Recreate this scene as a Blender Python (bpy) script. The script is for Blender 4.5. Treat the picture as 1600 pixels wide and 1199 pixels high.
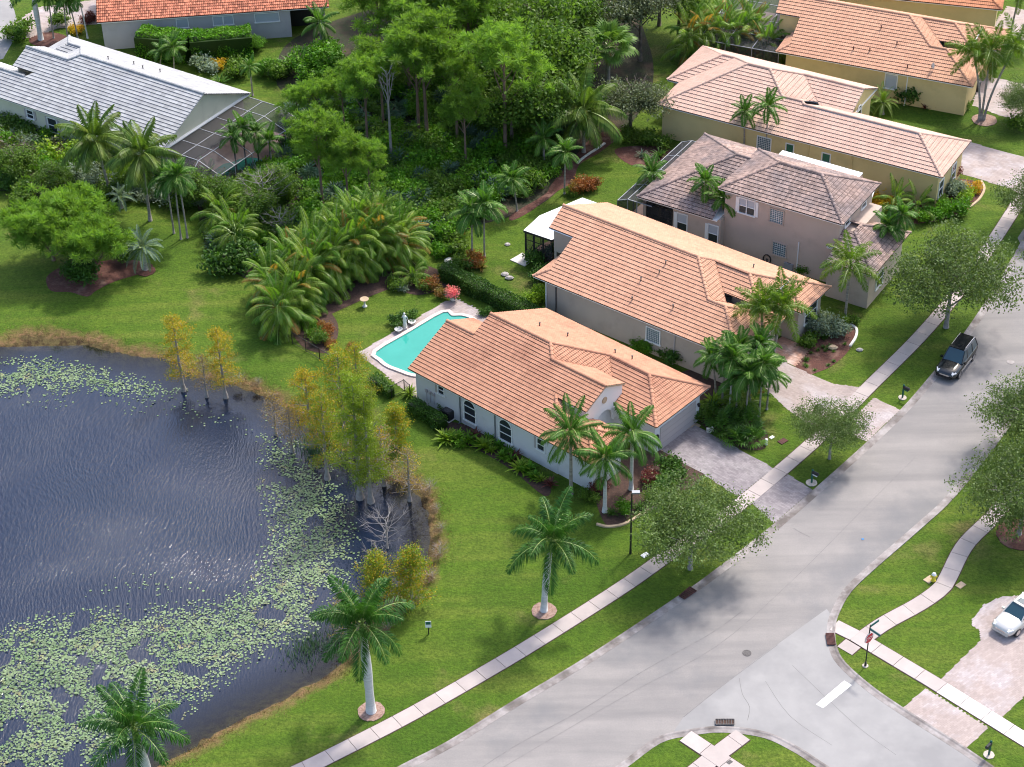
import bpy, math, random
import numpy as np
from mathutils import Vector, Matrix

# ------------------------------------------------------------------ camera, light, exposure
SC = bpy.context.scene
for _o in list(bpy.data.objects):
    bpy.data.objects.remove(_o)
COL = SC.collection
FPX, CAMH, PITCH, ROLL = 3110.0, 102.0, math.radians(36.6), math.radians(-1.2)
FW = Vector((0, math.cos(PITCH), -math.sin(PITCH)))
_r = Vector((1, 0, 0)); _u = _r.cross(FW)
RT = _r * math.cos(ROLL) + _u * math.sin(ROLL)
UP = -_r * math.sin(ROLL) + _u * math.cos(ROLL)
cam = bpy.data.cameras.new('camera'); camo = bpy.data.objects.new('camera', cam); COL.objects.link(camo)
cam.sensor_width = 36; cam.lens = FPX * 36 / 1600; cam.clip_start = 1; cam.clip_end = 8000
camo.matrix_world = Matrix(((RT.x, UP.x, -FW.x, 0), (RT.y, UP.y, -FW.y, 0), (RT.z, UP.z, -FW.z, CAMH), (0, 0, 0, 1)))
SC.camera = camo
SUN_EL, SUN_AZ = math.radians(53), math.radians(36)
W = bpy.data.worlds.new('World'); SC.world = W; W.use_nodes = True
nt = W.node_tree; bg = nt.nodes['Background']
sky = nt.nodes.new('ShaderNodeTexSky'); sky.sky_type = 'NISHITA'; sky.sun_disc = False
sky.sun_elevation = SUN_EL; sky.sun_rotation = SUN_AZ; sky.air_density = 1.0; sky.dust_density = 3.2; sky.ozone_density = 1.0
nt.links.new(sky.outputs[0], bg.inputs[0]); bg.inputs[1].default_value = 0.15
sun = bpy.data.lights.new('sun', 'SUN'); suno = bpy.data.objects.new('sun', sun); COL.objects.link(suno)
sun.energy = 1.9; sun.angle = math.radians(4.5); sun.color = (1.0, 0.955, 0.88)
SD = Vector((math.sin(SUN_AZ) * math.cos(SUN_EL), math.cos(SUN_AZ) * math.cos(SUN_EL), math.sin(SUN_EL)))
suno.rotation_euler = SD.to_track_quat('Z', 'Y').to_euler(); suno.location = SD * 300
SC.view_settings.view_transform = 'Standard'; SC.view_settings.look = 'None'
SC.view_settings.exposure = 1.12; SC.view_settings.gamma = 1; SC.cycles.filter_width = 1.05; SC.view_settings.use_curve_mapping = False

# ------------------------------------------------------------------ helpers
def P(u, v, z=0.0):
    """world point at height z seen at photo position (u,v) -- used only to survey the plan"""
    d = FW + RT * ((u - 800) / FPX) - UP * ((v - 599.5) / FPX)
    t = (z - CAMH) / d.z
    return Vector((d.x * t, d.y * t, z))
def G(u, v):
    p = P(u, v); return (p.x, p.y)
def height(u, v, vt):
    b = P(u, v); lo, hi = 0.0, 40.0
    for _ in range(30):
        m = (lo + hi) / 2; q = Vector((b.x, b.y, m)) - Vector((0, 0, CAMH))
        y = 599.5 - FPX * q.dot(UP) / q.dot(FW)
        if y > vt: lo = m
        else: hi = m
    return lo
def link(o, parent=None):
    COL.objects.link(o)
    if parent is not None: o.parent = parent
    return o
def tag(o, label=None, cat=None, group=None, kind=None):
    if label: o['label'] = label
    if cat: o['category'] = cat
    if group: o['group'] = group
    if kind: o['kind'] = kind
    return o
def empty(name, loc=(0, 0, 0), rz=0.0):
    o = bpy.data.objects.new(name, None); o.empty_display_size = .3; link(o)
    o.location = loc; o.rotation_euler = (0, 0, rz); return o
def mesh(name, V, F, mats, fm=None, tint=None, smooth=False):
    me = bpy.data.meshes.new(name)
    V = np.asarray(V, dtype=np.float32).reshape(-1, 3)
    if isinstance(F, np.ndarray):
        n, k = F.shape
        me.vertices.add(len(V)); me.vertices.foreach_set('co', V.ravel())
        me.loops.add(n * k); me.loops.foreach_set('vertex_index', F.astype(np.int32).ravel())
        me.polygons.add(n); me.polygons.foreach_set('loop_start', np.arange(0, n * k, k, dtype=np.int32))
        me.polygons.foreach_set('loop_total', np.full(n, k, dtype=np.int32))
        me.update(calc_edges=True)
    else:
        me.from_pydata([tuple(map(float, v)) for v in V], [], F); me.update()
    for m in (mats if isinstance(mats, (list, tuple)) else [mats]): me.materials.append(m)
    if fm is not None: me.polygons.foreach_set('material_index', np.asarray(fm, dtype=np.int32))
    if tint is not None:
        a = me.attributes.new('tint', 'FLOAT', 'FACE'); a.data.foreach_set('value', np.asarray(tint, dtype=np.float32))
    me.polygons.foreach_set('use_smooth', np.full(len(me.polygons), bool(smooth)))
    return me
def obj(name, me, parent=None, loc=None, rot=None, scale=None):
    o = bpy.data.objects.new(name, me); link(o, parent)
    if loc is not None: o.location = loc
    if rot is not None: o.rotation_euler = rot
    if scale is not None: o.scale = scale if isinstance(scale, (tuple, list)) else (scale,) * 3
    return o
class MB:
    """collects simple shapes into one mesh"""
    def __init__(s): s.V = []; s.F = []; s.M = []
    def add(s, V, F, m=0):
        n = len(s.V); s.V += [tuple(v) for v in V]; s.F += [tuple(i + n for i in f) for f in F]; s.M += [m] * len(F)
    def box(s, x0, y0, z0, x1, y1, z1, m=0):
        V = [(x0, y0, z0), (x1, y0, z0), (x1, y1, z0), (x0, y1, z0), (x0, y0, z1), (x1, y0, z1), (x1, y1, z1), (x0, y1, z1)]
        s.add(V, [(3, 2, 1, 0), (4, 5, 6, 7), (0, 1, 5, 4), (1, 2, 6, 5), (2, 3, 7, 6), (3, 0, 4, 7)], m)
    def bar(s, a, b, w, m=0, h=None):
        a, b = Vector(a), Vector(b); d = (b - a).normalized()
        u = d.cross(Vector((0, 0, 1)))
        u = Vector((1, 0, 0)) if u.length < 1e-4 else u.normalized()
        v = u.cross(d); u = u * w / 2; v = v * (h or w) / 2
        V = [p + q for p in (a, b) for q in (-u - v, u - v, u + v, -u + v)]
        s.add(V, [(3, 2, 1, 0), (4, 5, 6, 7), (0, 1, 5, 4), (1, 2, 6, 5), (2, 3, 7, 6), (3, 0, 4, 7)], m)
    def tube(s, pts, rad, n=6, m=0, cap=True):
        pts = [Vector(p) for p in pts]; base = len(s.V); k = len(pts)
        for i, p in enumerate(pts):
            d = (pts[min(i + 1, k - 1)] - pts[max(i - 1, 0)]).normalized()
            u = d.cross(Vector((.01, 1, .02))).normalized(); v = d.cross(u)
            r = rad[i] if isinstance(rad, (list, tuple)) else rad
            for j in range(n):
                a = 2 * math.pi * j / n; s.V.append(tuple(p + u * (r * math.cos(a)) + v * (r * math.sin(a))))
        for i in range(k - 1):
            for j in range(n):
                s.F.append((base + i * n + j, base + i * n + (j + 1) % n, base + (i + 1) * n + (j + 1) % n, base + (i + 1) * n + j)); s.M.append(m)
        if cap:
            s.F.append(tuple(base + j for j in range(n))); s.M.append(m)
            s.F.append(tuple(base + (k - 1) * n + j for j in reversed(range(n)))); s.M.append(m)
    def lathe(s, prof, n=12, c=(0, 0, 0), m=0):
        b = len(s.V); k = len(prof)
        for r, z in prof: s.V += [(c[0] + max(r, .002) * math.cos(6.28319 * j / n), c[1] + max(r, .002) * math.sin(6.28319 * j / n), c[2] + z) for j in range(n)]
        for i in range(k - 1):
            for j in range(n): s.F.append((b + i * n + j, b + i * n + (j + 1) % n, b + (i + 1) * n + (j + 1) % n, b + (i + 1) * n + j)); s.M.append(m)
        s.F += [tuple(b + j for j in reversed(range(n))), tuple(b + (k - 1) * n + j for j in range(n))]; s.M += [m, m]
    def prism(s, poly, z0, z1, m=0):
        n = len(poly); V = [(x, y, z0) for x, y in poly] + [(x, y, z1) for x, y in poly]
        F = [tuple(reversed(range(n))), tuple(range(n, 2 * n))] + [(i, (i + 1) % n, n + (i + 1) % n, n + i) for i in range(n)]
        s.add(V, F, m)
    def sphere(s, c, r, n=8, m=0, sz=1.0):
        k = n // 2 + 1
        s.lathe([(r * math.sin(math.pi * i / k), -r * sz * math.cos(math.pi * i / k)) for i in range(k + 1)], n, c, m)
    def me(s, name, mats, smooth=False): return mesh(name, s.V, s.F, mats, s.M, smooth=smooth)
    def build(s, name, mats, parent=None, smooth=False, **k): return obj(name, s.me(name, mats, smooth), parent, **k)

# ------------------------------------------------------------------ materials
def mat(name, c1, c2=None, scale=1.0, rough=.8, bump=0.0, bscale=None, tintv=0.0, c3=None, s3=.1, th3=.5, detail=6,
        spec=.35, metal=0.0, trans=0.0, objvar=0.0, stretch=None, extra=None, bdist=.02, s4=None):
    m = bpy.data.materials.new(name); m.use_nodes = True; T = m.node_tree; N = T.nodes; L = T.links
    b = N['Principled BSDF']; out = N['Material Output']
    geo = N.new('ShaderNodeNewGeometry')
    def noise(sc, det=detail, vec=None, rough_=.6):
        n = N.new('ShaderNodeTexNoise'); n.inputs['Scale'].default_value = sc; n.inputs['Detail'].default_value = det
        n.inputs['Roughness'].default_value = rough_
        L.new(vec or pos, n.inputs['Vector']); return n.outputs['Fac']
    pos = geo.outputs['Position']
    if stretch:
        mp = N.new('ShaderNodeMapping'); mp.inputs['Scale'].default_value = stretch[0]; mp.inputs['Rotation'].default_value = (0, 0, stretch[1])
        L.new(pos, mp.inputs['Vector']); pos = mp.outputs[0]
    def ramp(f, lo, hi):
        r = N.new('ShaderNodeMapRange'); r.inputs['From Min'].default_value = lo; r.inputs['From Max'].default_value = hi
        L.new(f, r.inputs['Value']); return r.outputs[0]
    def mix(f, a, b_):
        x = N.new('ShaderNodeMix'); x.data_type = 'RGBA'
        if isinstance(f, float): x.inputs[0].default_value = f
        else: L.new(f, x.inputs[0])
        for i, q in ((6, a), (7, b_)):
            if isinstance(q, (tuple, list)): x.inputs[i].default_value = (*q[:3], 1)
            else: L.new(q, x.inputs[i])
        return x.outputs[2]
    col = (*c1, 1)
    if c2 is not None: col = mix(ramp(noise(scale), .35, .65), c1, c2)
    if s4 is not None: col = mix(ramp(noise(s4[0], 3), .4, .6), col, mix(.5, col, s4[1]))
    if c3 is not None: col = mix(ramp(noise(s3, 4), th3 - .08, th3 + .12), col, c3)
    if tintv:
        at = N.new('ShaderNodeAttribute'); at.attribute_name = 'tint'
        v = N.new('ShaderNodeMath'); v.operation = 'MULTIPLY_ADD'; v.inputs[1].default_value = 2 * tintv; v.inputs[2].default_value = 1 - tintv
        L.new(at.outputs['Fac'], v.inputs[0]); val = v.outputs[0]
        if objvar:
            oi = N.new('ShaderNodeObjectInfo'); w = N.new('ShaderNodeMath'); w.operation = 'MULTIPLY_ADD'
            w.inputs[1].default_value = 2 * objvar; w.inputs[2].default_value = 1 - objvar; L.new(oi.outputs['Random'], w.inputs[0])
            x = N.new('ShaderNodeMath'); x.operation = 'MULTIPLY'; L.new(val, x.inputs[0]); L.new(w.outputs[0], x.inputs[1]); val = x.outputs[0]
        h = N.new('ShaderNodeHueSaturation'); L.new(val, h.inputs['Value'])
        if isinstance(col, tuple): h.inputs['Color'].default_value = col
        else: L.new(col, h.inputs['Color'])
        col = h.outputs[0]
    if extra: col = extra(T, col, mix, ramp, noise, pos)
    if isinstance(col, tuple): b.inputs['Base Color'].default_value = col
    else: L.new(col, b.inputs['Base Color'])
    b.inputs['Roughness'].default_value = rough; b.inputs['Metallic'].default_value = metal
    b.inputs['Specular IOR Level'].default_value = spec
    if bump:
        bp = N.new('ShaderNodeBump'); bp.inputs['Strength'].default_value = bump; bp.inputs['Distance'].default_value = bdist
        L.new(noise(bscale or scale * 3, 4), bp.inputs['Height']); L.new(bp.outputs[0], b.inputs['Normal'])
    if trans:
        t = N.new('ShaderNodeBsdfTranslucent')
        y = mix(.6, col, (min(1, c1[0] * 2.1), min(1, c1[1] * 1.9), c1[2] * .6)) if not isinstance(col, tuple) else None
        if y is not None: L.new(y, t.inputs[0])
        else: t.inputs[0].default_value = (c1[0] * 1.5, c1[1] * 1.5, c1[2] * .7, 1)
        ms = N.new('ShaderNodeMixShader'); ms.inputs[0].default_value = trans
        L.new(b.outputs[0], ms.inputs[1]); L.new(t.outputs[0], ms.inputs[2]); L.new(ms.outputs[0], out.inputs['Surface'])
    return m
def leaf(name, c1, c2, tr=.42, tv=.35, sc=.6, rough=.5, ov=.15):
    return mat(name, c1, c2, scale=sc, rough=rough, tintv=tv, trans=tr, objvar=ov, detail=3, spec=.3)
def tile(name, c1, c2, tv=.08, c3=None, th3=.6, s3=.25, riser=(.055, .028, .018)):
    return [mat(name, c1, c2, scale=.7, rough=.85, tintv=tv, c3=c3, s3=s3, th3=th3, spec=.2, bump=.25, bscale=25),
            mat(name + '_hollow_shade', riser, rough=.95)]  # solid riser faces coloured dark for the shade and dirt in the tile openings
M = {}
M['asphalt'] = None
def _road(T, col, mix, ramp, noise, pos):
    N, L = T.nodes, T.links
    mp = N.new('ShaderNodeMapping'); mp.inputs['Rotation'].default_value = (0, 0, math.radians(42) * -1 if False else math.radians(-46)); mp.inputs['Scale'].default_value = (.04, .5, 1)
    g = N.new('ShaderNodeNewGeometry'); L.new(g.outputs['Position'], mp.inputs['Vector'])
    col = mix(ramp(noise(1.0, 5, mp.outputs[0]), .40, .75), col, (.19, .178, .175))
    col = mix(ramp(noise(.11, 6, g.outputs['Position']), .52, .72), col, (.17, .168, .175))
    return mix(ramp(noise(9, 4, g.outputs['Position'], .8), .3, .75), mix(.35, col, (.13, .13, .13)), col)
M['asphalt'] = mat('asphalt', (.315, .288, .272), (.265, .245, .235), scale=.35, rough=.9, bump=.25, bscale=40, extra=_road)
M['asphalt_pale'] = mat('asphalt_pale', (.305, .295, .29), (.268, .26, .257), scale=.5, rough=.9, bump=.3, bscale=40, c3=(.235, .228, .228), s3=.2, th3=.55)
M['concrete'] = mat('concrete', (.49, .42, .395), (.43, .37, .35), scale=.8, rough=.85, bump=.1, bscale=20, tintv=.1, objvar=.07, c3=(.42, .37, .35), s3=.35, th3=.6)
M['new_concrete'] = mat('new_concrete', (.66, .60, .56), (.60, .55, .51), scale=.8, rough=.85, bump=.1, bscale=20)
M['curb'] = mat('curb', (.36, .33, .32), (.24, .21, .20), scale=1.2, rough=.9, c3=(.14, .12, .11), s3=.5, th3=.52, bump=.1)
M['paver_grey'] = mat('paver_grey', (.27, .238, .245), (.215, .19, .20), scale=1.5, rough=.85, tintv=.16, c3=(.34, .31, .31), s3=.25, th3=.55)
M['paver_pink'] = mat('paver_pink', (.385, .315, .29), (.33, .27, .25), scale=.5, rough=.85, tintv=.10, c3=(.42, .37, .37), s3=.4, th3=.55)
M['paver_orange'] = mat('paver_orange', (.48, .27, .19), (.40, .23, .18), scale=1.5, rough=.85, tintv=.2, c3=(.62, .50, .45), s3=.4, th3=.55)
M['joint'] = mat('joint', (.30, .26, .25), rough=.95)
M['white_paint'] = mat('white_paint', (.8, .8, .79), (.7, .7, .7), scale=3, rough=.6)
M['mulch'] = mat('mulch', (.13, .055, .04), (.08, .035, .03), scale=6, rough=.95, bump=.8, bscale=14, bdist=.06, c3=(.22, .13, .10), s3=.8, th3=.6)
M['mulch_and_edge_shade'] = mat('mulch_and_edge_shade', (.05, .032, .026), (.09, .05, .04), scale=5, rough=.95, bump=.8, bscale=14, bdist=.06)
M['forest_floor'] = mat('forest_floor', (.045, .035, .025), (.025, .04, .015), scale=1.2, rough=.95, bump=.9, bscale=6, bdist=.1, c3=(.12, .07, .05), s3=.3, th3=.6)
M['sand'] = mat('sand', (.50, .42, .36), (.35, .28, .22), scale=2, rough=.95, bump=.4, bscale=10)
M['black'] = mat('black_metal', (.015, .015, .017), rough=.45, spec=.5)
M['bronze'] = mat('bronze_frame', (.03, .028, .03), rough=.5)
M['glass'] = mat('dark_glass', (.03, .035, .045), rough=.08, spec=.7)
M['glass_green'] = mat('green_glass', (.03, .12, .09), rough=.12, spec=.6)
M['shade'] = mat('window_shade', (.42, .45, .50), rough=.35, spec=.5)
M['block_glass'] = mat('block_glass', (.08, .14, .17), (.16, .22, .25), scale=8, rough=.15, spec=.6)
M['white_trim'] = mat('white_trim', (.78, .78, .78), rough=.55)
M['green_paint'] = mat('green_paint', (.01, .10, .075), rough=.4)
M['steel'] = mat('grey_steel', (.25, .26, .28), rough=.4, metal=.5)
M['rust_grate'] = mat('rust_grate', (.10, .035, .03), (.05, .02, .02), scale=5, rough=.8)
M['iron'] = mat('cast_iron', (.05, .045, .045), (.12, .11, .11), scale=12, rough=.7)
M['marble'] = mat('white_stone', (.75, .73, .70), (.62, .60, .56), scale=4, rough=.6)
def wallm(n, c, d=.9): return mat(n, c, tuple(x * d for x in c), scale=.35, rough=.9, bump=.12, bscale=30, spec=.2, c3=tuple(x * .80 for x in c), s3=.5, th3=.62)
M['w_white'] = wallm('white_stucco', (.66, .66, .68), .95)
M['w_taupe'] = wallm('taupe_stucco', (.46, .385, .33))
M['w_pink'] = wallm('pinkish_stucco', (.52, .42, .36))
M['w_yellow'] = wallm('yellow_stucco', (.66, .52, .26))
M['w_cream'] = wallm('cream_stucco', (.62, .60, .47))
M['w_grey'] = wallm('grey_stucco', (.50, .47, .48))
M['w_mauve'] = mat('garage_paint', (.42, .38, .38), rough=.7)
def screen(name, a=.45, c=(.02, .02, .025)):
    m = bpy.data.materials.new(name); m.use_nodes = True; T = m.node_tree
    b = T.nodes['Principled BSDF']; b.inputs['Base Color'].default_value = (*c, 1); b.inputs['Roughness'].default_value = .8
    t = T.nodes.new('ShaderNodeBsdfTransparent'); x = T.nodes.new('ShaderNodeMixShader'); x.inputs[0].default_value = a
    T.links.new(t.outputs[0], x.inputs[1]); T.links.new(b.outputs[0], x.inputs[2]); T.links.new(x.outputs[0], T.nodes['Material Output'].inputs['Surface'])
    return m
M['screen'] = screen('insect_screen', .66, (.025, .025, .03))
# ------------------------------------------------------------------ plan outlines (surveyed in metres from the photograph)
def smooth(pts, k=5, closed=False):
    pts = [Vector((p[0], p[1])) for p in pts]; n = len(pts); out = []
    rng = range(n if closed else n - 1)
    for i in rng:
        if closed: a, b, c, d = pts[(i - 1) % n], pts[i], pts[(i + 1) % n], pts[(i + 2) % n]
        else: a, b, c, d = pts[max(i - 1, 0)], pts[i], pts[i + 1], pts[min(i + 2, n - 1)]
        for j in range(k):
            t = j / k
            q = .5 * ((2 * b) + (c - a) * t + (2 * a - 5 * b + 4 * c - d) * t * t + (3 * b - a - 3 * c + d) * t ** 3)
            out.append((q.x, q.y))
    if not closed: out.append(tuple(pts[-1]))
    return out
def GP(px): return [G(u, v) for u, v in px]
def offset(line, d):
    out = []
    for i, p in enumerate(line):
        a, b = line[max(i - 1, 0)], line[min(i + 1, len(line) - 1)]
        t = Vector((b[0] - a[0], b[1] - a[1])).normalized(); out.append((p[0] + t.y * d, p[1] - t.x * d))
    return out
def inside(poly, X, Y):
    X = np.asarray(X, float); Y = np.asarray(Y, float); r = np.zeros(X.shape, bool); n = len(poly)
    for i in range(n):
        x0, y0 = poly[i]; x1, y1 = poly[(i + 1) % n]
        c = ((y0 > Y) != (y1 > Y))
        with np.errstate(divide='ignore', invalid='ignore'):
            r ^= c & (X < (x1 - x0) * (Y - y0) / (y1 - y0 + 1e-12) + x0)
    return r
def sdist(poly, X, Y):
    d = np.full(X.shape, 1e9); n = len(poly)
    for i in range(n):
        x0, y0 = poly[i]; x1, y1 = poly[(i + 1) % n]; ex, ey = x1 - x0, y1 - y0
        t = np.clip(((X - x0) * ex + (Y - y0) * ey) / (ex * ex + ey * ey + 1e-9), 0, 1)
        d = np.minimum(d, np.hypot(X - x0 - ex * t, Y - y0 - ey * t))
    return np.where(inside(poly, X, Y), -d, d)
def sheet(name, poly, z, m, kind='structure', parent=None):
    me = mesh(name, [(x, y, z) for x, y in poly], [tuple(range(len(poly)))], m)
    if len(me.polygons) and me.polygons[0].normal.z < 0: me.flip_normals()
    o = obj(name, me, parent)
    if kind and parent is None: o['kind'] = kind
    return o
WATER_Z = -.45
SHORE_PX = [(-60, 560), (0, 541), (50, 528), (110, 531), (160, 546), (215, 556), (262, 562), (300, 585), (350, 598), (395, 612), (440, 634), (480, 660), (520, 692), (556, 716), (600, 742), (640, 762),
            (662, 785), (672, 812), (674, 850), (664, 890), (630, 930), (590, 965), (552, 1000), (540, 1022), (530, 1045), (495, 1066), (450, 1090), (400, 1114), (350, 1140), (305, 1166), (262, 1190), (225, 1215), (150, 1260), (60, 1300), (-90, 1340)]
SHORE = [tuple(P(u, v, WATER_Z)[:2]) for u, v in SHORE_PX]
SHORE = smooth(SHORE, 4) + [(-75, 78), (-95, 120)]
# --- ground: one sheet to the horizon, pressed down inside the pond
xs = np.concatenate([[-4000, -1500, -500, -200, -100], np.arange(-72, 72.01, .6), [100, 200, 500, 1500, 4000]])
ys = np.concatenate([[-3000, -500, 0, 50], np.arange(76, 232.01, .6), [260, 330, 500, 1000, 2500, 6000]])
GX, GY = np.meshgrid(xs, ys)
SDF = sdist(SHORE, GX, GY)
GZ = np.where(SDF > 1.6, 0, np.where(SDF > -1.2, WATER_Z + .02 + (SDF) * (-(WATER_Z)) / 1.6, 0))
GZ = np.where(SDF <= -1.2, WATER_Z - .34 - np.clip((-SDF - 1.2) * .10, 0, 1.6), GZ); GZ = np.minimum(GZ, 0)
rngn = np.random.default_rng(5)
GZ = GZ + np.where(np.abs(SDF - .5) < .9, rngn.uniform(-.06, .06, GZ.shape), 0)
nx, ny = len(xs), len(ys)
idx = np.arange(nx * ny).reshape(ny, nx)
FQ = np.stack([idx[:-1, :-1].ravel(), idx[:-1, 1:].ravel(), idx[1:, 1:].ravel(), idx[1:, :-1].ravel()], 1)
gme = mesh('ground', np.stack([GX.ravel(), GY.ravel(), GZ.ravel()], 1), FQ, [], smooth=True)
at = gme.attributes.new('bank', 'FLOAT', 'POINT'); at.data.foreach_set('value', np.clip(SDF, -5, 8).astype(np.float32).ravel())
def _grass(T, col, mix, ramp, noise, pos):
    N, L = T.nodes, T.links
    g = N.new('ShaderNodeNewGeometry').outputs['Position']
    mp = N.new('ShaderNodeMapping'); mp.inputs['Rotation'].default_value = (0, 0, math.radians(-48)); mp.inputs['Scale'].default_value = (.12, 1.1, 1); L.new(g, mp.inputs['Vector'])
    col = mix(ramp(noise(.5, 5, mp.outputs[0]), .45, .7), col, (.16, .20, .03))       # mowing streaks
    col = mix(ramp(noise(.07, 5, g), .5, .68), col, (.062, .128, .010))                  # lush patches
    col = mix(ramp(noise(.16, 6, g), .58, .72), col, (.23, .19, .07))                    # dry patches
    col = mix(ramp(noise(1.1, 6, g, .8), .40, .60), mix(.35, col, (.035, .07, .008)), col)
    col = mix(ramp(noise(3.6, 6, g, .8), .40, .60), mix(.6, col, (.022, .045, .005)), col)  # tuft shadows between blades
    a = N.new('ShaderNodeAttribute'); a.attribute_name = 'bank'
    ad = N.new('ShaderNodeMath'); ad.operation = 'MULTIPLY_ADD'; ad.inputs[1].default_value = 3.2; L.new(noise(.45, 5, g), ad.inputs[0]); L.new(a.outputs['Fac'], ad.inputs[2])
    dry = ramp(ad.outputs[0], 3.1, 1.9)
    col = mix(dry, col, mix(ramp(noise(2.5, 5, g), .4, .6), (.20, .12, .06), (.13, .10, .035)))
    mud = ramp(ad.outputs[0], 1.9, 1.5)
    return mix(mud, col, mix(ramp(noise(1.5, 5, g), .4, .6), (.05, .032, .016), (.11, .085, .035)))
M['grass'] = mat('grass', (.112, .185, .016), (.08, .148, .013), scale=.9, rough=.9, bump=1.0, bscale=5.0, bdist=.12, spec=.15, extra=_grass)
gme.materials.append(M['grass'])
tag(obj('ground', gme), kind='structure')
# --- water
def water_mat():
    m = bpy.data.materials.new('pond_water'); m.use_nodes = True; T = m.node_tree; N, L = T.nodes, T.links
    b = N['Principled BSDF']; out = N['Material Output']
    g = N.new('ShaderNodeNewGeometry').outputs['Position']
    a = N.new('ShaderNodeAttribute'); a.attribute_name = 'shore'
    b.inputs['Base Color'].default_value = (.006, .013, .034, 1); b.inputs['Roughness'].default_value = .10; b.inputs['Specular IOR Level'].default_value = .9; b.inputs['IOR'].default_value = 1.38
    # wind ripples fade out towards the sheltered shore
    dn = N.new('ShaderNodeTexNoise'); dn.inputs['Scale'].default_value = .05; dn.inputs['Detail'].default_value = 2; L.new(g, dn.inputs['Vector'])
    sc = N.new('ShaderNodeVectorMath'); sc.operation = 'SCALE'; sc.inputs['Scale'].default_value = 9; L.new(dn.outputs['Color'], sc.inputs[0])
    ad = N.new('ShaderNodeVectorMath'); ad.operation = 'ADD'; L.new(g, ad.inputs[0]); L.new(sc.outputs[0], ad.inputs[1])
    mp = N.new('ShaderNodeMapping'); mp.inputs['Rotation'].default_value = (0, 0, math.radians(14)); mp.inputs['Scale'].default_value = (4.4, 1.1, 1); L.new(ad.outputs[0], mp.inputs['Vector'])
    n1 = N.new('ShaderNodeTexNoise'); n1.inputs['Scale'].default_value = 1.35; n1.inputs['Detail'].default_value = 3; n1.inputs['Roughness'].default_value = .45; L.new(mp.outputs[0], n1.inputs['Vector'])
    n2 = N.new('ShaderNodeTexNoise'); n2.inputs['Scale'].default_value = 4.5; n2.inputs['Detail'].default_value = 3; L.new(mp.outputs[0], n2.inputs['Vector'])
    mr = N.new('ShaderNodeMapRange'); mr.inputs['From Min'].default_value = 2.0; mr.inputs['From Max'].default_value = 9; mr.inputs['To Min'].default_value = .05; mr.inputs['To Max'].default_value = 1.0; L.new(a.outputs['Fac'], mr.inputs['Value'])
    ml = N.new('ShaderNodeMath'); ml.operation = 'MULTIPLY_ADD'; ml.inputs[1].default_value = .22; L.new(n2.outputs['Fac'], ml.inputs[0]); L.new(n1.outputs['Fac'], ml.inputs[2])
    bp = N.new('ShaderNodeBump'); bp.inputs['Distance'].default_value = .075; L.new(ml.outputs[0], bp.inputs['Height']); L.new(mr.outputs[0], bp.inputs['Strength']); L.new(bp.outputs[0], b.inputs['Normal'])
    tr = N.new('ShaderNodeBsdfTransparent'); tr.inputs[0].default_value = (.62, .66, .60, 1)
    fr = N.new('ShaderNodeBsdfGlossy'); fr.inputs['Roughness'].default_value = .03
    lw = N.new('ShaderNodeFresnel'); lw.inputs['IOR'].default_value = 1.38
    clr = N.new('ShaderNodeMixShader'); L.new(lw.outputs[0], clr.inputs[0]); L.new(tr.outputs[0], clr.inputs[1]); L.new(fr.outputs[0], clr.inputs[2])
    dp = N.new('ShaderNodeMapRange'); dp.inputs['From Min'].default_value = .3; dp.inputs['From Max'].default_value = 4.0; dp.inputs['To Min'].default_value = .12; L.new(a.outputs['Fac'], dp.inputs['Value'])
    ms = N.new('ShaderNodeMixShader'); L.new(dp.outputs[0], ms.inputs[0]); L.new(clr.outputs[0], ms.inputs[1]); L.new(b.outputs[0], ms.inputs[2]); L.new(ms.outputs[0], out.inputs['Surface'])
    return m
M['water'] = water_mat()
wx = np.arange(-96, 2, 1.0); wy = np.arange(70, 146, 1.0); WX, WY = np.meshgrid(wx, wy); WS = -sdist(SHORE, WX, WY)
ii = np.arange(len(wx) * len(wy)).reshape(len(wy), len(wx))
WF = np.stack([ii[:-1, :-1].ravel(), ii[:-1, 1:].ravel(), ii[1:, 1:].ravel(), ii[1:, :-1].ravel()], 1)
keep = (WS.ravel()[WF] > -3.0).any(1)
wme = mesh('water', np.stack([WX.ravel(), WY.ravel(), np.full(WX.size, WATER_Z)], 1), WF[keep], [M['water']])
at = wme.attributes.new('shore', 'FLOAT', 'POINT'); at.data.foreach_set('value', WS.astype(np.float32).ravel())
tag(obj('water', wme), kind='structure')
# --- roads
ROAD_L = smooth(GP([(560, 1236), (622, 1199), (700, 1159), (800, 1097), (920, 1025), (1060, 932), (1107, 899), (1200, 827), (1270, 767), (1355, 691), (1407, 641), (1450, 592), (1500, 530), (1560, 440), (1612, 350), (1680, 240)]), 4)
ROAD_R = smooth(GP([(1700, 500), (1580, 665), (1497, 772), (1437, 829), (1367, 890), (1330, 926), (1311, 960), (1305, 985), (1308, 1012), (1321, 1036), (1360, 1071), (1410, 1106), (1512, 1171), (1600, 1232), (1700, 1300)]), 4)
ISLE = smooth(GP([(900, 1236), (962, 1199), (1025, 1154), (1077, 1141), (1130, 1136), (1197, 1145), (1250, 1170), (1295, 1199), (1400, 1260)]), 4)
road_poly = ROAD_L + ROAD_R + [(34, 60), (-4, 60)]
MC = M['asphalt']
sheet('road', ROAD_L + [G(1700, 500)] + ROAD_R[1:] + GP([(1400, 1260)]) + list(reversed(ISLE))[1:] + GP([(760, 1330), (480, 1290)]), .008, M['asphalt'])
sheet('side_road', GP([(1068, 1121), (1175, 1036), (1283, 958), (1292, 952)]) + ROAD_R[26:] + GP([(1500, 1290)]) + list(reversed(ISLE))[:-10], .013, M['asphalt_pale'])
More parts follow.
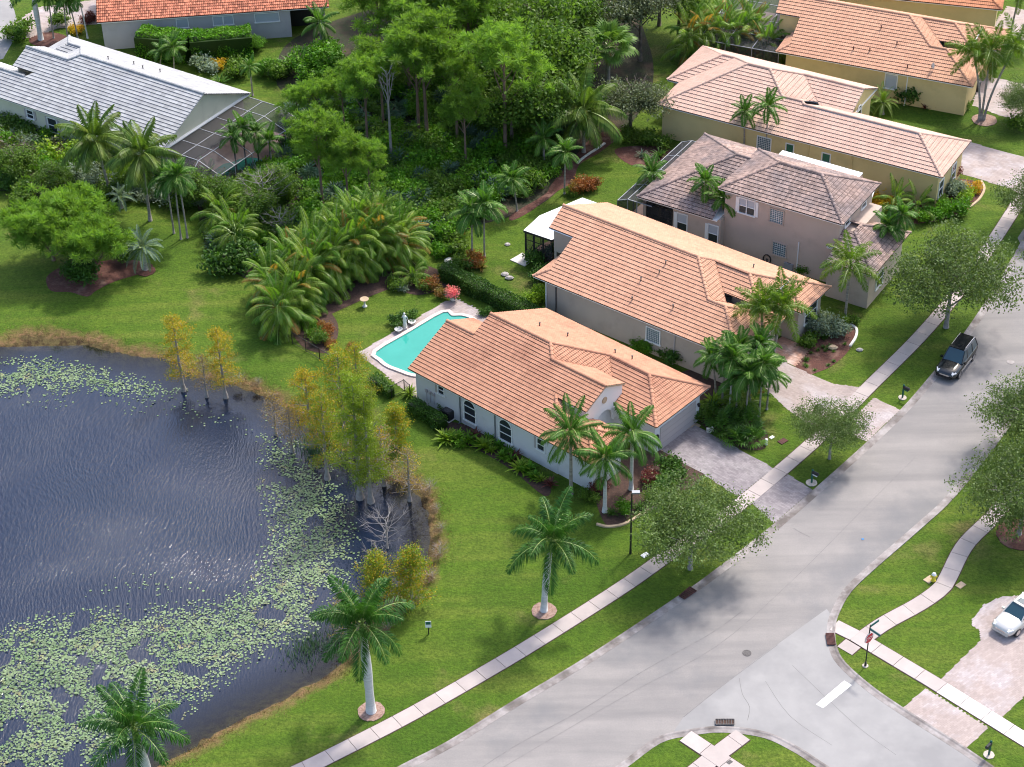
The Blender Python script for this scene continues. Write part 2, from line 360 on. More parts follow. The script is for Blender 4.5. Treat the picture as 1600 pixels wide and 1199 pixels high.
def strip(name, line, w, z0, z1, m, lip=.0, side=1):
    """gutter pan with a rounded back; line = grass edge; side: 1 = road to the right"""
    prof = [(0, -.3), (0, z1), (.12, z1), (.24, z0 + .02), (w, z0), (w, -.3)]
    lines = [offset(line, side * d) for d, _ in prof]; V = []; n = len(line)
    for (d, z), l in zip(prof, lines): V += [(x, y, z) for x, y in l]
    F = []
    for k in range(len(prof) - 1):
        for i in range(n - 1):
            q = (k * n + i, k * n + i + 1, (k + 1) * n + i + 1, (k + 1) * n + i); F.append(q if side < 0 else q[::-1])
    return tag(obj(name, mesh(name, V, F, m)), kind='structure')
strip('kerb', ROAD_L, .62, .018, .085, M['curb'])
strip('kerb', ROAD_R, .62, .020, .085, M['curb'])
strip('kerb', ISLE, .55, .020, .085, M['curb'])
# --- pavements made of single slabs
def slabs(name, line, w, step, z=.045, off=0.0, m=None, m2=None, new=()):
    bed = sheet(name, offset(line, off - .07) + list(reversed(offset(line, off + w + .07))), .012, M['mulch_and_edge_shade'])  # bed wider than the slabs: its dark rims paint a shadow line along both edges
    L = [0]
    for a, b in zip(line, line[1:]): L.append(L[-1] + math.hypot(b[0] - a[0], b[1] - a[1]))
    def at_(s):
        for i in range(len(L) - 1):
            if L[i + 1] >= s or i == len(L) - 2:
                t = (s - L[i]) / (L[i + 1] - L[i] + 1e-9); a, b = line[i], line[i + 1]
                p = Vector((a[0] + (b[0] - a[0]) * t, a[1] + (b[1] - a[1]) * t)); d = Vector((b[0] - a[0], b[1] - a[1])).normalized(); return p, Vector((d.y, -d.x))
    s = 0; k = 0
    while s < L[-1] - .3:
        e = min(s + step, L[-1]); g = .018; pa, na = at_(s + g); pb, nb = at_(e - g); pm, nm_ = at_((s + e) / 2)
        poly = [pa + na * off, pm + nm_ * off, pb + nb * off, pb + nb * (off + w), pm + nm_ * (off + w), pa + na * (off + w)]
        mb = MB(); dz = random.uniform(-.004, .004); mb.prism([tuple(q) for q in reversed(poly)], .014, z + dz)
        mb.build('slab', m2 if (m2 and k in new) else (m or M['concrete']), bed); s = e; k += 1
    return bed
random.seed(3)
SW = smooth(GP([(400, 1230), (456, 1198), (489, 1183), (636, 1108), (775, 1029), (877.5, 966.5), (975, 904), (1062, 842), (1135, 792), (1210, 731), (1277, 672), (1352, 597), (1425, 525), (1485, 455), (1542, 375), (1590, 300), (1640, 215)]), 4)
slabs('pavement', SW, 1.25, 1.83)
SWR = smooth(GP([(1640, 690), (1590, 745), (1542, 802), (1497, 847), (1470, 898), (1458, 916), (1425, 939), (1375, 966), (1344, 987), (1326, 1000)]), 4)
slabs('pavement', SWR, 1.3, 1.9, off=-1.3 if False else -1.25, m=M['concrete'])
XW = GP([(1310, 970), (1344, 987), (1367, 1001), (1465, 1059), (1597, 1141), (1700, 1204)])
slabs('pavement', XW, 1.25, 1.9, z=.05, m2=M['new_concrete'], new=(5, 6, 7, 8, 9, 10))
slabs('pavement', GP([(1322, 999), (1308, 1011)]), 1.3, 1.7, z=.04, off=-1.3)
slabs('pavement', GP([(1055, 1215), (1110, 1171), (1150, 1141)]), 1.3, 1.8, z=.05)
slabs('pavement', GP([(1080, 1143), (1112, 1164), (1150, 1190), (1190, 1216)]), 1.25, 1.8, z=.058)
# --- paver drives: single pavers joined into one sheet of real blocks
def pavers(name, px, m, ang, tw=.32, th=.16, z=.018, label=None, ground=False, holes=None):
    poly = px if ground else GP(px)
    o = sheet(name, poly, z, m)
    c, s = math.cos(ang), math.sin(ang); A = np.array(poly); U = A[:, 0] * c + A[:, 1] * s; Vv = -A[:, 0] * s + A[:, 1] * c
    us = np.arange(U.min(), U.max(), tw); vs = np.arange(Vv.min(), Vv.max(), th); q = []
    UU, VV = np.meshgrid(us, vs); UU = UU + (np.arange(len(vs)) % 2)[:, None] * tw / 2
    UU = UU.ravel(); VV = VV.ravel(); cx = UU * c - VV * s; cy = UU * s + VV * c
    k = inside(poly, cx, cy) ; UU, VV = UU[k], VV[k]; n = len(UU); g = .006
    R = np.random.default_rng(1); dz = R.uniform(0, .006, n)
    cs = []
    for (a, b) in ((-1, -1), (1, -1), (1, 1), (-1, 1)):
        u = UU + a * (tw / 2 - g); v = VV + b * (th / 2 - g)
        cs.append(np.stack([u * c - v * s, u * s + v * c], 1))
    V = np.concatenate([np.concatenate([x, np.full((n, 1), z + .002)], 1) for x in cs] + [np.concatenate([x, (z + .004 + dz * .5)[:, None]], 1) for x in cs])
    i = np.arange(n); f = [np.stack([i + 4 * n, i + 5 * n, i + 6 * n, i + 7 * n], 1)]
    for a in range(4): b = (a + 1) % 4; f.append(np.stack([i + a * n, i + b * n, i + (4 + b) * n, i + (4 + a) * n], 1))
    t = R.uniform(0, 1, n); tag(obj('paver_blocks', mesh('pavers', V, np.concatenate(f), m, tint=np.tile(t, 5)), o), kind='stuff')
    return o
pavers('driveway', [(1028, 700), (1086, 665), (1203, 729), (1208, 733), (1152, 776), (1105, 745)], M['paver_grey'], math.radians(-42))
pavers('driveway', [(1172, 784), (1231, 742), (1270, 766), (1209, 818)], M['paver_grey'], math.radians(-42))
pavers('driveway', [(1185, 596), (1225, 566), (1242, 574), (1300, 600), (1346, 606), (1276, 671), (1230, 640)], M['paver_pink'], math.radians(-38))
pavers('driveway', [(1296, 690), (1366, 622), (1406, 641), (1354, 690), (1322, 677)], M['paver_pink'], math.radians(-38))
pavers('driveway', [(1470, 1062), (1534, 1000), (1531, 985), (1518, 977), (1520, 968), (1537, 946), (1567, 932), (1600, 933), (1680, 900), (1680, 1010), (1566, 1121)], M['paver_pink'], math.radians(38))
pavers('driveway', [(1446, 1076), (1544, 1138), (1510, 1169), (1411, 1107)], M['paver_pink'], math.radians(38))
pavers('driveway', [(1490, 268), (1512, 222), (1600, 246), (1660, 262), (1640, 320), (1566, 291)], M['paver_pink'], math.radians(-31), .5, .25)
pavers('driveway', [(1520, 165), (1532, 118), (1640, 140), (1660, 210), (1560, 180)], M['paver_pink'], math.radians(-25), .5, .25)
pavers('driveway', [(1552, 40), (1575, 10), (1660, 30), (1660, 80), (1590, 60)], M['paver_pink'], math.radians(-25), .5, .25)
pavers('path', [(1210, 536), (1222, 526), (1265, 546), (1243, 573), (1205, 556)], M['paver_orange'], math.radians(-38))
pavers('driveway', [(20, 38), (60, 12), (150, 0), (150, 38), (90, 45), (35, 62)], M['paver_pink'], 0, .5, .25)
sheet('street', GP([(-60, -30), (10, -10), (22, 15), (28, 38), (22, 62), (5, 92), (-60, 110)]), .010, M['asphalt_pale'])
sheet('street', GP([(1590, 372), (1680, 240), (1760, 300), (1700, 500), (1612, 420)]), .011, M['asphalt'])
# --- planting beds
def bed(px, m='mulch', z=.02, name='mulch_bed', sm=True):
    return sheet(name, smooth(GP(px), 4, True) if sm else GP(px), z, M[m])
bed([(72, 437), (82, 425), (105, 415), (150, 410), (190, 405), (235, 412), (232, 424), (180, 440), (150, 455), (136, 464), (110, 457), (80, 455)])
bed([(460, 60), (600, 10), (780, -20), (960, -20), (1010, 60), (1020, 130), (985, 195), (955, 205), (905, 250), (880, 290), (845, 320), (800, 338), (750, 352), (700, 372), (640, 395), (560, 425), (470, 440), (420, 470), (390, 440), (330, 400), (310, 330), (320, 280), (440, 220), (455, 170), (430, 120)], 'forest_floor', .016)
bed([(800, 335), (850, 305), (862, 288), (890, 255), (925, 215), (955, 205), (985, 205), (965, 218), (935, 240), (905, 258), (895, 285), (870, 300), (830, 330), (800, 345)], 'mulch', .02)
bed([(400, 455), (440, 530), (520, 490), (600, 455), (640, 445), (700, 440), (680, 420), (600, 400), (480, 420)], 'mulch_and_edge_shade', .024)
bed([(455, 505), (500, 480), (525, 500), (528, 525), (516, 548), (500, 552), (470, 540)], 'mulch_and_edge_shade', .028)
bed([(615, 445), (640, 430), (700, 430), (710, 440), (690, 452), (660, 461), (635, 458)], 'mulch_and_edge_shade', .03)
bed([(930, 780), (925, 740), (985, 700), (1035, 705), (1100, 740), (1060, 775), (1000, 800), (965, 822), (945, 818)], 'mulch_and_edge_shade', .022)
bed([(1242, 575), (1265, 546), (1285, 505), (1330, 505), (1340, 520), (1325, 550), (1300, 572), (1278, 582), (1255, 588)], 'mulch', .022)
bed([(1092, 660), (1095, 640), (1150, 640), (1195, 670), (1196, 700), (1165, 703), (1135, 690)], 'mulch_and_edge_shade', .022)
bed([(690, 660), (730, 665), (780, 690), (830, 730), (860, 760), (850, 775), (800, 735), (750, 705), (700, 680)], 'mulch_and_edge_shade', .02)
bed([(1440, 300), (1480, 280), (1530, 285), (1538, 300), (1520, 322), (1470, 345), (1400, 350), (1380, 330)], 'mulch', .02)
bed([(1070, 600), (1060, 585), (1100, 575), (1130, 600), (1100, 625), (1075, 615)], 'mulch_and_edge_shade', .02)
bed([(960, 235), (1000, 228), (1040, 232), (1060, 246), (1030, 262), (985, 258)], 'mulch', .02)
bed([(0, 200), (70, 212), (180, 250), (300, 285), (320, 312), (250, 308), (150, 290), (60, 295), (-30, 290)], 'forest_floor', .014)
bed([(60, 50), (100, 55), (110, 72), (70, 75), (45, 65)], 'mulch', .02)
M['edge_tan0'] = mat('pale_stone_ring', (.50, .44, .38), (.40, .34, .30), scale=6, rough=.9)
for (u, v, r) in ((580, 1112, .95), (850, 955, .95), (1538, 188, 1.3), (228, 424, .9), (1595, 836, 1.9), (1268, 755, .45), (1545, 1180, .38), (1352, 1041, .22), (1410, 622, .35)):
    x, y = G(u, v); RR = random.Random(u)
    mm = {1268: 'marble', 1545: 'marble', 1352: 'marble', 1410: 'marble', 1538: 'sand', 580: 'sand', 850: 'sand'}.get(u, 'mulch')
    n = 28; ring = [(x + r * math.cos(6.2832 * i / n) * RR.uniform(.95, 1.05), y + r * math.sin(6.2832 * i / n) * RR.uniform(.95, 1.05)) for i in range(n)]
    mb = MB(); mb.prism(ring, .0, .06); q = mb.build('tree_ring' if r > .5 else 'stone_ring', M['mulch'] if mm == 'mulch' else (mat('pinkish_mulch_%d' % u, (.36, .25, .21), (.20, .12, .09), scale=7, rough=.95, bump=.6, bscale=14) if mm == 'sand' else M['edge_tan0'])); q['kind'] = 'structure'
def edging(px, m='marble', w=.22, h=.14):
    line = smooth(GP(px), 4); a, b = offset(line, -w / 2), offset(line, w / 2); mb = MB()
    for i in range(len(line) - 1): mb.prism([a[i], b[i], b[i + 1], a[i + 1]], 0, h + .001 * (i % 3))
    return tag(mb.build('bed_edging', M[m]), kind='structure')
M['edge_tan'] = mat('tan_kerb', (.50, .38, .26), (.40, .30, .20), scale=3, rough=.9)
edging([(932, 820), (950, 824), (975, 820), (1000, 806), (1030, 790)], 'edge_tan')
edging([(1328, 508), (1338, 515), (1337, 528), (1328, 542)], 'marble')
edging([(1515, 325), (1530, 312), (1538, 296), (1533, 284)], 'edge_tan')
edging([(902, 256), (915, 245), (935, 232), (945, 225)], 'marble')
# --- lawn detail: thin fall of real grass blades joined per patch is left to the material; painted marks and irons
mb = MB(); mb.prism(GP([(1275, 1103), (1285, 1098.5), (1331, 1071), (1319, 1063.5), (1281, 1092)]) if False else GP([(1275, 1101), (1286, 1107), (1331, 1071), (1319, 1064)]), .017, .021)
tag(mb.build('stop_line', M['white_paint']), kind='structure')

def seam(px, w=.045, m='joint', z=.018):
    line = smooth(GP(px), 4); a, b = offset(line, -w / 2), offset(line, w / 2)
    V = [(x, y, z) for x, y in a] + [(x, y, z) for x, y in b]; n = len(a)
    tag(obj('road_seam', mesh('road_seam', V, [(i + 1, i, n + i, n + i + 1) for i in range(n - 1)], M[m])), kind='structure')
M['tar'] = mat('tar_seam', (.15, .14, .14), (.22, .21, .205), scale=2, rough=.9)
seam([(700, 1236), (800, 1169), (905, 1112), (1010, 1046), (1108, 992), (1160, 955)], .05, 'tar'); seam([(1068, 1121), (1120, 1079), (1177, 1036), (1215, 1008)], .05, 'tar')
seam([(1155, 1060), (1160, 1085), (1171, 1105), (1168, 1126)], .04, 'tar'); seam([(1238, 1040), (1290, 1090), (1345, 1140), (1400, 1180)], .03, 'tar'); seam([(1196, 1065), (1235, 1120), (1300, 1165)], .03, 'tar')
seam([(1240, 826), (1250, 832), (1266, 840)], .05, 'tar'); seam([(760, 1215), (900, 1132), (1000, 1075), (1120, 1010), (1230, 915), (1330, 815), (1430, 715)], .03, 'tar')
# ------------------------------------------------------------------ houses
PITCHR = .455
class House:
    def __init__(s, name, label, A, B, ze, mt, wm, cat='house', dx=0):
        a, b = P(*A, ze), P(*B, ze); s.h = math.atan2(b.y - a.y, b.x - a.x); s.o = a
        s.root = empty(name, (a.x, a.y, 0), s.h); tag(s.root, label, cat); s.ze = ze; s.mt = mt; s.wm = wm; s.te = {'salmon_tile': .31, 'peach_tile': .36, 'weathered_tile': .36, 'red_tile': .36}.get(mt[0].name, .42)
    def z(s, x, y, d, c, ze=None):
        t = {'n': y - c, 'f': c - y, 'b': x - c, 'e': c - x}[d]; return (ze or s.ze) + PITCHR * t
    def world(s, x, y):
        c, q = math.cos(s.h), math.sin(s.h); return (s.o.x + x * c - y * q, s.o.y + x * q + y * c)
    def plane(s, d, c, poly, ze=None, tw=.21, te=None, amp=.042, mt=None, lift=.05):
        ze = ze or s.ze; mt = mt or s.mt; te = te or s.te
        to = {'n': lambda x, y: (x, y - c), 'f': lambda x, y: (-x, c - y), 'b': lambda x, y: (-y, x - c), 'e': lambda x, y: (y, c - x)}[d]
        fr = {'n': lambda a, t: (a, t + c), 'f': lambda a, t: (-a, c - t), 'b': lambda a, t: (t + c, -a), 'e': lambda a, t: (c - t, a)}[d]
        q = [to(*p) for p in poly]; t0 = min(p[1] for p in q); t1 = max(p[1] for p in q); n = len(q)
        V = []; F = []; MI = []; TN = []; cw = tw / 4; rnd = random.Random(int(t1 * 100 + c * 10))
        PR = [0, .75, 1, .75]
        r0 = math.floor(t0 / te + 1e-6); r = r0
        while r * te < t1 - 1e-3:
            tb, tt = max(r * te, t0), min((r + 1) * te, t1); tm = (tb + tt) / 2; xs_ = []
            for i in range(n):
                (a0, b0), (a1, b1) = q[i], q[(i + 1) % n]
                if (b0 <= tm) != (b1 <= tm):
                    sl = (a1 - a0) / (b1 - b0); lo, hi = min(b0, b1), max(b0, b1)
                    f = lambda t: a0 + (min(max(t, lo), hi) - b0) * sl
                    xs_.append((f(tm), f(tb), f(tt)))
            xs_.sort()
            for L_, R_ in zip(xs_[::2], xs_[1::2]):
                xa, xb = min(L_[1], L_[2]), max(R_[1], R_[2]); i0, i1 = math.ceil(xa / cw + .01), math.floor(xb / cw - .01)
                X = [(xa, i0 - 1)] + [(k * cw, k) for k in range(i0, i1 + 1)] + [(xb, i1 + 1)]
                base = len(V); zb = ze + PITCHR * tb; zt = ze + PITCHR * tt
                for x, k in X:
                    pr = PR[k % 4] * amp
                    x1 = min(max(x, L_[1]), R_[1]); x2 = min(max(x, L_[2]), R_[2])
                    V.append((*fr(x1, tb - .02), zb + lift + pr)); V.append((*fr(x2, tt), zt + .012 + pr * .8)); V.append((*fr(x1, tb - .02), zb - .03))
                tn = 0.
                for k in range(len(X) - 1):
                    if X[k + 1][1] % 4 == 1 or k == 0: tn = rnd.random()
                    b_ = base + 3 * k
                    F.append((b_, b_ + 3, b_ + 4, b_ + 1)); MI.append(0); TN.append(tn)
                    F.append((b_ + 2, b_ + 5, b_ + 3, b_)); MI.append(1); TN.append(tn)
            r += 1
        o = obj('roof_tiles', mesh('roof_tiles', V, np.array(F, dtype=np.int32), mt, MI, TN), s.root); o['kind'] = 'stuff'
        # deck under the tiles
        mb = MB(); mb.add([(x, y, s.z(x, y, d, c, ze) - .05) for x, y in poly], [tuple(range(len(poly)))]); mb.build('roof_deck', M['white_trim'], s.root)
        return o
    def caps(s, segs):
        V = []; F = []; T = []; rr = random.Random(9)
        for (x0, y0, x1, y1, d, c, *k) in segs:
            ze = k[0] if k else s.ze
            a = Vector((x0, y0, s.z(x0, y0, d, c, ze) + .05)); b = Vector((x1, y1, s.z(x1, y1, d, c, ze) + .05))
            if a.z > b.z: a, b = b, a
            D = b - a; n = max(1, int(D.length / .38)); u = D.cross(Vector((0, 0, 1))).normalized(); w = u.cross(D).normalized()
            if w.z < 0: w = -w
            for i in range(n):
                p, q_ = a + D * (i / n), a + D * ((i + 1.12) / n); base = len(V); t = rr.random()
                for pt, rad in ((p, .17), (q_, .125)):
                    for j in range(6):
                        an = math.pi * (j / 5) ; V.append(tuple(pt + u * (rad * math.cos(an)) + w * (rad * math.sin(an) * .9 - .03)))
                for j in range(5): F.append((base + j, base + j + 1, base + 7 + j, base + 6 + j)); T.append(t)
                F.append((base, base + 5, base + 4, base + 1)); T.append(t); F.append((base + 1, base + 4, base + 3, base + 2)); T.append(t)
        if V:
            o = obj('ridge_caps', mesh('ridge_caps', V, F, [s.mt[0]], None, T), s.root); o['kind'] = 'stuff'
    def soffit(s, poly, z=None, m='white_trim', t=.16):
        z = z or s.ze; mb = MB(); mb.prism(poly, z - t, z - .035); mb.build('fascia', M[m], s.root)
    def walls(s, *boxes, m=None, name='wall'):
        mb = MB()
        for b in boxes: mb.box(b[0], b[1], -.1, b[2], b[3], b[4] if len(b) > 4 else s.ze - .16)
        return mb.build(name, m or s.wm, s.root)
    def gable(s, x, pts, t=.18, m=None, y=None, name='gable_wall'):
        """vertical wall; pts are (y,z) when x is given, (x,z) when y is given"""
        n = len(pts); mb = MB()
        if x is not None: V = [(x, a, b) for a, b in pts] + [(x + t, a, b) for a, b in pts]
        else: V = [(a, y, b) for a, b in pts] + [(a, y + t, b) for a, b in pts]
        mb.add(V, [tuple(range(n)), tuple(reversed(range(n, 2 * n)))] + [(i, n + i, n + (i + 1) % n, (i + 1) % n) for i in range(n)])
        return mb.build(name, m or s.wm, s.root)
    def window(s, face, p, z, w, h, wall, style='sash', arch=False, shut=0, label=None, panes=2, frame='white_trim', gl='glass'):
        """face n: looks to -y at y=wall, p = x of its left edge; face e: looks to +x at x=wall, p = y of its left edge"""
        if face == 'n': tr = lambda a, b, c: (p + a, wall - b, z + c)
        elif face == 'e': tr = lambda a, b, c: (wall + b, p + a, z + c)
        elif face == 'b': tr = lambda a, b, c: (wall - b, p + w - a, z + c)
        f = MB(); g = MB(); fw = .09
        def bx(mb, a0, a1, b0, b1, c0, c1, m=0):
            q = [tr(a, b, c) for a in (a0, a1) for b in (b0, b1) for c in (c0, c1)]
            xs2 = [v[0] for v in q]; ys2 = [v[1] for v in q]; zs2 = [v[2] for v in q]
            mb.box(min(xs2), min(ys2), min(zs2), max(xs2), max(ys2), max(zs2), m)
        top = h
        bx(f, -fw, 0, .0, .09, 0, top); bx(f, w, w + fw, 0, .09, 0, top); bx(f, -fw - .05, w + fw + .05, 0, .13, -.12, 0)
        if arch:
            r = w / 2; n = 9; V = []
            for i in range(n + 1):
                an = math.pi * i / n
                for rad in (r + fw, r - .0): V += [tr(r - math.cos(an) * rad, 0, top + math.sin(an) * rad), tr(r - math.cos(an) * rad, .09, top + math.sin(an) * rad)]
            F = []
            for i in range(n):
                a = 4 * i; b = a + 4; F += [(a + 1, b + 1, b + 3, a + 3), (a, a + 1, b + 1, b)[::-1], (a + 2, a + 3, b + 3, b + 2)]
            f.add(V, F); g.add([tr(r - math.cos(math.pi * i / n) * r, .03, top + math.sin(math.pi * i / n) * r) for i in range(n + 1)], [tuple(range(n + 1))])
            bx(f, 0, w, .02, .08, top - .03, top + .03)
        else: bx(f, -fw, w + fw, 0, .09, top, top + fw)
        fo = f.build('window', M[frame], s.root)
        if label: fo['label'] = label
        if style == 'block':
            nx_, nz_ = max(2, round(w / .2)), max(2, round(h / .2)); b = MB(); bx(b, 0, w, .01, .03, 0, h); b.build('mortar', M['white_trim'], fo)
            for i in range(nx_):
                for j in range(nz_): bx(g, (i + .12) * w / nx_, (i + .88) * w / nx_, .03, .06, (j + .14) * h / nz_, (j + .86) * h / nz_)
            q = g.build('glass_blocks', M['block_glass'], fo); q['kind'] = 'stuff'
        else:
            n = panes
            for j in range(n):
                gg = MB(); bx(gg, .04, w - .04, .015, .035, j * h / n + .03, (j + 1) * h / n - .03)
                gg.build('pane', M['shade'] if (style == 'shade' and j == n - 1) else M[gl], fo)
            for j in range(1, n):
                bb = MB(); bx(bb, 0, w, .02, .075, j * h / n - .035, j * h / n + .035); bb.build('sash_bar', M[frame], fo)
            if g.V: g.build('arched_pane', M[gl], fo)
        for sgn in ([-1, 1] if shut == 2 else [-1] if shut == 1 else []):
            sh = MB(); a = -fw - .28 if sgn < 0 else w + fw + .02
            bx(sh, a, a + .26, 0, .06, -.05, h + .02); sh.build('shutter', M['w_mauve'] if s.wm is not M['w_pink'] else M['white_trim'], s.root)
        return fo
    def pipe(s, x, y, z1, m='w_mauve'):
        mb = MB(); mb.box(x - .045, y - .1, 0, x + .045, y - .01, z1); mb.box(x - .06, y - .12, z1 * .5, x + .06, y - .005, z1 * .5 + .05); mb.box(x - .045, y - .3, .02, x + .045, y - .1, .1)
        mb.build('downpipe', M[m], s.root)
    def vents(s, pts, m='iron'):
        for (x, y, d, c) in pts:
            z = s.z(x, y, d, c); mb = MB(); mb.tube([(x, y, z), (x, y, z + .38)], .055, 6); mb.tube([(x, y, z + .36), (x, y, z + .42)], .09, 6); mb.build('roof_vent', M[m], s.root)

T1 = tile('salmon_tile', (.52, .265, .17), (.46, .23, .145), c3=(.36, .17, .11), th3=.60, s3=.3)
T2 = tile('peach_tile', (.58, .325, .215), (.53, .29, .19), c3=(.47, .245, .16), th3=.66)
T3 = tile('weathered_tile', (.40, .28, .235), (.30, .215, .185), tv=.28, c3=(.23, .18, .17), th3=.5, s3=.3, riser=(.025, .018, .016))
T4 = tile('pale_tile', (.62, .425, .335), (.57, .38, .30), c3=(.46, .30, .235), th3=.64)
T5 = tile('orange_tile', (.58, .33, .215), (.53, .29, .19), c3=(.46, .24, .155), th3=.66)
T6 = tile('red_tile', (.50, .19, .115), (.44, .165, .10), tv=.45, riser=(.12, .03, .02))
T8 = tile('grey_flat_tile', (.40, .40, .40), (.34, .34, .345), tv=.14, c3=(.32, .32, .34), th3=.62, riser=(.06, .06, .075))

# ---- house 1: white house with the pool
H = House('house', 'white single-storey house beside the turquoise pool with salmon tile roof', (637, 576), (837, 681), 3.4, T1, M['w_white'])
H1 = H
H.plane('n', 0, [(0, 0), (20.15, 0), (17.75, 2.4), (14.45, 2.4), (13.35, 3.5), (16.65, 3.5), (16.65, 5.95), (10.9, 5.95), (9.75, 7.1), (3.1, 7.1), (3.1, 4.95), (0, 4.95)])
H.plane('f', 9.9, [(0, 4.95), (3.1, 4.95), (3.1, 8.2), (0, 8.2)])
H.plane('f', 14.2, [(3.1, 7.1), (9.75, 7.1), (13.25, 10.6), (17.4, 10.6), (21.0, 14.2), (3.1, 14.2)])
H.plane('e', 16.85, [(9.75, 7.1), (10.9, 5.95), (13.35, 8.4), (15.45, 8.35), (13.25, 10.6)])
H.plane('e', 16.85, [(13.35, 3.5), (14.45, 2.4), (15.55, 3.5)])
H.plane('f', 4.8, [(14.45, 2.4), (17.75, 2.4), (20.15, 4.8), (16.85, 4.8)])
H.plane('e', 20.15, [(17.75, 2.4), (20.15, 0), (20.15, 4.8)])
H.plane('n', 7.0, [(13.25, 10.6), (16.85, 7.0), (21.0, 7.0), (17.4, 10.6)])
H.plane('e', 21.0, [(17.4, 10.6), (21.0, 7.0), (21.0, 14.2)])
H.plane('f', 11.9, [(10.9, 5.95), (16.65, 5.95), (16.65, 8.35), (13.3, 8.35)])
H.caps([(3.1, 7.1, 9.75, 7.1, 'n', 0), (0, 4.95, 3.1, 4.95, 'n', 0), (9.75, 7.1, 10.9, 5.95, 'n', 0), (10.9, 5.95, 16.6, 5.95, 'n', 0), (9.75, 7.1, 13.25, 10.6, 'f', 14.2), (13.25, 10.6, 17.4, 10.6, 'f', 14.2),
        (17.4, 10.6, 21, 14.2, 'f', 14.2), (17.4, 10.6, 21, 7.0, 'n', 7.0), (13.35, 3.5, 14.45, 2.4, 'n', 0), (14.45, 2.4, 17.75, 2.4, 'n', 0), (17.75, 2.4, 20.15, 0, 'n', 0), (17.75, 2.4, 20.15, 4.8, 'f', 4.8)])
H.soffit([(0.05, .05), (20.1, .05), (20.1, 4.75), (16.2, 4.75), (16.2, 7.05), (20.95, 7.05), (20.95, 14.15), (3.15, 14.15), (3.15, 8.1), (.05, 8.1)])
H.walls((.3, .6, 16, 7.6), (3.4, .7, 16.1, 13.6), (16, .65, 19.6, 4.2), (16.1, 7.6, 20.4, 13.65))
H.gable(.25, [(.6, 3.2), (4.95, 5.6), (8, 4.2), (8, 3.2)])
H.gable(3.25, [(4.9, 3.3), (4.9, 5.4), (7.1, 6.5), (13.9, 3.4), (13.9, 3.3)])
# entry gable with arch
r_, cy_ = 1.15, 5.95
arc = [(cy_ - r_ * math.cos(math.pi * i / 10), 2.35 + r_ * math.sin(math.pi * i / 10)) for i in range(11)]
H.gable(16.22, [(3.65, 2.0), (3.65, 4.95), (5.95, 5.98), (8.25, 4.95), (8.25, 2.0), (7.1, 2.0)] + list(reversed(arc)) + [(4.8, 2.0)], .22, M['white_trim'], name='entry_gable')
H.gable(None, [(13.4, 4.85), (16.2, 4.85), (16.2, 3.2), (15.6, 3.2)], .15, M['white_trim'], y=3.62, name='entry_wall')
mb = MB(); mb.tube([(16.44, 5.95, 4.62), (16.5, 5.95, 4.62)], .30, 16); mb.build('medallion', M['edge_tan'], H.root)
mb = MB(); mb.bar((16.6, 5.95, 6.06), (16.6, 8.4, 4.95), .1, h=.14); mb.bar((16.6, 5.95, 6.06), (16.6, 3.5, 4.95), .08, h=.12); mb.build('rake_board', M['edge_tan'], H.root)
H.window('n', 2.95, 1.95, .62, .85, .6, 'sash', shut=1, label='small sash window with a grey shutter')
H.window('n', 5.85, .65, 1.25, 1.5, .6, 'sash', arch=True, panes=2, label='tall arched window behind the shrubs')
H.window('n', 9.8, .6, 1.28, 1.5, .6, 'sash', arch=True, panes=2, label='tall arched window nearest the street')
H.window('n', 13.9, 1.6, .7, 1.1, .6, 'sash', shut=1)
for x in (5.4, 9.3): H.pipe(x, .6, 3.2, 'steel')
mb = MB(); mb.box(20.4, 8.3, 0, 20.46, 13.1, 2.35); g = mb.build('garage_door', M['w_mauve'], H.root)
mb = MB()
for k in range(1, 4): mb.box(20.461, 8.3, k * .58, 20.468, 13.1, k * .58 + .02)
mb.build('door_joint', M['joint'], g)
for y in (7.85, 13.4):
    mb = MB(); mb.box(20.4, y - .08, 1.75, 20.5, y + .08, 1.9); mb.lathe([(.05, 0), (.11, .05), (.12, .3), (.05, .4)], 8, (20.55, y, 1.6)); mb.build('wall_lantern', M['black'], H.root)
H.vents([(6.5, 9.5, 'f', 14.2), (9, 10.2, 'f', 14.2), (13, 11.6, 'f', 14.2), (14.5, 12, 'f', 14.2)])
mb = MB(); mb.box(20.46, 8.2, 0, 21.0, 13.2, .015); mb.build('garage_threshold', M['edge_tan'], H.root)

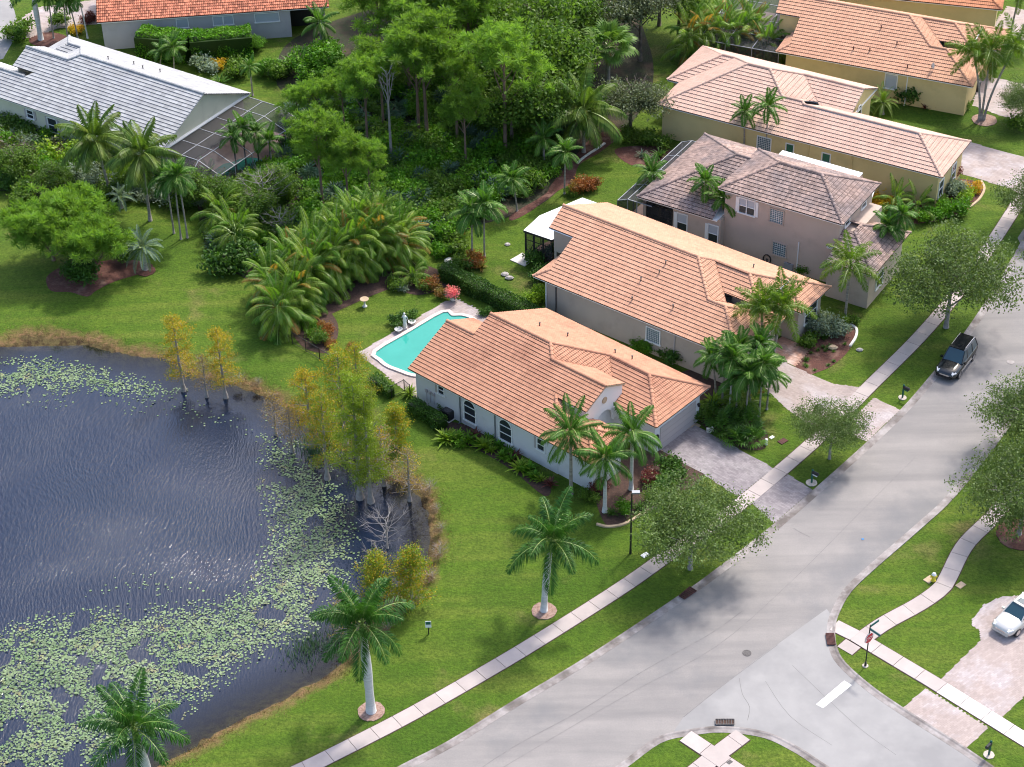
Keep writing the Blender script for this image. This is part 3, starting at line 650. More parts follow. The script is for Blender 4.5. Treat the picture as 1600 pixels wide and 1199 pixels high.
# ---- template for the peach and orange long houses
def long_house(name, label, A, B, ze, mt, wm, dx=0.0):
    H = House(name, label, A, B, ze, mt, wm); d = dx
    H.plane('n', 0, [(0, 0), (21.65 + d, 0), (17.8 + d, 3.85), (16.1 + d, 3.85), (12.85 + d, 7.1), (-1.8, 7.1), (-1.6, 4.6), (1.1, 4.6), (1.15, 1.15)])
    H.plane('b', 0, [(0, 0), (1.15, 1.15), (1.15, 4.6), (0, 4.6)])
    H.plane('f', 14.1, [(-1.8, 7.1), (12.85 + d, 7.1), (13.95 + d, 8.15), (17.5 + d, 8.15), (19.95 + d, 10.6), (19.0 + d, 11.55), (19.85 + d, 11.55), (22.4 + d, 14.1), (-1.8, 14.1)])
    H.plane('e', 19.95 + d, [(12.85 + d, 7.1), (13.95 + d, 8.15), (17.2 + d, 5.0), (16.1 + d, 3.88)])
    H.plane('n', 2.26, [(14.0 + d, 8.15), (17.5 + d, 8.15), (19.9 + d, 5.75), (16.45 + d, 5.75)])
    H.plane('e', 23.4 + d, [(17.5 + d, 8.15), (19.95 + d, 5.7), (19.95 + d, 10.6)])
    H.plane('n', 9.0, [(18.8 + d, 11.55), (19.85 + d, 11.55), (22.4 + d, 9.0), (18.8 + d, 9.0)])
    H.plane('e', 22.4 + d, [(19.85 + d, 11.55), (22.4 + d, 9.0), (22.4 + d, 14.1)])
    H.plane('f', 7.7, [(16.1 + d, 3.85), (17.8 + d, 3.85), (21.65 + d, 7.7), (19.95 + d, 7.7)])
    H.plane('e', 21.65 + d, [(17.8 + d, 3.85), (21.65 + d, 0), (21.65 + d, 7.7)])
    H.caps([(-1.8, 7.1, 12.85 + d, 7.1, 'n', 0), (12.85 + d, 7.1, 16.1 + d, 3.85, 'n', 0), (16.1 + d, 3.85, 17.8 + d, 3.85, 'n', 0), (17.8 + d, 3.85, 21.65 + d, 0, 'n', 0), (17.8 + d, 3.85, 21.65 + d, 7.7, 'f', 7.7),
            (12.85 + d, 7.1, 13.95 + d, 8.15, 'f', 14.1), (13.95 + d, 8.15, 17.5 + d, 8.15, 'f', 14.1), (17.5 + d, 8.15, 19.95 + d, 10.6, 'f', 14.1), (17.5 + d, 8.15, 19.9 + d, 5.75, 'n', 2.26),
            (19.0 + d, 11.55, 19.85 + d, 11.55, 'n', 9.0), (19.85 + d, 11.55, 22.4 + d, 9.0, 'n', 9.0), (19.85 + d, 11.55, 22.4 + d, 14.1, 'f', 14.1), (0, 0, 1.15, 1.15, 'n', 0)])
    H.soffit([(.05, .05), (21.6 + d, .05), (21.6 + d, 7.65), (19 + d, 7.65), (19 + d, 9.05), (22.35 + d, 9.05), (22.35 + d, 14.05), (-1.75, 14.05), (-1.75, 7.1), (1.1, 7.1), (1.1, 4.55), (.05, 4.55)])
    H.walls((1.0, .6, 21.0 + d, 7.1), (1.6, 4.9, 18 + d, 13.5), (17 + d, 9.6, 21.8 + d, 13.5))
    H.walls((17.0 + d, 6.3, 19.6 + d, 10.0, ze + 1.5), name='entry_tower')
    H.gable(-1.2, [(4.9, 0), (4.9, ze + 2.0), (5.5, ze + 2.2), (5.5, 0)], .25); H.gable(-1.2, [(8, ze - .1), (4.9, ze - .1), (4.9, ze + 2), (7.1, ze + 3.0), (13.6, ze), (13.6, ze - .1)], .2)
    H.gable(None, [(-1.2, ze - .3), (1.5, ze - .3), (1.5, ze + 1.95), (-1.2, ze + 1.95)], .2, y=4.85)
    mb = MB(); mb.box(19.94 + d, 5.6, ze + 1.4, 20.03 + d, 10.7, ze + 1.58); mb.build('tower_fascia', M['white_trim'], H.root)
    return H
H = long_house('house', 'taupe single-storey house with long peach tile roof and white-roofed patio at its back', (832, 431.6), (1103, 542), 3.6, T2, M['w_taupe'])
H2 = H
H.window('n', 12.0, 1.35, 1.35, 1.35, .6, 'block', label='square glass block window')
H.window('e', 10.75, 1.2, 2.0, 1.7, 21.8, 'sash', panes=2, label='white-framed front window over the flower bed')
H.pipe(2.2, .6, 3.4, 'iron'); H.pipe(14.9, .6, 3.4); H.pipe(1.1, .6, 3.4, 'white_trim')
H.vents([(10.6, 5.4, 'n', 0), (10.6, 4.4, 'n', 0), (9.5, 3.2, 'n', 0), (13.7, 2.0, 'n', 0), (9.9, 1.3, 'n', 0), (16.5, 10.5, 'f', 14.1)])
mb = MB(); mb.box(20.95, 1.2, 0, 21.05, 6.2, 2.3); mb.build('garage_door', M['white_trim'], H.root)

# ---- house 3: two-storey
H = House('two_storey_house', 'pinkish two-storey house with weathered brown hip roofs and a screened rear porch', (1122, 294.5), (1316, 351.7), 6.9, T3, M['w_pink'])
H3 = H; ZL = 3.95
H.plane('n', 0, [(0, 0), (12.5, 0), (8.35, 4.15), (4.15, 4.15)])
H.plane('b', 0, [(0, 0), (4.15, 4.15), (0, 8.3)]); H.plane('e', 12.5, [(8.35, 4.15), (12.5, 0), (12.5, 8.3)])
H.plane('f', 8.3, [(0, 8.3), (4.15, 4.15), (8.35, 4.15), (12.5, 8.3), (10.3, 8.3), (10.3, 9.4), (2, 9.4), (2, 8.3)])
H.plane('n', -.8, [(-8.05, -.8), (.0, -.8), (.0, 6.1), (-1.15, 6.1)], ZL); H.plane('b', -8.05, [(-8.05, -.8), (-1.15, 6.1), (-8.05, 13.0)], ZL)
H.plane('f', 13.0, [(-1.15, 6.1), (.6, 6.1), (.6, 8.4), (10.5, 8.4), (10.5, 13.0), (-8.05, 13.0)], ZL)
H.plane('n', -2.0, [(16.6, -2.0), (13.1, 1.5), (12.0, 1.5), (12.0, -2.0)], ZL); H.plane('e', 16.6, [(16.6, -2.0), (13.1, 1.5), (13.1, 2.9), (16.6, 6.4)], ZL); H.plane('f', 6.4, [(13.1, 2.9), (16.6, 6.4), (12, 6.4), (12, 2.9)], ZL)
H.caps([(0, 0, 4.15, 4.15, 'n', 0), (4.15, 4.15, 8.35, 4.15, 'n', 0), (8.35, 4.15, 12.5, 0, 'n', 0), (8.35, 4.15, 12.5, 8.3, 'f', 8.3), (0, 8.3, 4.15, 4.15, 'f', 8.3),
        (-8.05, -.8, -1.15, 6.1, 'n', -.8, ZL), (-1.15, 6.1, -8.05, 13.0, 'f', 13.0, ZL), (-1.15, 6.1, .3, 6.1, 'n', -.8, ZL), (16.6, -2, 13.1, 1.5, 'n', -2, ZL), (13.1, 1.5, 13.1, 2.9, 'e', 16.6, ZL), (13.1, 2.9, 16.6, 6.4, 'f', 6.4, ZL)])
H.soffit([(.05, .05), (12.45, .05), (12.45, 8.25), (10.25, 8.25), (10.25, 9.35), (2, 9.35), (2, 8.25), (.05, 8.25)])
H.soffit([(-8.0, -.75), (.4, -.75), (.4, .62), (11.0, .62), (11.0, .35), (12.0, .35), (12.0, -1.95), (16.55, -1.95), (16.55, 6.35), (12, 6.35), (10.4, 12.95), (-8.0, 12.95)], ZL)
H.walls((.5, .55, 12, 7.8), (2, 7.8, 10, 9)); H.walls((-4.4, -.3, .6, 12.3, ZL - .16), (-7.6, 4, -4, 12.3, ZL - .16), (.5, 8, 10.2, 12.3, ZL - .16), (12, -1.5, 16.1, 5.9, ZL - .16))
H.walls((12.0, .5, 13.2, 7.4, 5.2), name='bay_wall')
H.window('n', 2.0, 4.75, 1.55, 1.5, .55, 'shade', shut=2, label='upstairs twin sash window with white surround')
H.window('n', 5.15, 4.75, 1.3, 1.35, .55, 'block', label='upper glass block window', frame='w_pink'); H.window('n', 5.65, 1.35, 1.3, 1.3, .55, 'block', label='lower glass block window', frame='w_pink')
mb = MB(); mb.box(2.72, .44, 4.75, 2.8, .5, 6.25); mb.build('mullion', M['white_trim'], H.root)
H.window('n', -3.9, 1.35, 1.0, 1.85, -.3, 'shade', shut=1); H.window('n', -.6, 1.2, .95, 1.8, -.3, 'shade', shut=1)
H.window('e', 1.7, 5.6, .9, .9, 12.0, 'sash'); H.window('e', 5.3, 5.6, .9, .9, 12.0, 'sash'); H.window('e', .2, 1.1, 1.4, 1.5, 16.1, 'sash')
H.pipe(8.2, .55, 3.4, 'white_trim')
for (x0, x1) in ((-7.2, -5.9), (-5.8, -4.5)):
    mb = MB(); mb.box(x0, -.28, .3, x1, -.26, 3.2); fo = mb.build('screen_panel', M['screen'], H.root)
    mb = MB(); mb.bar((x0, -.27, .3), (x0, -.27, 3.3), .07); mb.bar((x1, -.27, .3), (x1, -.27, 3.3), .07); mb.bar((x0, -.27, 2.2), (x1, -.27, 2.2), .06); mb.build('frame', M['bronze'], fo)
mb = MB(); mb.box(-7.6, -.3, -.05, -7.3, 4, ZL - .16); mb.box(-7.3, 3.9, -.05, -4.4, 4.0, ZL - .16, 1); mb.build('porch_wall', [M['w_pink'], M['w_mauve']], H.root)

# ---- house 4: pale-roofed yellow house
H = House('house', 'long yellow house', (1025.3, 163.3), (1469.6, 277.7), 3.85, T4, M['w_yellow'])
H4 = H
H.root['label'] = 'long yellow house with a pale dusty-pink tile roof behind the two-storey house'
H.plane('n', 0, [(0, 0), (30.5, 0), (26.5, 3.96), (14.4, 3.96), (14.1, 4.27), (11.93, 4.27), (9.3, 6.9), (6.9, 6.9)])
H.plane('b', 0, [(0, 0), (6.9, 6.9), (4.29, 9.55), (0, 5.26)])
H.plane('b', -1.44, [(-1.44, 5.26), (2.85, 9.55), (-1.44, 13.84)]); H.plane('n', 5.26, [(-1.44, 5.26), (0, 5.26), (4.29, 9.55), (2.85, 9.55)])
H.plane('f', 13.84, [(-1.44, 13.84), (2.85, 9.55), (4.29, 9.55), (6.9, 6.9), (9.3, 6.9), (12.0, 9.6), (18.5, 9.6), (18.5, 13.84)])
H.plane('n', 5.36, [(12.0, 9.6), (18.5, 9.6), (18.5, 6.6), (15.0, 6.6)])
H.plane('e', 16.2, [(9.3, 6.9), (12, 9.6), (14.7, 6.95), (11.95, 4.27)])
H.plane('f', 7.92, [(14.2, 3.96), (26.5, 3.96), (30.5, 7.92), (16, 7.92)]); H.plane('f', 8.54, [(11.95, 4.27), (14.15, 4.27), (14.15, 6.4)])
H.plane('e', 30.5, [(26.5, 3.96), (30.5, 0), (30.5, 7.92)])
H.caps([(0, 0, 6.9, 6.9, 'n', 0), (6.9, 6.9, 9.3, 6.9, 'n', 0), (9.3, 6.9, 11.93, 4.27, 'n', 0), (11.93, 4.27, 14.1, 4.27, 'n', 0), (14.1, 4.27, 14.4, 3.96, 'n', 0), (14.4, 3.96, 26.5, 3.96, 'n', 0), (26.5, 3.96, 30.5, 0, 'n', 0), (26.5, 3.96, 30.5, 7.92, 'f', 7.92),
        (-1.44, 5.26, 2.85, 9.55, 'n', 5.26), (2.85, 9.55, 4.29, 9.55, 'n', 5.26), (4.29, 9.55, 6.9, 6.9, 'b', 0), (9.3, 6.9, 12, 9.6, 'f', 13.84), (12, 9.6, 18.5, 9.6, 'n', 5.36)])
H.soffit([(.05, .05), (30.45, .05), (30.45, 7.87), (18.4, 7.87), (18.4, 13.8), (-1.4, 13.8), (-1.4, 5.3), (.05, 5.2)])
H.walls((.5, .5, 30.0, 7.4), (-.9, 5.8, 18.0, 13.3)); H.gable(18.1, [(6.7, 3.2), (6.7, 4.3), (9.6, 5.65), (13.4, 3.9), (13.4, 3.2)], .2)
H.walls((15.0, 6.9, 18.3, 8.2, 4.4), name='entry_tower')
H.window('e', 8.6, 2.1, 1.0, 1.5, 18.35, 'sash', arch=True, label='tall dark arched window')
H.window('n', 11.15, 1.55, 1.4, 1.4, .5, 'block', label='square glass block window'); H.window('n', 14.25, 2.05, .75, .9, .5, 'sash', panes=1, gl='glass_green', label='small green window, the left one'); H.window('n', 18.1, 2.05, .8, .9, .5, 'sash', panes=1, gl='glass_green', label='small green window, the right one')
H.window('e', 1.0, .9, 1.1, 1.7, 30.0, 'sash'); H.window('e', 4.5, .9, 1.1, 1.7, 30.0, 'sash')
H.pipe(16.6, .5, 3.6, 'w_yellow'); H.pipe(21.2, .5, 3.6, 'w_yellow')
# ---- house 5
H = long_house('house', 'yellow house with bright orange-pink tile roof and a row of red-leaved plants on its wall', (1212, 81), (1517, 136), 3.75, T5, M['w_yellow'], -.55)
H5 = H
H.window('n', 11.9, 1.6, 1.2, 1.6, .6, 'sash', panes=1, gl='shade', label='window with its blind down')
H.pipe(14.2, .6, 3.5, 'white_trim'); H.vents([(9.9, 4.9, 'n', 0), (12.1, 3.3, 'n', 0), (7.9, 1.8, 'n', 0), (9.6, 2.0, 'n', 0), (14.0, .8, 'n', 0)], 'rust_grate')
# ---- house 6 (only its front wall shows)
H = House('house', 'yellow house with a red-orange roof cut off by the top edge of the photo', (1407, 0), (1565, 16), 3.75, tile('red_orange_tile', (.55, .24, .13), (.5, .22, .12)), M['w_yellow'])
H6 = H
H.plane('n', 0, [(-13, 0), (11.1, 0), (7.1, 4.0), (3.5, 4.0), (.5, 7.0), (-6, 7.0)]); H.plane('f', 14, [(-6, 7), (.5, 7.0), (3.4, 9.9), (11.1, 14), (-13, 14)]); H.plane('b', -13, [(-13, 0), (-6, 7), (-13, 14)]); H.plane('e', 11.1, [(7.1, 4.0), (11.1, 0), (11.1, 8)]); H.plane('f', 8, [(3.5, 4.0), (7.1, 4.0), (11.1, 8), (7.5, 8)]); H.plane('e', 7.5, [(.5, 7), (3.5, 4.0), (5.5, 6), (3.4, 9.9)])
H.caps([(7.1, 4, 11.1, 0, 'n', 0), (-6, 7, .5, 7, 'n', 0), (.5, 7, 3.5, 4, 'n', 0), (-13, 0, -6, 7, 'n', 0)])
H.soffit([(-12.9, .05), (11.05, .05), (11.05, 8), (8, 13.9), (-12.9, 13.9)]); H.walls((-12.4, .5, 10.5, 13.3)); H.pipe(3, .5, 3.5, 'w_yellow'); H.pipe(-8, .5, 3.5, 'w_yellow')
# ---- house 7
H = House('house', 'grey-walled house with a bright red tile roof behind the long clipped hedge', (151, 36), (512, 11), 3.55, T6, M['w_grey'])
H7 = H
H.plane('n', 0, [(0, 0), (25.7, 0), (25.7, 7), (3.0, 7), (0, 4.0)], amp=.07); H.plane('f', 14, [(3.0, 7), (25.7, 7), (25.7, 14), (0, 14), (0, 10)]); H.plane('b', -4.0, [(3, 7), (0, 10), (0, 4)])
H.caps([(3, 7, 25.7, 7, 'n', 0), (0, 4, 3, 7, 'n', 0)]); H.soffit([(.05, .05), (25.65, .05), (25.65, 13.9), (.05, 13.9)]); H.walls((.45, .4, 21.3, 13.4), (21.3, 3.2, 25.2, 13.4))
H.gable(.4, [(.4, 3.3), (4, 4.9), (10, 4.9), (13.4, 3.5), (13.4, 3.3)])
H.window('n', 12.75, 2.1, 1.0, 1.0, .4, 'shade', panes=1); H.window('n', 13.9, 2.1, 1.0, 1.0, .4, 'shade', panes=1); H.window('n', 17.4, 2.1, 2.6, 1.0, .4, 'shade', panes=1, label='wide pale window under the eave'); H.window('n', 8.7, 2.1, 1.2, 1.0, .4, 'shade', panes=1)
mb = MB(); mb.box(24.4, .4, 0, 24.8, .8, 3.3); mb.build('porch_post', M['w_grey'], H.root); mb = MB(); mb.box(21.3, 3.0, 0, 24.8, 3.2, 3.3); mb.build('porch_back_wall', M['bronze'], H.root)
# ---- house 8
H = House('house', 'cream house with flat grey-white tile roof at the left edge beside a screened pool', (0, 153), (250, 238), 3.55, T8, M['w_cream'])
H8 = H; FL = dict(amp=.0, tw=.62, te=.37, lift=.06)
H.plane('n', 0, [(-9, 0), (21.9, 0), (21.9, 7.1), (5.4, 7.1), (4.4, 6.15), (-1.5, 6.15), (-1.4, 3.8), (1.74, 3.8), (.95, 3.0), (-6, 3.0)], **FL)
H.plane('f', 14.2, [(21.9, 7.1), (5.4, 7.1), (1.9, 10.6), (.1, 10.6), (-3.5, 14.2), (21.9, 14.2)], **FL); H.plane('b', -3.5, [(.1, 10.6), (-3.5, 7.0), (-3.5, 14.2)], **FL)
H.plane('n', 7.0, [(.1, 10.6), (1.9, 10.6), (-1.7, 7.0), (-3.5, 7.0)], **FL); H.plane('b', -1.7, [(5.4, 7.1), (1.9, 10.6), (-.2, 8.5), (2.05, 8.5), (4.4, 6.15)], **FL)
H.plane('f', 12.3, [(-1.5, 6.15), (4.4, 6.15), (2.05, 8.5), (-1.5, 8.5)], **FL); H.plane('f', 6.0, [(-6, 3), (.95, 3), (-.85, 4.8), (-4.8, 4.8)], **FL)
H.caps([(21.9, 7.1, 5.4, 7.1, 'n', 0), (5.4, 7.1, 4.4, 6.15, 'n', 0), (4.4, 6.15, -1.5, 6.15, 'n', 0), (5.4, 7.1, 1.9, 10.6, 'f', 14.2), (.1, 10.6, 1.9, 10.6, 'f', 14.2), (.1, 10.6, -3.5, 14.2, 'f', 14.2), (.95, 3, -6, 3, 'n', 0)])
H.soffit([(-8.9, .05), (21.8, .05), (21.8, 14.15), (-3.4, 14.15), (-3.4, 7.05), (-1.4, 7.05), (-1.4, 5.9), (-8.9, 5.9)]); H.walls((-8.4, .5, 21.2, 5.4), (0, 3, 21.2, 13.6), (-3, 7.6, 1, 13.6))
H.gable(21.3, [(.5, 3.3), (7.1, 6.55), (13.7, 3.6), (13.7, 3.3)]); H.gable(-1.1, [(4.0, 2.5), (4.0, 5.1), (6.15, 6.1), (8.4, 5), (8.4, 2.5)])
H.window('n', 3.15, 1.95, .85, .9, .5, 'sash', shut=2); H.window('n', 6.05, 1.2, 1.2, 1.55, .5, 'sash', shut=2)
H.vents([(7.5, 8.8, 'f', 14.2), (9.7, 10.2, 'f', 14.2), (11.5, 9.6, 'f', 14.2), (13, 10.5, 'f', 14.2)])
# ------------------------------------------------------------------ plants
M['bark'] = mat('bark', (.20, .16, .13), (.11, .085, .07), scale=3, rough=.95, bump=.6, bscale=12)
M['bark_grey'] = mat('grey_bark', (.34, .31, .29), (.22, .20, .18), scale=3, rough=.95, bump=.4, bscale=10)
M['pine_bark'] = mat('pine_bark', (.23, .15, .11), (.15, .10, .08), scale=2, rough=.95, bump=.6, bscale=8)
M['royal_trunk'] = mat('royal_trunk', (.62, .61, .60), (.48, .47, .46), scale=2.2, rough=.85, bump=.3, bscale=6, stretch=((.3, .3, 3), 0))
M['palm_trunk'] = mat('palm_trunk', (.36, .33, .29), (.22, .19, .17), scale=2, rough=.9, bump=.6, bscale=5, stretch=((.3, .3, 4), 0))
M['crownshaft'] = mat('crownshaft', (.16, .27, .05), (.22, .28, .08), scale=3, rough=.4)
M['dead_thatch'] = leaf('dead_thatch', (.26, .14, .06), (.18, .10, .05), .25)
M['royal'] = leaf('royal_leaf', (.036, .12, .020), (.065, .17, .022), .34, tv=.5)
M['coco'] = leaf('coconut_leaf', (.06, .13, .018), (.15, .20, .028), .4, tv=.5)
M['foxtail'] = leaf('foxtail_leaf', (.09, .19, .020), (.18, .25, .025), .42)
M['small_palm'] = leaf('small_palm_leaf', (.050, .14, .018), (.095, .20, .022), .38, tv=.5)
M['areca'] = leaf('areca_leaf', (.075, .19, .020), (.21, .29, .03), .42, tv=.5)
M['areca_old'] = leaf('areca_old_leaf', (.30, .20, .035), (.24, .12, .03), .4)
M['silver'] = leaf('silver_leaf', (.15, .22, .17), (.10, .17, .12), .3)
M['fan'] = leaf('fan_leaf', (.09, .19, .03), (.14, .23, .04), .4)
M['palmetto'] = leaf('palmetto_leaf', (.055, .125, .07), (.10, .17, .10), .3)
M['oak'] = leaf('oak_leaf', (.075, .130, .034), (.14, .205, .055), .38, tv=.6)
M['forest'] = leaf('forest_leaf', (.07, .155, .022), (.15, .24, .03), .46, tv=.55)
M['olive'] = leaf('olive_leaf', (.085, .115, .055), (.12, .15, .07), .3, tv=.45)
M['pine'] = leaf('pine_needles', (.125, .255, .032), (.21, .34, .045), .5, tv=.5)
M['cypress'] = leaf('cypress_green', (.15, .24, .018), (.24, .30, .025), .42, tv=.5)
M['cypress_gold'] = leaf('cypress_gold', (.38, .30, .025), (.50, .31, .025), .42, tv=.5)
M['cypress_brown'] = leaf('cypress_brown', (.26, .19, .12), (.18, .13, .09), .3)
M['hedge'] = leaf('hedge_leaf', (.04, .11, .016), (.075, .16, .018), .3, tv=.55)
M['bright'] = leaf('bright_leaf', (.07, .21, .012), (.13, .26, .015), .4, tv=.5)
M['ficus'] = leaf('ficus_leaf', (.075, .22, .012), (.13, .28, .016), .35, tv=.6)
M['lime'] = leaf('lime_leaf', (.17, .30, .02), (.24, .33, .03), .4)
M['yellow'] = leaf('yellow_leaf', (.50, .40, .02), (.55, .28, .03), .4)
M['red'] = leaf('red_leaf', (.17, .04, .04), (.10, .05, .035), .3); M['purple'] = leaf('purplish_leaf', (.09, .07, .055), (.06, .085, .03), .3)
M['pinkf'] = leaf('pink_flower', (.65, .10, .16), (.75, .35, .25), .3)
M['silverbush'] = leaf('silver_bush', (.22, .28, .22), (.14, .20, .12), .3)
M['croton'] = leaf('croton_leaf', (.28, .10, .03), (.12, .14, .02), .3)

def rv(R): v = R.normal(size=3); return v / np.linalg.norm(v)
def leaf_quads(C, size, R, up=.5, aspect=.55, var=.35, dirs=None):
    """a diamond leaf at every centre"""
    n = len(C); a = R.normal(size=(n, 3)) if dirs is None else dirs + R.normal(size=(n, 3)) * .5
    a /= np.linalg.norm(a, axis=1)[:, None]; nn = R.normal(size=(n, 3)); nn[:, 2] += up * 2; b = np.cross(nn, a); b /= np.linalg.norm(b, axis=1)[:, None] + 1e-9
    s = size * (1 + var * R.uniform(-1, 1, (n, 1))); V = np.stack([C - a * s * .5, C - b * s * aspect * .5, C + a * s * .5, C + b * s * aspect * .5], 1).reshape(-1, 3)
    return V, np.arange(4 * n).reshape(n, 4)
def limbs(R, h, r, n, spread, top, base=(0, 0, 0), fork=.4, mb=None, lean=0.0, sub=3):
    """tapered trunk with curved limbs; returns tip points"""
    mb = mb or MB(); b = Vector(base); tips = []
    lx, ly = R.uniform(-lean, lean), R.uniform(-lean, lean)
    tr = [b + Vector((lx * t * t, ly * t * t, h * t)) for t in (0, .12, .35, .6, .8, 1)]
    mb.tube(tr, [r * 1.35, r * 1.05, r * .9, r * .7, r * .5, r * .25], 7)
    for i in range(n):
        t = fork + (1 - fork) * (i + R.uniform(0, 1)) / n; p = b + Vector((lx * t * t, ly * t * t, h * t)); an = i * 2.4 + R.uniform(-.5, .5); L = spread * R.uniform(.6, 1.0) * (1.15 - .5 * (t - fork) / (1 - fork))
        up_ = (top - h * t) * R.uniform(.4, .95)
        q1 = p + Vector((math.cos(an) * L * .45, math.sin(an) * L * .45, up_ * .35)); q2 = p + Vector((math.cos(an) * L, math.sin(an) * L, up_))
        mb.tube([p, q1, q2], [r * .42, r * .26, r * .08], 5, cap=False); tips.append(q2)
        for k in range(sub):
            a2 = an + R.uniform(-1, 1); m = q1.lerp(q2, R.uniform(.1, .8)); e = m + Vector((math.cos(a2), math.sin(a2), R.uniform(.2, .9))) * L * .4
            mb.tube([m, e], [r * .16, r * .04], 4, cap=False); tips.append(e)
    return mb, tips
# ---- broadleaf crowns: many small sprays through a lobed volume
def crown(seed, rad, hgt, nspray, per, size, spr=.45, lobes=9, mats=None, up=.5, fill=.35, flat=1.0, gap=.0):
    R = np.random.default_rng(seed); L = []
    for i in range(lobes):
        a = i * 2.399 + R.uniform(-.4, .4); q = R.uniform(.3, .74) * rad if i else 0; z = R.uniform(-.22, .34) * hgt * (1 - .5 * q / rad)
        L.append((q * math.cos(a), q * math.sin(a), z, R.uniform(.30, .50) * rad))
    S = []
    while len(S) < nspray:
        l = L[R.integers(len(L))]; d = rv(R); d[2] = d[2] * .9 + .15; k = (R.uniform(.0, 1) if R.uniform() < fill else R.uniform(.82, 1.08))
        p = np.array([l[0] + d[0] * l[3] * k, l[1] + d[1] * l[3] * k, l[2] + d[2] * l[3] * k * hgt / rad * .62 * flat])
        if p[2] < -.48 * hgt: continue
        S.append(p)
    S = np.array(S); C = np.repeat(S, per, 0) + R.normal(size=(nspray * per, 3)) * spr * .5 * np.array([1, 1, .7])
    V, F = leaf_quads(C, size, R, up); t = np.repeat(R.uniform(0, 1, nspray), per) * .6 + R.uniform(0, .4, len(F))
    return V, F, t
def crown_me(name, mat_, *a, **k):
    V, F, t = crown(*a, **k); return mesh(name, V, F, [mat_], None, t)
ME = {}
for i in range(3): ME['oak%d' % i] = crown_me('foliage', M['oak'], 20 + i, 5.0, 4.6, 640, 36, .185, spr=.75, lobes=17, fill=.25, up=.7)
for i in range(4): ME['forest%d' % i] = crown_me('foliage', M['forest'], 40 + i, 3.6, 4.6, 330, 22, .34, spr=.9, lobes=9, up=.8)
for i in range(2): ME['olive%d' % i] = crown_me('foliage', M['olive'], 50 + i, 4.0, 4.8, 420, 24, .26, spr=.8, lobes=12, up=.7)
for nm_, mt_ in (('bush', 'forest'), ('brightbush', 'bright'), ('darkbush', 'hedge'), ('limebush', 'lime'), ('silverbush', 'silverbush'), ('redbush', 'red'), ('purplebush', 'purple'), ('croton', 'croton'), ('yellowbush', 'yellow')):
    for i in range(2): ME[nm_ + str(i)] = crown_me('foliage', M[mt_], 60 + i, 1.0, 1.3, 110, 16, .20, spr=.42, lobes=6, up=.6)
def limb_me(seed, h, r, n, spread, top, m, **k):
    mb, tips = limbs(random.Random(seed), h, r, n, spread, top, **k); return mb.me('trunk', [m], True), tips
for i in range(3): ME['oakt%d' % i] = limb_me(70 + i, 4.2, .17, 9, 3.0, 5.6, M['bark_grey'])[0]
for i in range(2): ME['fort%d' % i] = limb_me(75 + i, 6.0, .2, 8, 2.4, 7.5, M['bark'], fork=.5)[0]
# ---- pines: needle tufts on clumped boughs
def pine(seed, h, spread, nb, tufts, low=.45):
    R = np.random.default_rng(seed); rr = random.Random(seed); mb, tips = limbs(rr, h, .16, nb, spread, h * 1.02, fork=low, lean=.5, sub=3)
    C = []
    for t in tips:
        k = R.integers(int(tufts * .5), tufts + 1)
        for _ in range(k): C.append(np.array(t) + R.normal(size=3) * np.array([.75, .75, .35]))
    C.append(np.array([0, 0, h + .2])); C = np.array(C); n = 64; m = len(C)
    D = R.normal(size=(m * n, 3)); D[:, 2] = D[:, 2] * .8 + .35; D /= np.linalg.norm(D, axis=1)[:, None]; CC = np.repeat(C, n, 0)
    L = R.uniform(.42, .72, (m * n, 1)); W = np.cross(D, R.normal(size=(m * n, 3))); W /= np.linalg.norm(W, axis=1)[:, None]
    V = np.stack([CC + D * .05 - W * .014, CC + D * .05 + W * .014, CC + D * L + W * .026, CC + D * L - W * .026], 1).reshape(-1, 3)
    return mb.me('trunk', [M['pine_bark']], True), mesh('needles', V, np.arange(4 * m * n).reshape(-1, 4), [M['pine']], None, np.repeat(R.uniform(0, 1, m), n) * .7 + R.uniform(0, .3, m * n))
for i in range(4): ME['pine%d' % i] = pine(80 + i, 11.5, 2.3, 13, 4, .42)
ME['pine_low'] = pine(90, 6.0, 3.0, 22, 5, .03)
ME['pine_low1'] = pine(91, 5.4, 2.7, 20, 5, .05)
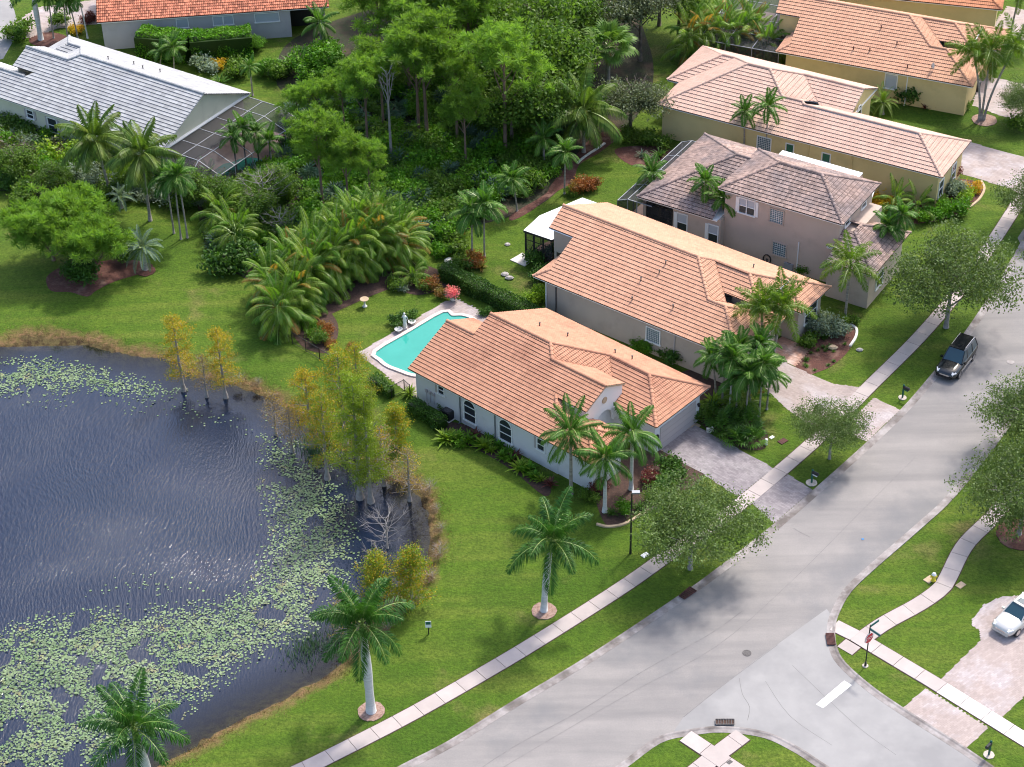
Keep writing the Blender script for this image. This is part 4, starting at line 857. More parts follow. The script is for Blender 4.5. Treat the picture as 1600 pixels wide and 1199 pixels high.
# ---- cypresses
def cypress(seed, h, rad, nbr, nleaf, m, bare=.3, m2=None, low=.14):
    R = np.random.default_rng(seed); rr = random.Random(seed); mb = MB(); r = .05 + h * .011
    mb.tube([(0, 0, -.8), (0, 0, .0), (0.02, 0, .6), (.05, .03, h * .35), (.08, 0, h * .7), (.1, .02, h)], [r * 2.4, r * 2.0, r * 1.15, r * .9, r * .55, r * .15], 7)
    C = []; D = []
    for i in range(nbr):
        t = low + (1 - low) * (i + rr.random()) / nbr; L = rad * (1.12 - t) ** .6 * rr.uniform(.45, 1.1); a = i * 2.4 + rr.uniform(-.4, .4)
        p = Vector((.08 * t, 0, h * t)); e = p + Vector((math.cos(a) * L, math.sin(a) * L, L * rr.uniform(.05, .55)))
        mb.tube([p, p.lerp(e, .5) + Vector((0, 0, -.05)), e], [r * .30, r * .18, r * .05], 4, cap=False)
        for k in range(3):
            q = p.lerp(e, rr.uniform(.3, .9)); f = q + Vector((rr.uniform(-1, 1), rr.uniform(-1, 1), rr.uniform(-.1, .7))) * L * .35; mb.tube([q, f], [r * .12, r * .03], 3, cap=False)
            n = int(nleaf / nbr / 4); s = R.uniform(0, 1, (n, 1)); C.append(np.array(q) + (np.array(f) - np.array(q)) * s + R.normal(size=(n, 3)) * .16)
        n = int(nleaf / nbr / 3); s = R.uniform(.25, 1.05, (n, 1)); C.append(np.array(p) + (np.array(e) - np.array(p)) * s + R.normal(size=(n, 3)) * .17)
    C = np.concatenate(C); C = C + R.normal(size=C.shape) * np.array([.20, .20, .03]); V, F = leaf_quads(C, .16, R, .2, .4)
    return mb.me('trunk', [M['bark_grey']], True), mesh('foliage', V, F, [M[m], M[m2 or m]], (R.uniform(size=len(F)) < .3).astype(int) if m2 else None, R.uniform(0, 1, len(F)))
ME['cyg'] = cypress(100, 9, 2.9, 30, 7500, 'cypress', m2='cypress_gold'); ME['cyg1'] = cypress(104, 12, 3.1, 32, 11000, 'cypress')
ME['cyo'] = cypress(101, 8, 2.7, 22, 5200, 'cypress_gold', m2='cypress'); ME['cyb'] = cypress(102, 6, 2.1, 40, 1700, 'cypress_brown', m2='cypress_gold')
ME['cys'] = cypress(103, 5, 2.3, 24, 6500, 'cypress', low=.1, m2='cypress_gold')
def bare(seed, h, rad, n, mname='bark_grey'):
    mb, t = limbs(random.Random(seed), h, .08, n, rad, h * 1.05, fork=.15, sub=6); return mb.me('branches', [M[mname]], True)
ME['bare'] = bare(110, 3.4, 2.4, 22); ME['snag'] = limb_me(111, 9.5, .14, 14, 1.0, 10.2, M['bark_grey'], fork=.6)[0]
# ---- palms
def frond(name, L, th0, curve, nl, ll, m, lw=.07, droop=.35, plume=False, v=.25, mrach='crownshaft', taper=.6, seed=1):
    R = np.random.default_rng(seed); S = 12; pts = [np.zeros(3)]; th = th0
    for i in range(S): th = th0 - curve * ((i + .5) / S) ** 1.2; pts.append(pts[-1] + np.array([math.cos(th), 0, math.sin(th)]) * L / S)
    pts = np.array(pts)
    def at(s): f = s * S; i = min(int(f), S - 1); return pts[i] + (pts[i + 1] - pts[i]) * (f - i), (pts[i + 1] - pts[i]) / (L / S)
    V = []; F = []; MI = []; T = []
    for i in range(S):
        b = len(V); w0, w1 = .045 * (1 - i / S) + .008, .045 * (1 - (i + 1) / S) + .008
        V += [pts[i] + [0, w0, 0], pts[i] - [0, w0, 0], pts[i + 1] - [0, w1, 0], pts[i + 1] + [0, w1, 0]]; F.append((b, b + 1, b + 2, b + 3)); MI.append(1); T.append(.5)
    for i in range(nl):
        s = .14 + .86 * (i + .5) / nl; p, d = at(s); nrm = np.array([-d[2], 0, d[0]]); l = ll * (math.sin(math.pi * min(1, (s * .86 + .12))) ** taper) * R.uniform(.85, 1.1)
        for sd in (-1, 1):
            for k in range(2 if plume else 1):
                ang = R.uniform(-1.1, 1.1) if plume else v
                q = np.array([0, sd, 0]) * math.cos(ang) + nrm * math.sin(ang) + d * (.35 + .5 * s); q /= np.linalg.norm(q)
                dr = np.array([0, 0, -1.0]); mid = p + q * l * .5 + dr * l * droop * .25; tip = p + q * l + dr * l * droop * (1 + .3 * R.uniform(-1, 1)); w = d * lw * .5
                b = len(V); V += [p, mid + w, tip, mid - w]; F.append((b, b + 1, b + 2, b + 3)); MI.append(0); T.append(R.uniform(0, 1))
    return mesh(name, np.array(V), np.array(F, dtype=np.int32), [m, M[mrach]], MI, T)
def frond_set(L, nl, ll, m, **k):
    return [frond('frond', L, math.radians(a), math.radians(c), nl, ll, m, seed=i + 1, **k) for i, (a, c) in enumerate(((80, 45), (58, 75), (35, 85), (12, 75), (-12, 62)))]
FS = {'royal': frond_set(3.9, 50, .85, M['royal'], lw=.085, droop=.5, plume=True), 'coco': frond_set(4.1, 44, .95, M['coco'], lw=.13, droop=.75, v=-.1),
      'foxtail': frond_set(2.7, 46, .55, M['foxtail'], lw=.055, droop=.25, plume=True), 'small': frond_set(1.75, 24, .5, M['small_palm'], lw=.10, droop=.5, v=.3),
      'areca': frond_set(2.5, 42, .55, M['areca'], lw=.06, droop=.9, v=.2), 'areca_old': frond_set(2.3, 38, .5, M['areca_old'], lw=.055, droop=.6), 'silver': frond_set(2.6, 34, .42, M['silver'], lw=.06, droop=.1, v=.5),
      'queen': frond_set(3.1, 38, .7, M['small_palm'], lw=.10, droop=.85, v=.1), 'phoenix': frond_set(2.3, 34, .38, M['foxtail'], lw=.05, droop=.1, v=.4)}
FS['dead'] = [frond('dead_frond', 2.2, math.radians(-62), math.radians(25), 22, .5, M['dead_thatch'], droop=.9, mrach='bark', seed=3)]
def fan_leaf(seed, r, m, pet=.8, n=16):
    R = np.random.default_rng(seed); V = [(0, .02, 0), (0, -.02, 0), (pet, -.015, .02), (pet, .015, .02)]; F = [(0, 1, 2, 3)]; MI = [1]; T = [.5]
    for i in range(n):
        a = math.radians(-125 + 250 * i / (n - 1)); l = r * (1 - .25 * abs(i / (n - 1) - .5)) * R.uniform(.9, 1.05); da = math.radians(8.2); b = len(V); z = R.uniform(-.04, .04)
        V += [(pet, 0, 0), (pet + math.cos(a - da) * l * .6, math.sin(a - da) * l * .6, z), (pet + math.cos(a) * l, math.sin(a) * l, -.28 * l), (pet + math.cos(a + da) * l * .6, math.sin(a + da) * l * .6, z + .03)]
        F.append((b, b + 1, b + 2, b + 3)); MI.append(0); T.append(R.uniform(0, 1))
    return mesh('fan_leaf', np.array(V), np.array(F, dtype=np.int32), [m, M['crownshaft']], MI, T)
FAN = [fan_leaf(3, .95, M['fan'], 1.0, 20), fan_leaf(4, .9, M['fan'], 1.1, 20)]
def rotm(V, rz, ry, sc=1.0):
    cz, sz, cy, sy = math.cos(rz), math.sin(rz), math.cos(ry), math.sin(ry)
    X = V[:, 0] * cy + V[:, 2] * sy; Z = -V[:, 0] * sy + V[:, 2] * cy; return np.stack([X * cz - V[:, 1] * sz, X * sz + V[:, 1] * cz, Z], 1) * sc
def fan_shrub(seed, m, n=15, r=.6, pet=.5):
    R = np.random.default_rng(seed); V = []; F = []; T = []; o = 0; base = fan_leaf(seed, r, M[m], pet, 11); bv = np.empty(len(base.vertices) * 3, dtype=np.float32); base.vertices.foreach_get('co', bv); bv = bv.reshape(-1, 3)
    bf = np.array([tuple(p.vertices) for p in base.polygons])
    for i in range(n):
        w = rotm(bv, i * 2.4 + R.uniform(-.3, .3), -R.uniform(.25, 1.25), R.uniform(.75, 1.15)); V.append(w + [R.uniform(-.25, .25), R.uniform(-.25, .25), .1]); F.append(bf + o); o += len(bv); T += list(np.clip(R.uniform(0, 1) + R.uniform(-.2, .2, len(bf)), 0, 1))
    return mesh('leaves', np.concatenate(V), np.concatenate(F), [M[m]], None, T)
for i in range(3): ME['palmetto%d' % i] = fan_shrub(120 + i, 'palmetto', 16, .62, .5)
ME['fanbush'] = fan_shrub(130, 'small_palm', 22, .6, .7)
def leafy(seed, m, n, L, w, th=(.3, 1.35), bend=.9):
    """strap or paddle leaves rising from one root (ti plant, bromeliad, lily, crinum)"""
    R = np.random.default_rng(seed); V = []; F = []; T = []
    for i in range(n):
        a = i * 2.4 + R.uniform(-.3, .3); t0 = R.uniform(*th); l = L * R.uniform(.7, 1.1); p = np.array([R.uniform(-.1, .1), R.uniform(-.1, .1), .05]); s = np.array([-math.sin(a), math.cos(a), 0]); b = len(V)
        for k in range(4):
            ww = w * (.35, 1, .8, .08)[k]; V += [p - s * ww / 2, p + s * ww / 2]; th_ = t0 - bend * (k / 3) ** 1.3; p = p + np.array([math.cos(a) * math.cos(th_), math.sin(a) * math.cos(th_), math.sin(th_)]) * l / 3
        for k in range(3): F.append((b + 2 * k, b + 2 * k + 1, b + 2 * k + 3, b + 2 * k + 2)); T.append(R.uniform(0, 1))
    return mesh('leaves', np.array(V), np.array(F, dtype=np.int32), [M[m]], None, T)
ME['ti'] = leafy(140, 'red', 34, .75, .13); ME['ginger'] = leafy(141, 'bright', 46, 1.1, .17); ME['limeginger'] = leafy(142, 'lime', 40, .9, .15); ME['crinum'] = leafy(143, 'small_palm', 34, .8, .1)
ME['silverclump'] = leafy(144, 'silverbush', 46, .6, .06); ME['yellowclump'] = leafy(145, 'yellow', 60, .85, .10, bend=.5); ME['crotonclump'] = leafy(146, 'croton', 40, .7, .13)

ORD = ['', 'first', 'second', 'third', 'fourth', 'fifth', 'sixth', 'seventh', 'eighth', 'ninth', 'tenth', 'eleventh', 'twelfth', 'thirteenth', 'fourteenth', 'fifteenth', 'sixteenth', 'seventeenth', 'eighteenth', 'nineteenth', 'twentieth', 'twenty-first', 'twenty-second', 'twenty-third', 'twenty-fourth']
def palm(kind, u, v, vt, label, group=None, lean=(0, 0), n=15, sc=1.0, tr=.16, shaft=True, name=None, base=None, H=None, trunk='palm_trunk', thatch=0, seed=None, rz0=None, lowest=4):
    x, y = base or G(u, v); h = H or height(u, v, vt); R = random.Random(seed or int(u * 7 + v)); e = empty(name or kind, (x, y, 0)); tag(e, label, 'palm tree', group)
    mb = MB(); k = 7; bul = kind == 'royal_palm'
    P_ = [Vector((lean[0] * (t / k) ** 1.6, lean[1] * (t / k) ** 1.6, h * t / k - .05)) for t in range(k + 1)]
    rad = [tr * (q if not bul else qq) for q, qq in zip((1.5, 1.0, .95, .9, .88, .85, .82, .8), (1.35, 1.08, 1.0, 1.12, 1.18, 1.1, .9, .8))]
    mb.tube(P_, rad, 10); mb.build('trunk', M[trunk], e, True); top = P_[-1]; d = (P_[-1] - P_[-2]).normalized()
    if shaft:
        mb = MB(); mb.tube([top, top + d * .4 * sc, top + d * 1.0 * sc], [tr * .95, tr * .8, tr * .45], 8); mb.build('crownshaft', M['crownshaft'], e, True); top = top + d * .95 * sc
    fs = FS[{'royal_palm': 'royal', 'coconut_palm': 'coco', 'foxtail_palm': 'foxtail', 'christmas_palm': 'small', 'queen_palm': 'queen', 'date_palm': 'phoenix', 'silver_date_palm': 'silver'}[kind]]
    a0 = R.uniform(0, 6)
    for i in range(n):
        lv = min(int(i / n * (lowest + 1)), lowest); f = bpy.data.objects.new('frond', fs[lv]); link(f, e); f.location = top
        f.rotation_euler = (R.uniform(-.15, .15), R.uniform(-.13, .13), a0 + i * 2.399); s = sc * R.uniform(.86, 1.08); f.scale = (s, s, s)
    for i in range(thatch):
        f = bpy.data.objects.new('dead_frond', FS['dead'][0]); link(f, e); f.location = top - Vector((0, 0, .2)); f.rotation_euler = (0, R.uniform(-.1, .3), i * 2.4); s = sc * R.uniform(.5, .8); f.scale = (s,) * 3
    if kind == 'coconut_palm':
        nb = MB()
        for i in range(7): nb.sphere(top + Vector((.28 * math.cos(i), .28 * math.sin(i), -.25)), .13, 6)
        nb.build('coconuts', M['crotonfruit'], e)
    return e
M['crotonfruit'] = mat('coconut_husk', (.35, .22, .05), (.22, .22, .04), scale=6, rough=.7)
def plant(name, keys, u, v, sc, label, cat='shrub', group=None, base=None, sz=None, z=0, seed=0):
    x, y = base or G(u, v); R = random.Random(int(u * 13 + v * 7 + seed)); s = sc; sv = (s, s, s * (sz or 1))
    if isinstance(keys, str): keys = (keys,)
    if len(keys) == 1:
        o = bpy.data.objects.new(name, ME[keys[0]]); link(o); o.location = (x, y, z); o.scale = sv; o.rotation_euler = (0, 0, R.uniform(0, 6.28)); return tag(o, label, cat, group)
    e = empty(name, (x, y, z)); tag(e, label, cat, group)
    o = bpy.data.objects.new(name + '_stem', ME[keys[0]]); o.name = 'trunk'; link(o, e); o.scale = sv; a = R.uniform(0, 6.28); o.rotation_euler = (0, 0, a)
    f = bpy.data.objects.new('crown', ME[keys[1]]); link(f, e); f.scale = sv; f.rotation_euler = (0, 0, a); f.location = (0, 0, keys[2] * s * (sz or 1) if len(keys) > 2 else 0)
    return e
def bush(key, u, v, r, label, cat='shrub', group=None, sz=1.0, name='shrub', base=None, i=None):
    k = ME[key + '0'] if i is None else ME[key + str(i)]
    return plant(name, (key + str((int(u) + int(v)) % 2),), u, v, r, label, cat, group, base, sz, z=.52 * r * sz)
def tree2(name, tk, ck, u, v, sc, label, zc, sz=1.0, group=None, base=None):
    return plant(name, (tk, ck, zc), u, v, sc, label, 'tree', group, base, sz)

# ---- royal palms in the lawn
palm('royal_palm', 580, 1112, 990, 'royal palm with a swollen white trunk between the pond bank and the pavement', tr=.30, sc=1.05, n=17, trunk='royal_trunk', lean=(-.1, 0), lowest=4)
palm('royal_palm', 850, 955, 862, 'royal palm with a slim white trunk in the lawn, closest to the white house', tr=.23, sc=1.05, n=16, trunk='royal_trunk', lean=(.5, .1))
palm('royal_palm', 241, 1250, 1155, 'royal palm at the bottom edge with its crown over the lily pads', tr=.30, sc=1.05, n=16, trunk='royal_trunk', lean=(-.4, .0), seed=11)
palm('queen_palm', 945, 800, 728, 'pale-trunked palm rising from the corner flower bed of the white house', tr=.17, sc=.92, n=17, trunk='royal_trunk')
palm('queen_palm', 892, 772, 690, 'drooping palm against the white wall, its crown over the near roof corner', tr=.15, sc=1.0, n=18)
palm('queen_palm', 986, 765, 690, 'palm beside the entry walk, left of the garage door', tr=.16, sc=.95, n=16, trunk='royal_trunk')
palm('coconut_palm', 172, 305, 218, 'coconut palm in front of the grey roof, the left one of two', lean=(-.7, 0), tr=.15, n=24, sc=1.02, shaft=False)
palm('coconut_palm', 235, 345, 240, 'coconut palm in front of the screened pool, the right one of two', lean=(.1, 0), tr=.15, n=24, sc=1.04, shaft=False)
palm('coconut_palm', 912, 238, 172, 'large yellow-green coconut palm at the forest edge by the green strip of lawn', tr=.17, n=22, sc=1.2, shaft=False)
# fan palm
def fanpalm(u, v, vt, label, sc=1.0, n=26, th=14):
    x, y = G(u, v); h = height(u, v, vt); e = empty('fan_palm', (x, y, 0)); tag(e, label, 'palm tree'); R = random.Random(int(u))
    mb = MB(); mb.tube([(0, 0, 0), (0, 0, h * .5), (0, 0, h)], [.28, .2, .18], 8); mb.build('trunk', M['palm_trunk'], e, True)
    for i in range(n):
        f = bpy.data.objects.new('fan_leaf', FAN[i % 2]); link(f, e); f.location = (0, 0, h); f.rotation_euler = (0, -1.35 + 1.9 * i / n + R.uniform(-.1, .1), i * 2.4); s = sc * R.uniform(1.0, 1.25); f.scale = (s,) * 3
    for i in range(th):
        f = bpy.data.objects.new('dead_frond', FS['dead'][0]); link(f, e); f.location = (0, 0, h - .1 - .05 * i); f.rotation_euler = (0, .25, i * 2.4); f.scale = (sc * .55,) * 3
fanpalm(950, 150, 72, 'fan palm with a skirt of brown dead leaves above the grey-green trees', 1.45)
fanpalm(905, 40, -30, 'fan palm at the top edge, mostly hidden by the forest', 1.0, 20, 4)
# foxtails and small palms by the houses
palm('foxtail_palm', 1191, 575, 502, 'plumed foxtail palm in front of the peach-tile house, the left one', tr=.14, n=15, sc=1.22, lean=(-.3, 0), lowest=3)
palm('foxtail_palm', 1206, 578, 498, 'plumed foxtail palm in front of the peach-tile house, the right one', tr=.14, n=16, sc=1.25, lean=(.4, 0), lowest=4)
palm('foxtail_palm', 1320, 500, 428, 'foxtail palm standing in the lawn between the two-storey house and the flower bed', tr=.13, n=15, sc=1.2, lowest=4)
for (u, v, vt, lab, sc) in ((1140, 640, 577, 'small palm nearest the grey driveway in the clump by the property line', 1.0), (1128, 632, 570, 'small leaning palm at the left of the clump by the property line', .95), (1165, 655, 600, 'front palm of the clump by the property line', 1.0),
    (1186, 650, 585, 'right palm of the clump, leaning to the pale driveway', 1.0), (1150, 610, 560, 'back palm of the clump, against the taupe wall', 1.0), (1175, 612, 556, 'rear palm of the clump by the white garage door', 1.0),
    (1098, 372, 300, 'small palm behind the peach roof, left one of the pair', .95), (1127, 384, 326, 'small palm behind the peach roof, right one of the pair', 1.0), (1013, 330, 285, 'small palm at the rear corner of the screened porch', .9),
    (1162, 248, 188, 'small palm against the yellow wall, the left one of a pair', .85), (1196, 256, 181, 'small palm against the yellow wall, the right one of a pair', .95), (1374, 288, 260, 'yellowing little palm by the front corner of the yellow wall', .75),
    (1380, 430, 370, 'palm close to the front door of the two-storey house', .95), (1398, 425, 350, 'palm right of the front door of the two-storey house', .9), (1118, 622, 575, 'low palm at the garage end of the clump by the property line', 1.0), (1150, 648, 608, 'low palm in the middle of the clump by the property line', .95), (1198, 640, 600, 'low palm at the driveway end of the clump by the property line', .95), (1172, 636, 590, 'second middle palm of the clump by the property line', 1.0),
    (738, 405, 350, 'small palm by the orange crotons, the left one of a pair', 1.15), (757, 402, 338, 'small palm by the orange crotons, the right one of a pair', 1.15),
    (808, 330, 296, 'short palm in the red mulch bed', 1.0), (882, 303, 253, 'palm with hanging brown fronds in the red mulch bed', .95), (272, 365, 295, 'slim palm of the three-stemmed group on the pond lawn, left stem', 1.0), (283, 374, 300, 'slim palm of the three-stemmed group on the pond lawn, middle stem', 1.0), (293, 372, 290, 'slim palm of the three-stemmed group on the pond lawn, right stem', 1.0),
    (84, 60, 8, 'slim palm beside the street in the top-left corner, the left one', 1.0), (106, 60, 10, 'slim palm beside the street in the top-left corner, the middle one', 1.0), (122, 62, 12, 'slim palm beside the street in the top-left corner, right of the others', 1.0), (137, 60, 2, 'slim palm close to the red-tile house', 1.1),
    (273, 115, 88, 'yellowish palm behind the grey roof ridge', .9), (250, 112, 92, 'low green palm left of the yellowish palm behind the grey roof', .8)):
    palm('christmas_palm', u, v, vt, lab, tr=.09, n=17, sc=sc * 1.22, lowest=4, trunk='royal_trunk' if u in (137, 1140) else 'palm_trunk', lean=(random.uniform(-.3, .3), 0))
palm('royal_palm', 64, 62, -14, 'thick white palm trunk at the top-left corner, its crown above the photo', tr=.27, trunk='royal_trunk', n=14, sc=.9)
for k, (du, ln) in enumerate(((-3, -1.0), (0, .1), (4, 1.8))):
    palm('foxtail_palm', 1533 + du, 188, 105 - 6 * k, 'long-trunked palm in the triple group by the pink driveway, %s stem' % ('left', 'middle', 'right leaning')[k], tr=.13, n=15, sc=1.3, lean=(ln, .3))
palm('foxtail_palm', 1578, 60, 0, 'palm at the top edge right of the red-orange roof', tr=.12, n=10, lean=(.3, 0)); palm('foxtail_palm', 1592, 66, 4, 'palm in the top-right corner of the photo', tr=.12, n=10, lean=(1.2, 0))
palm('date_palm', 1378, 178, 160, 'stocky date palm on the lawn between the two yellow houses', tr=.22, n=26, sc=.95, shaft=False); palm('date_palm', 1350, 176, 165, 'smaller date palm at the arched entry of the yellow house', tr=.18, n=20, sc=.7, shaft=False)
palm('silver_date_palm', 228, 422, 388, 'silvery date palm in the mulch tip on the pond lawn', tr=.2, n=30, sc=.95, shaft=False, lowest=4)
palm('silver_date_palm', 330, 300, 280, 'silvery palm in front of the screened pool', tr=.16, n=24, sc=.95, shaft=False)
palm('silver_date_palm', 190, 325, 308, 'silvery palm between the coconut trunks', tr=.15, n=22, sc=.7, shaft=False)
palm('silver_date_palm', 1382, 28, 12, 'silvery palm against the yellow wall at the top', tr=.15, n=18, sc=.8, shaft=False)
palm('queen_palm', 505, 100, 45, 'feathery palm at the corner of the red-tile house', tr=.16, n=18, sc=.8)
palm('queen_palm', 850, 262, 225, 'low feathery palm at the foot of the coconut palm', tr=.13, n=16, sc=.75); palm('queen_palm', 395, 150, 110, 'feathery palm right of the clipped hedge', tr=.1, n=14, sc=.5)
for k, (u, v, vt) in enumerate(((385, 262, 215), (405, 258, 222), (370, 268, 228), (425, 262, 235))):
    palm('christmas_palm', u, v, vt, 'palm beside the turquoise pool of the screened cage, %s' % ('tallest', 'second from the right', 'leftmost', 'rightmost')[k], tr=.09, n=13, sc=1.15)
# ---- areca palm clumps: every arching frond is a part
def areca(u, v, w, h, n, label, group=None, base=None, old=.12):
    x, y = base or G(u, v); e = empty('areca_palm_clump', (x, y, 0)); tag(e, label, 'palm clump', group); R = random.Random(int(u * 3 + v))
    mb = MB()
    for i in range(9): a = i * 2.4; r = w * .3 * math.sqrt(i / 9); mb.tube([(r * math.cos(a), r * math.sin(a), 0), (r * 1.5 * math.cos(a), r * 1.5 * math.sin(a), h * .62)], [.05, .035], 5)
    mb.build('canes', M['crownshaft'], e)
    for i in range(n):
        t = i / n; a = i * 2.399; lv = (0, 1, 2, 2, 3, 3, 4, 4)[int(t * 8)]; r = w * .35 * math.sqrt(R.random()); ol = R.random() < old
        f = bpy.data.objects.new('frond', FS['areca_old' if ol else 'areca'][lv]); link(f, e)
        f.location = (r * math.cos(a), r * math.sin(a), h * (.78 - .62 * t) + R.uniform(-.3, .3)); f.rotation_euler = (R.uniform(-.2, .2), R.uniform(-.2, .2), a + R.uniform(-.4, .4)); s = R.uniform(.8, 1.12) * min(1.1, .55 + .12 * h); f.scale = (s,) * 3
for k, (u, v, h) in enumerate(((440, 520, 4.2), (465, 495, 4.6), (490, 470, 5.2), (520, 455, 5.4), (548, 440, 5.6), (575, 428, 5.8), (600, 418, 5.2), (628, 415, 4.6), (462, 455, 5.0), (495, 440, 5.4), (530, 425, 6.0), (560, 410, 6.2), (590, 400, 5.8), (430, 480, 4.2))):
    areca(u, v - 6, 2.4, h * 1.08, 58, 'tall areca palm clump, %s in the %s row of the screen by the pool garden' % ((ORD[k + 1], 'front') if k < 8 else (ORD[k - 7], 'back')), 'areca palms screening the pool garden', old=.12)
for k, (u, v, h) in enumerate(((1075, 95, 5.5), (1100, 92, 5.8), (1125, 92, 5.6), (1150, 90, 5.5), (1175, 88, 5.2), (1195, 100, 4.5), (1090, 75, 5.5), (1130, 72, 5.5), (1165, 72, 5.5))):
    areca(u, v, 2.2, h, 34, 'areca palm clump behind the pale-roofed house, %s from the left in the %s row' % ((ORD[k + 1], 'front') if k < 6 else (ORD[k - 5], 'rear')), 'areca palms behind the pale roof', old=.2)
areca(1160, 640, 1.6, 2.2, 30, 'low feathery clump filling the foot of the small palms by the garage', old=.03); areca(1330, 172, 1.4, 1.6, 18, 'low feathery palm clump at the arched entry'); areca(1436, 22, 1.8, 1.8, 26, 'dark green palm clump against the yellow wall at the top'); areca(1220, 96, 1.6, 2.4, 26, 'palm clump at the rear corner of the orange-tile house', base=None)
areca(370, 385, 2.4, 3.6, 44, 'dense feathery palm clump above the dark shrub on the pond lawn', old=.04); areca(345, 352, 2.2, 3.2, 38, 'feathery palm clump behind the dense one', old=.04); areca(470, 505, 1.2, 1.6, 20, 'small bright palm clump by the black fence end')
areca(645, 440, 1.2, 1.4, 20, 'small bright palm clump in the pool garden border', old=0); areca(1398, 330, 1.6, 2.2, 26, 'bright palm clump by the yellow shrub', old=.05); areca(1432, 335, 1.5, 2.0, 22, 'bright palm clump right of the other by the round shrubs', old=.05)

# ---- street oaks
tree2('oak', 'oakt0', 'oak0', 1078, 889, 1.02, 'dusky green oak over the pavement, left of the grey driveway apron', 4.5)
tree2('oak', 'oakt1', 'oak1', 1478, 512, 1.22, 'largest olive-green oak, overhanging the black car', 4.3, 1.05)
tree2('oak', 'oakt2', 'oak2', 1296, 717, .68, 'thin young oak between the two driveways', 4.6, 1.1)
tree2('oak', 'oakt0', 'oak1', 1592, 836, .98, 'broad bright oak across the street by the curving pavement', 4.2, 1.1)
tree2('oak', 'oakt1', 'oak2', 1605, 705, .95, 'oak at the right edge reaching over the road', 4.2)
tree2('oak', 'oakt2', 'oak0', 1625, 352, .85, 'oak at the right edge beside the far pavement', 4.2); tree2('oak', 'oakt1', 'oak2', 1598, 190, .62, 'small grey-green tree at the right edge near the triple palm', 4.2)
# ---- forest
tree2('olive_tree', 'fort0', 'olive0', 1000, 95, 1.22, 'big grey-green round tree above the pale-roofed house', 6.0, .95); tree2('olive_tree', 'fort1', 'olive1', 985, 205, .92, 'grey-green tree with silvery tips beside the coconut palm', 4.2, .95)
tree2('olive_tree', 'fort1', 'olive0', 930, 40, .9, 'grey-green tree at the top edge behind the fan palm', 6.0)
BT = ((850, 150, 1.25, 1.2), (820, 190, 1.2, 1.25), (880, 175, 1.05, 1.1), (770, 120, 1.15, 1.1), (860, 80, 1.2, 1.1), (800, 60, 1.2, 1.1), (910, 100, 1.0, 1.1), (740, 60, 1.1, 1.1), (840, 235, 1.1, 1.0), (800, 230, 1.0, 1.0), (700, 110, 1.1, 1.0), (640, 60, 1.0, 1.0), (900, 215, .8, .9), (760, 190, 1.0, .9), (1060, 60, 1.0, 1.1), (880, 30, 1.1, 1.0), (1030, 40, 1.0, 1.0), (600, 150, .7, .7), (790, 0, 1.1, 1.0), (700, 10, 1.1, 1), (930, 0, 1.1, 1), (620, 20, 1, 1))
BL = sorted((q[0], q[1]) for q in BT)
for k, (u, v, s, q) in enumerate(BT):
    tree2('broadleaf_tree', 'fort%d' % (k % 2), 'forest%d' % (k % 4), u, v, s, 'leafy dark green tree of the wood, %s from the left' % ORD[BL.index((u, v)) + 1], 5.2, q, 'broadleaf trees of the wood')
PN = ((668, 225, 1.15, 'tall pine in the middle of the wood, the one whose crown reaches highest'), (655, 218, 1.0, 0), (705, 150, 1.2, 0), (640, 150, 1.05, 0), (735, 140, 1.15, 0), (790, 245, 1.15, 'tall pine with a long bare trunk at the right of the wood'), (728, 262, .72, 'short bright pine with low tufts at the front of the wood'),
      (505, 325, .85, 'bright green pine at the front left of the wood'), (545, 335, .72, 0), (580, 330, .6, 0), (497, 225, .58, 0), (540, 215, .6, 0), (575, 235, .85, 0), (597, 130, 1.0, 0), (690, 90, 1.2, 0), (620, 110, 1.0, 0), (600, 210, .85, 0), (468, 222, .5, 0), (755, 90, 1.1, 0), (660, 90, 1.1, 0), (715, 225, .9, 0))
PL = sorted((q[0], q[1]) for q in PN)
for k, (u, v, s, lab) in enumerate(PN):
    e = empty('pine_tree', (*G(u, v), 0), k * 1.3); e.scale = (s * 1.05, s * 1.05, s); tag(e, lab or 'pine with tufted green boughs in the wood, %s pine from the left' % ORD[PL.index((u, v)) + 1], 'pine tree', None if lab else 'pines of the wood')
    obj('trunk', ME['pine%d' % (k % 4)][0], e); obj('crown', ME['pine%d' % (k % 4)][1], e)
for k, (u, v, s, key, lab) in enumerate(((84, 407, 1.0, 'pine_low', 'bushy low pine at the left of the mulch island on the pond lawn'), (150, 430, .95, 'pine_low1', 'bushy low pine at the right of the mulch island'), (122, 400, 1.0, 'pine_low1', 'bushy pine at the back of the mulch island'))):
    e = empty('pine_tree', (*G(u, v), 0), k * 2.0); e.scale = (s,) * 3; tag(e, lab, 'pine tree'); obj('trunk', ME[key][0], e); obj('crown', ME[key][1], e)
plant('dead_tree', ('snag',), 612, 250, 1.05, 'bare dead tree trunk with stubby branches in the wood', 'tree')
plant('bare_tree', ('bare',), 415, 335, 1.25, 'leafless grey branching tree left of the wood', 'tree'); plant('bare_tree', ('bare',), 440, 370, .8, 'smaller leafless tree behind the areca palms', 'tree')
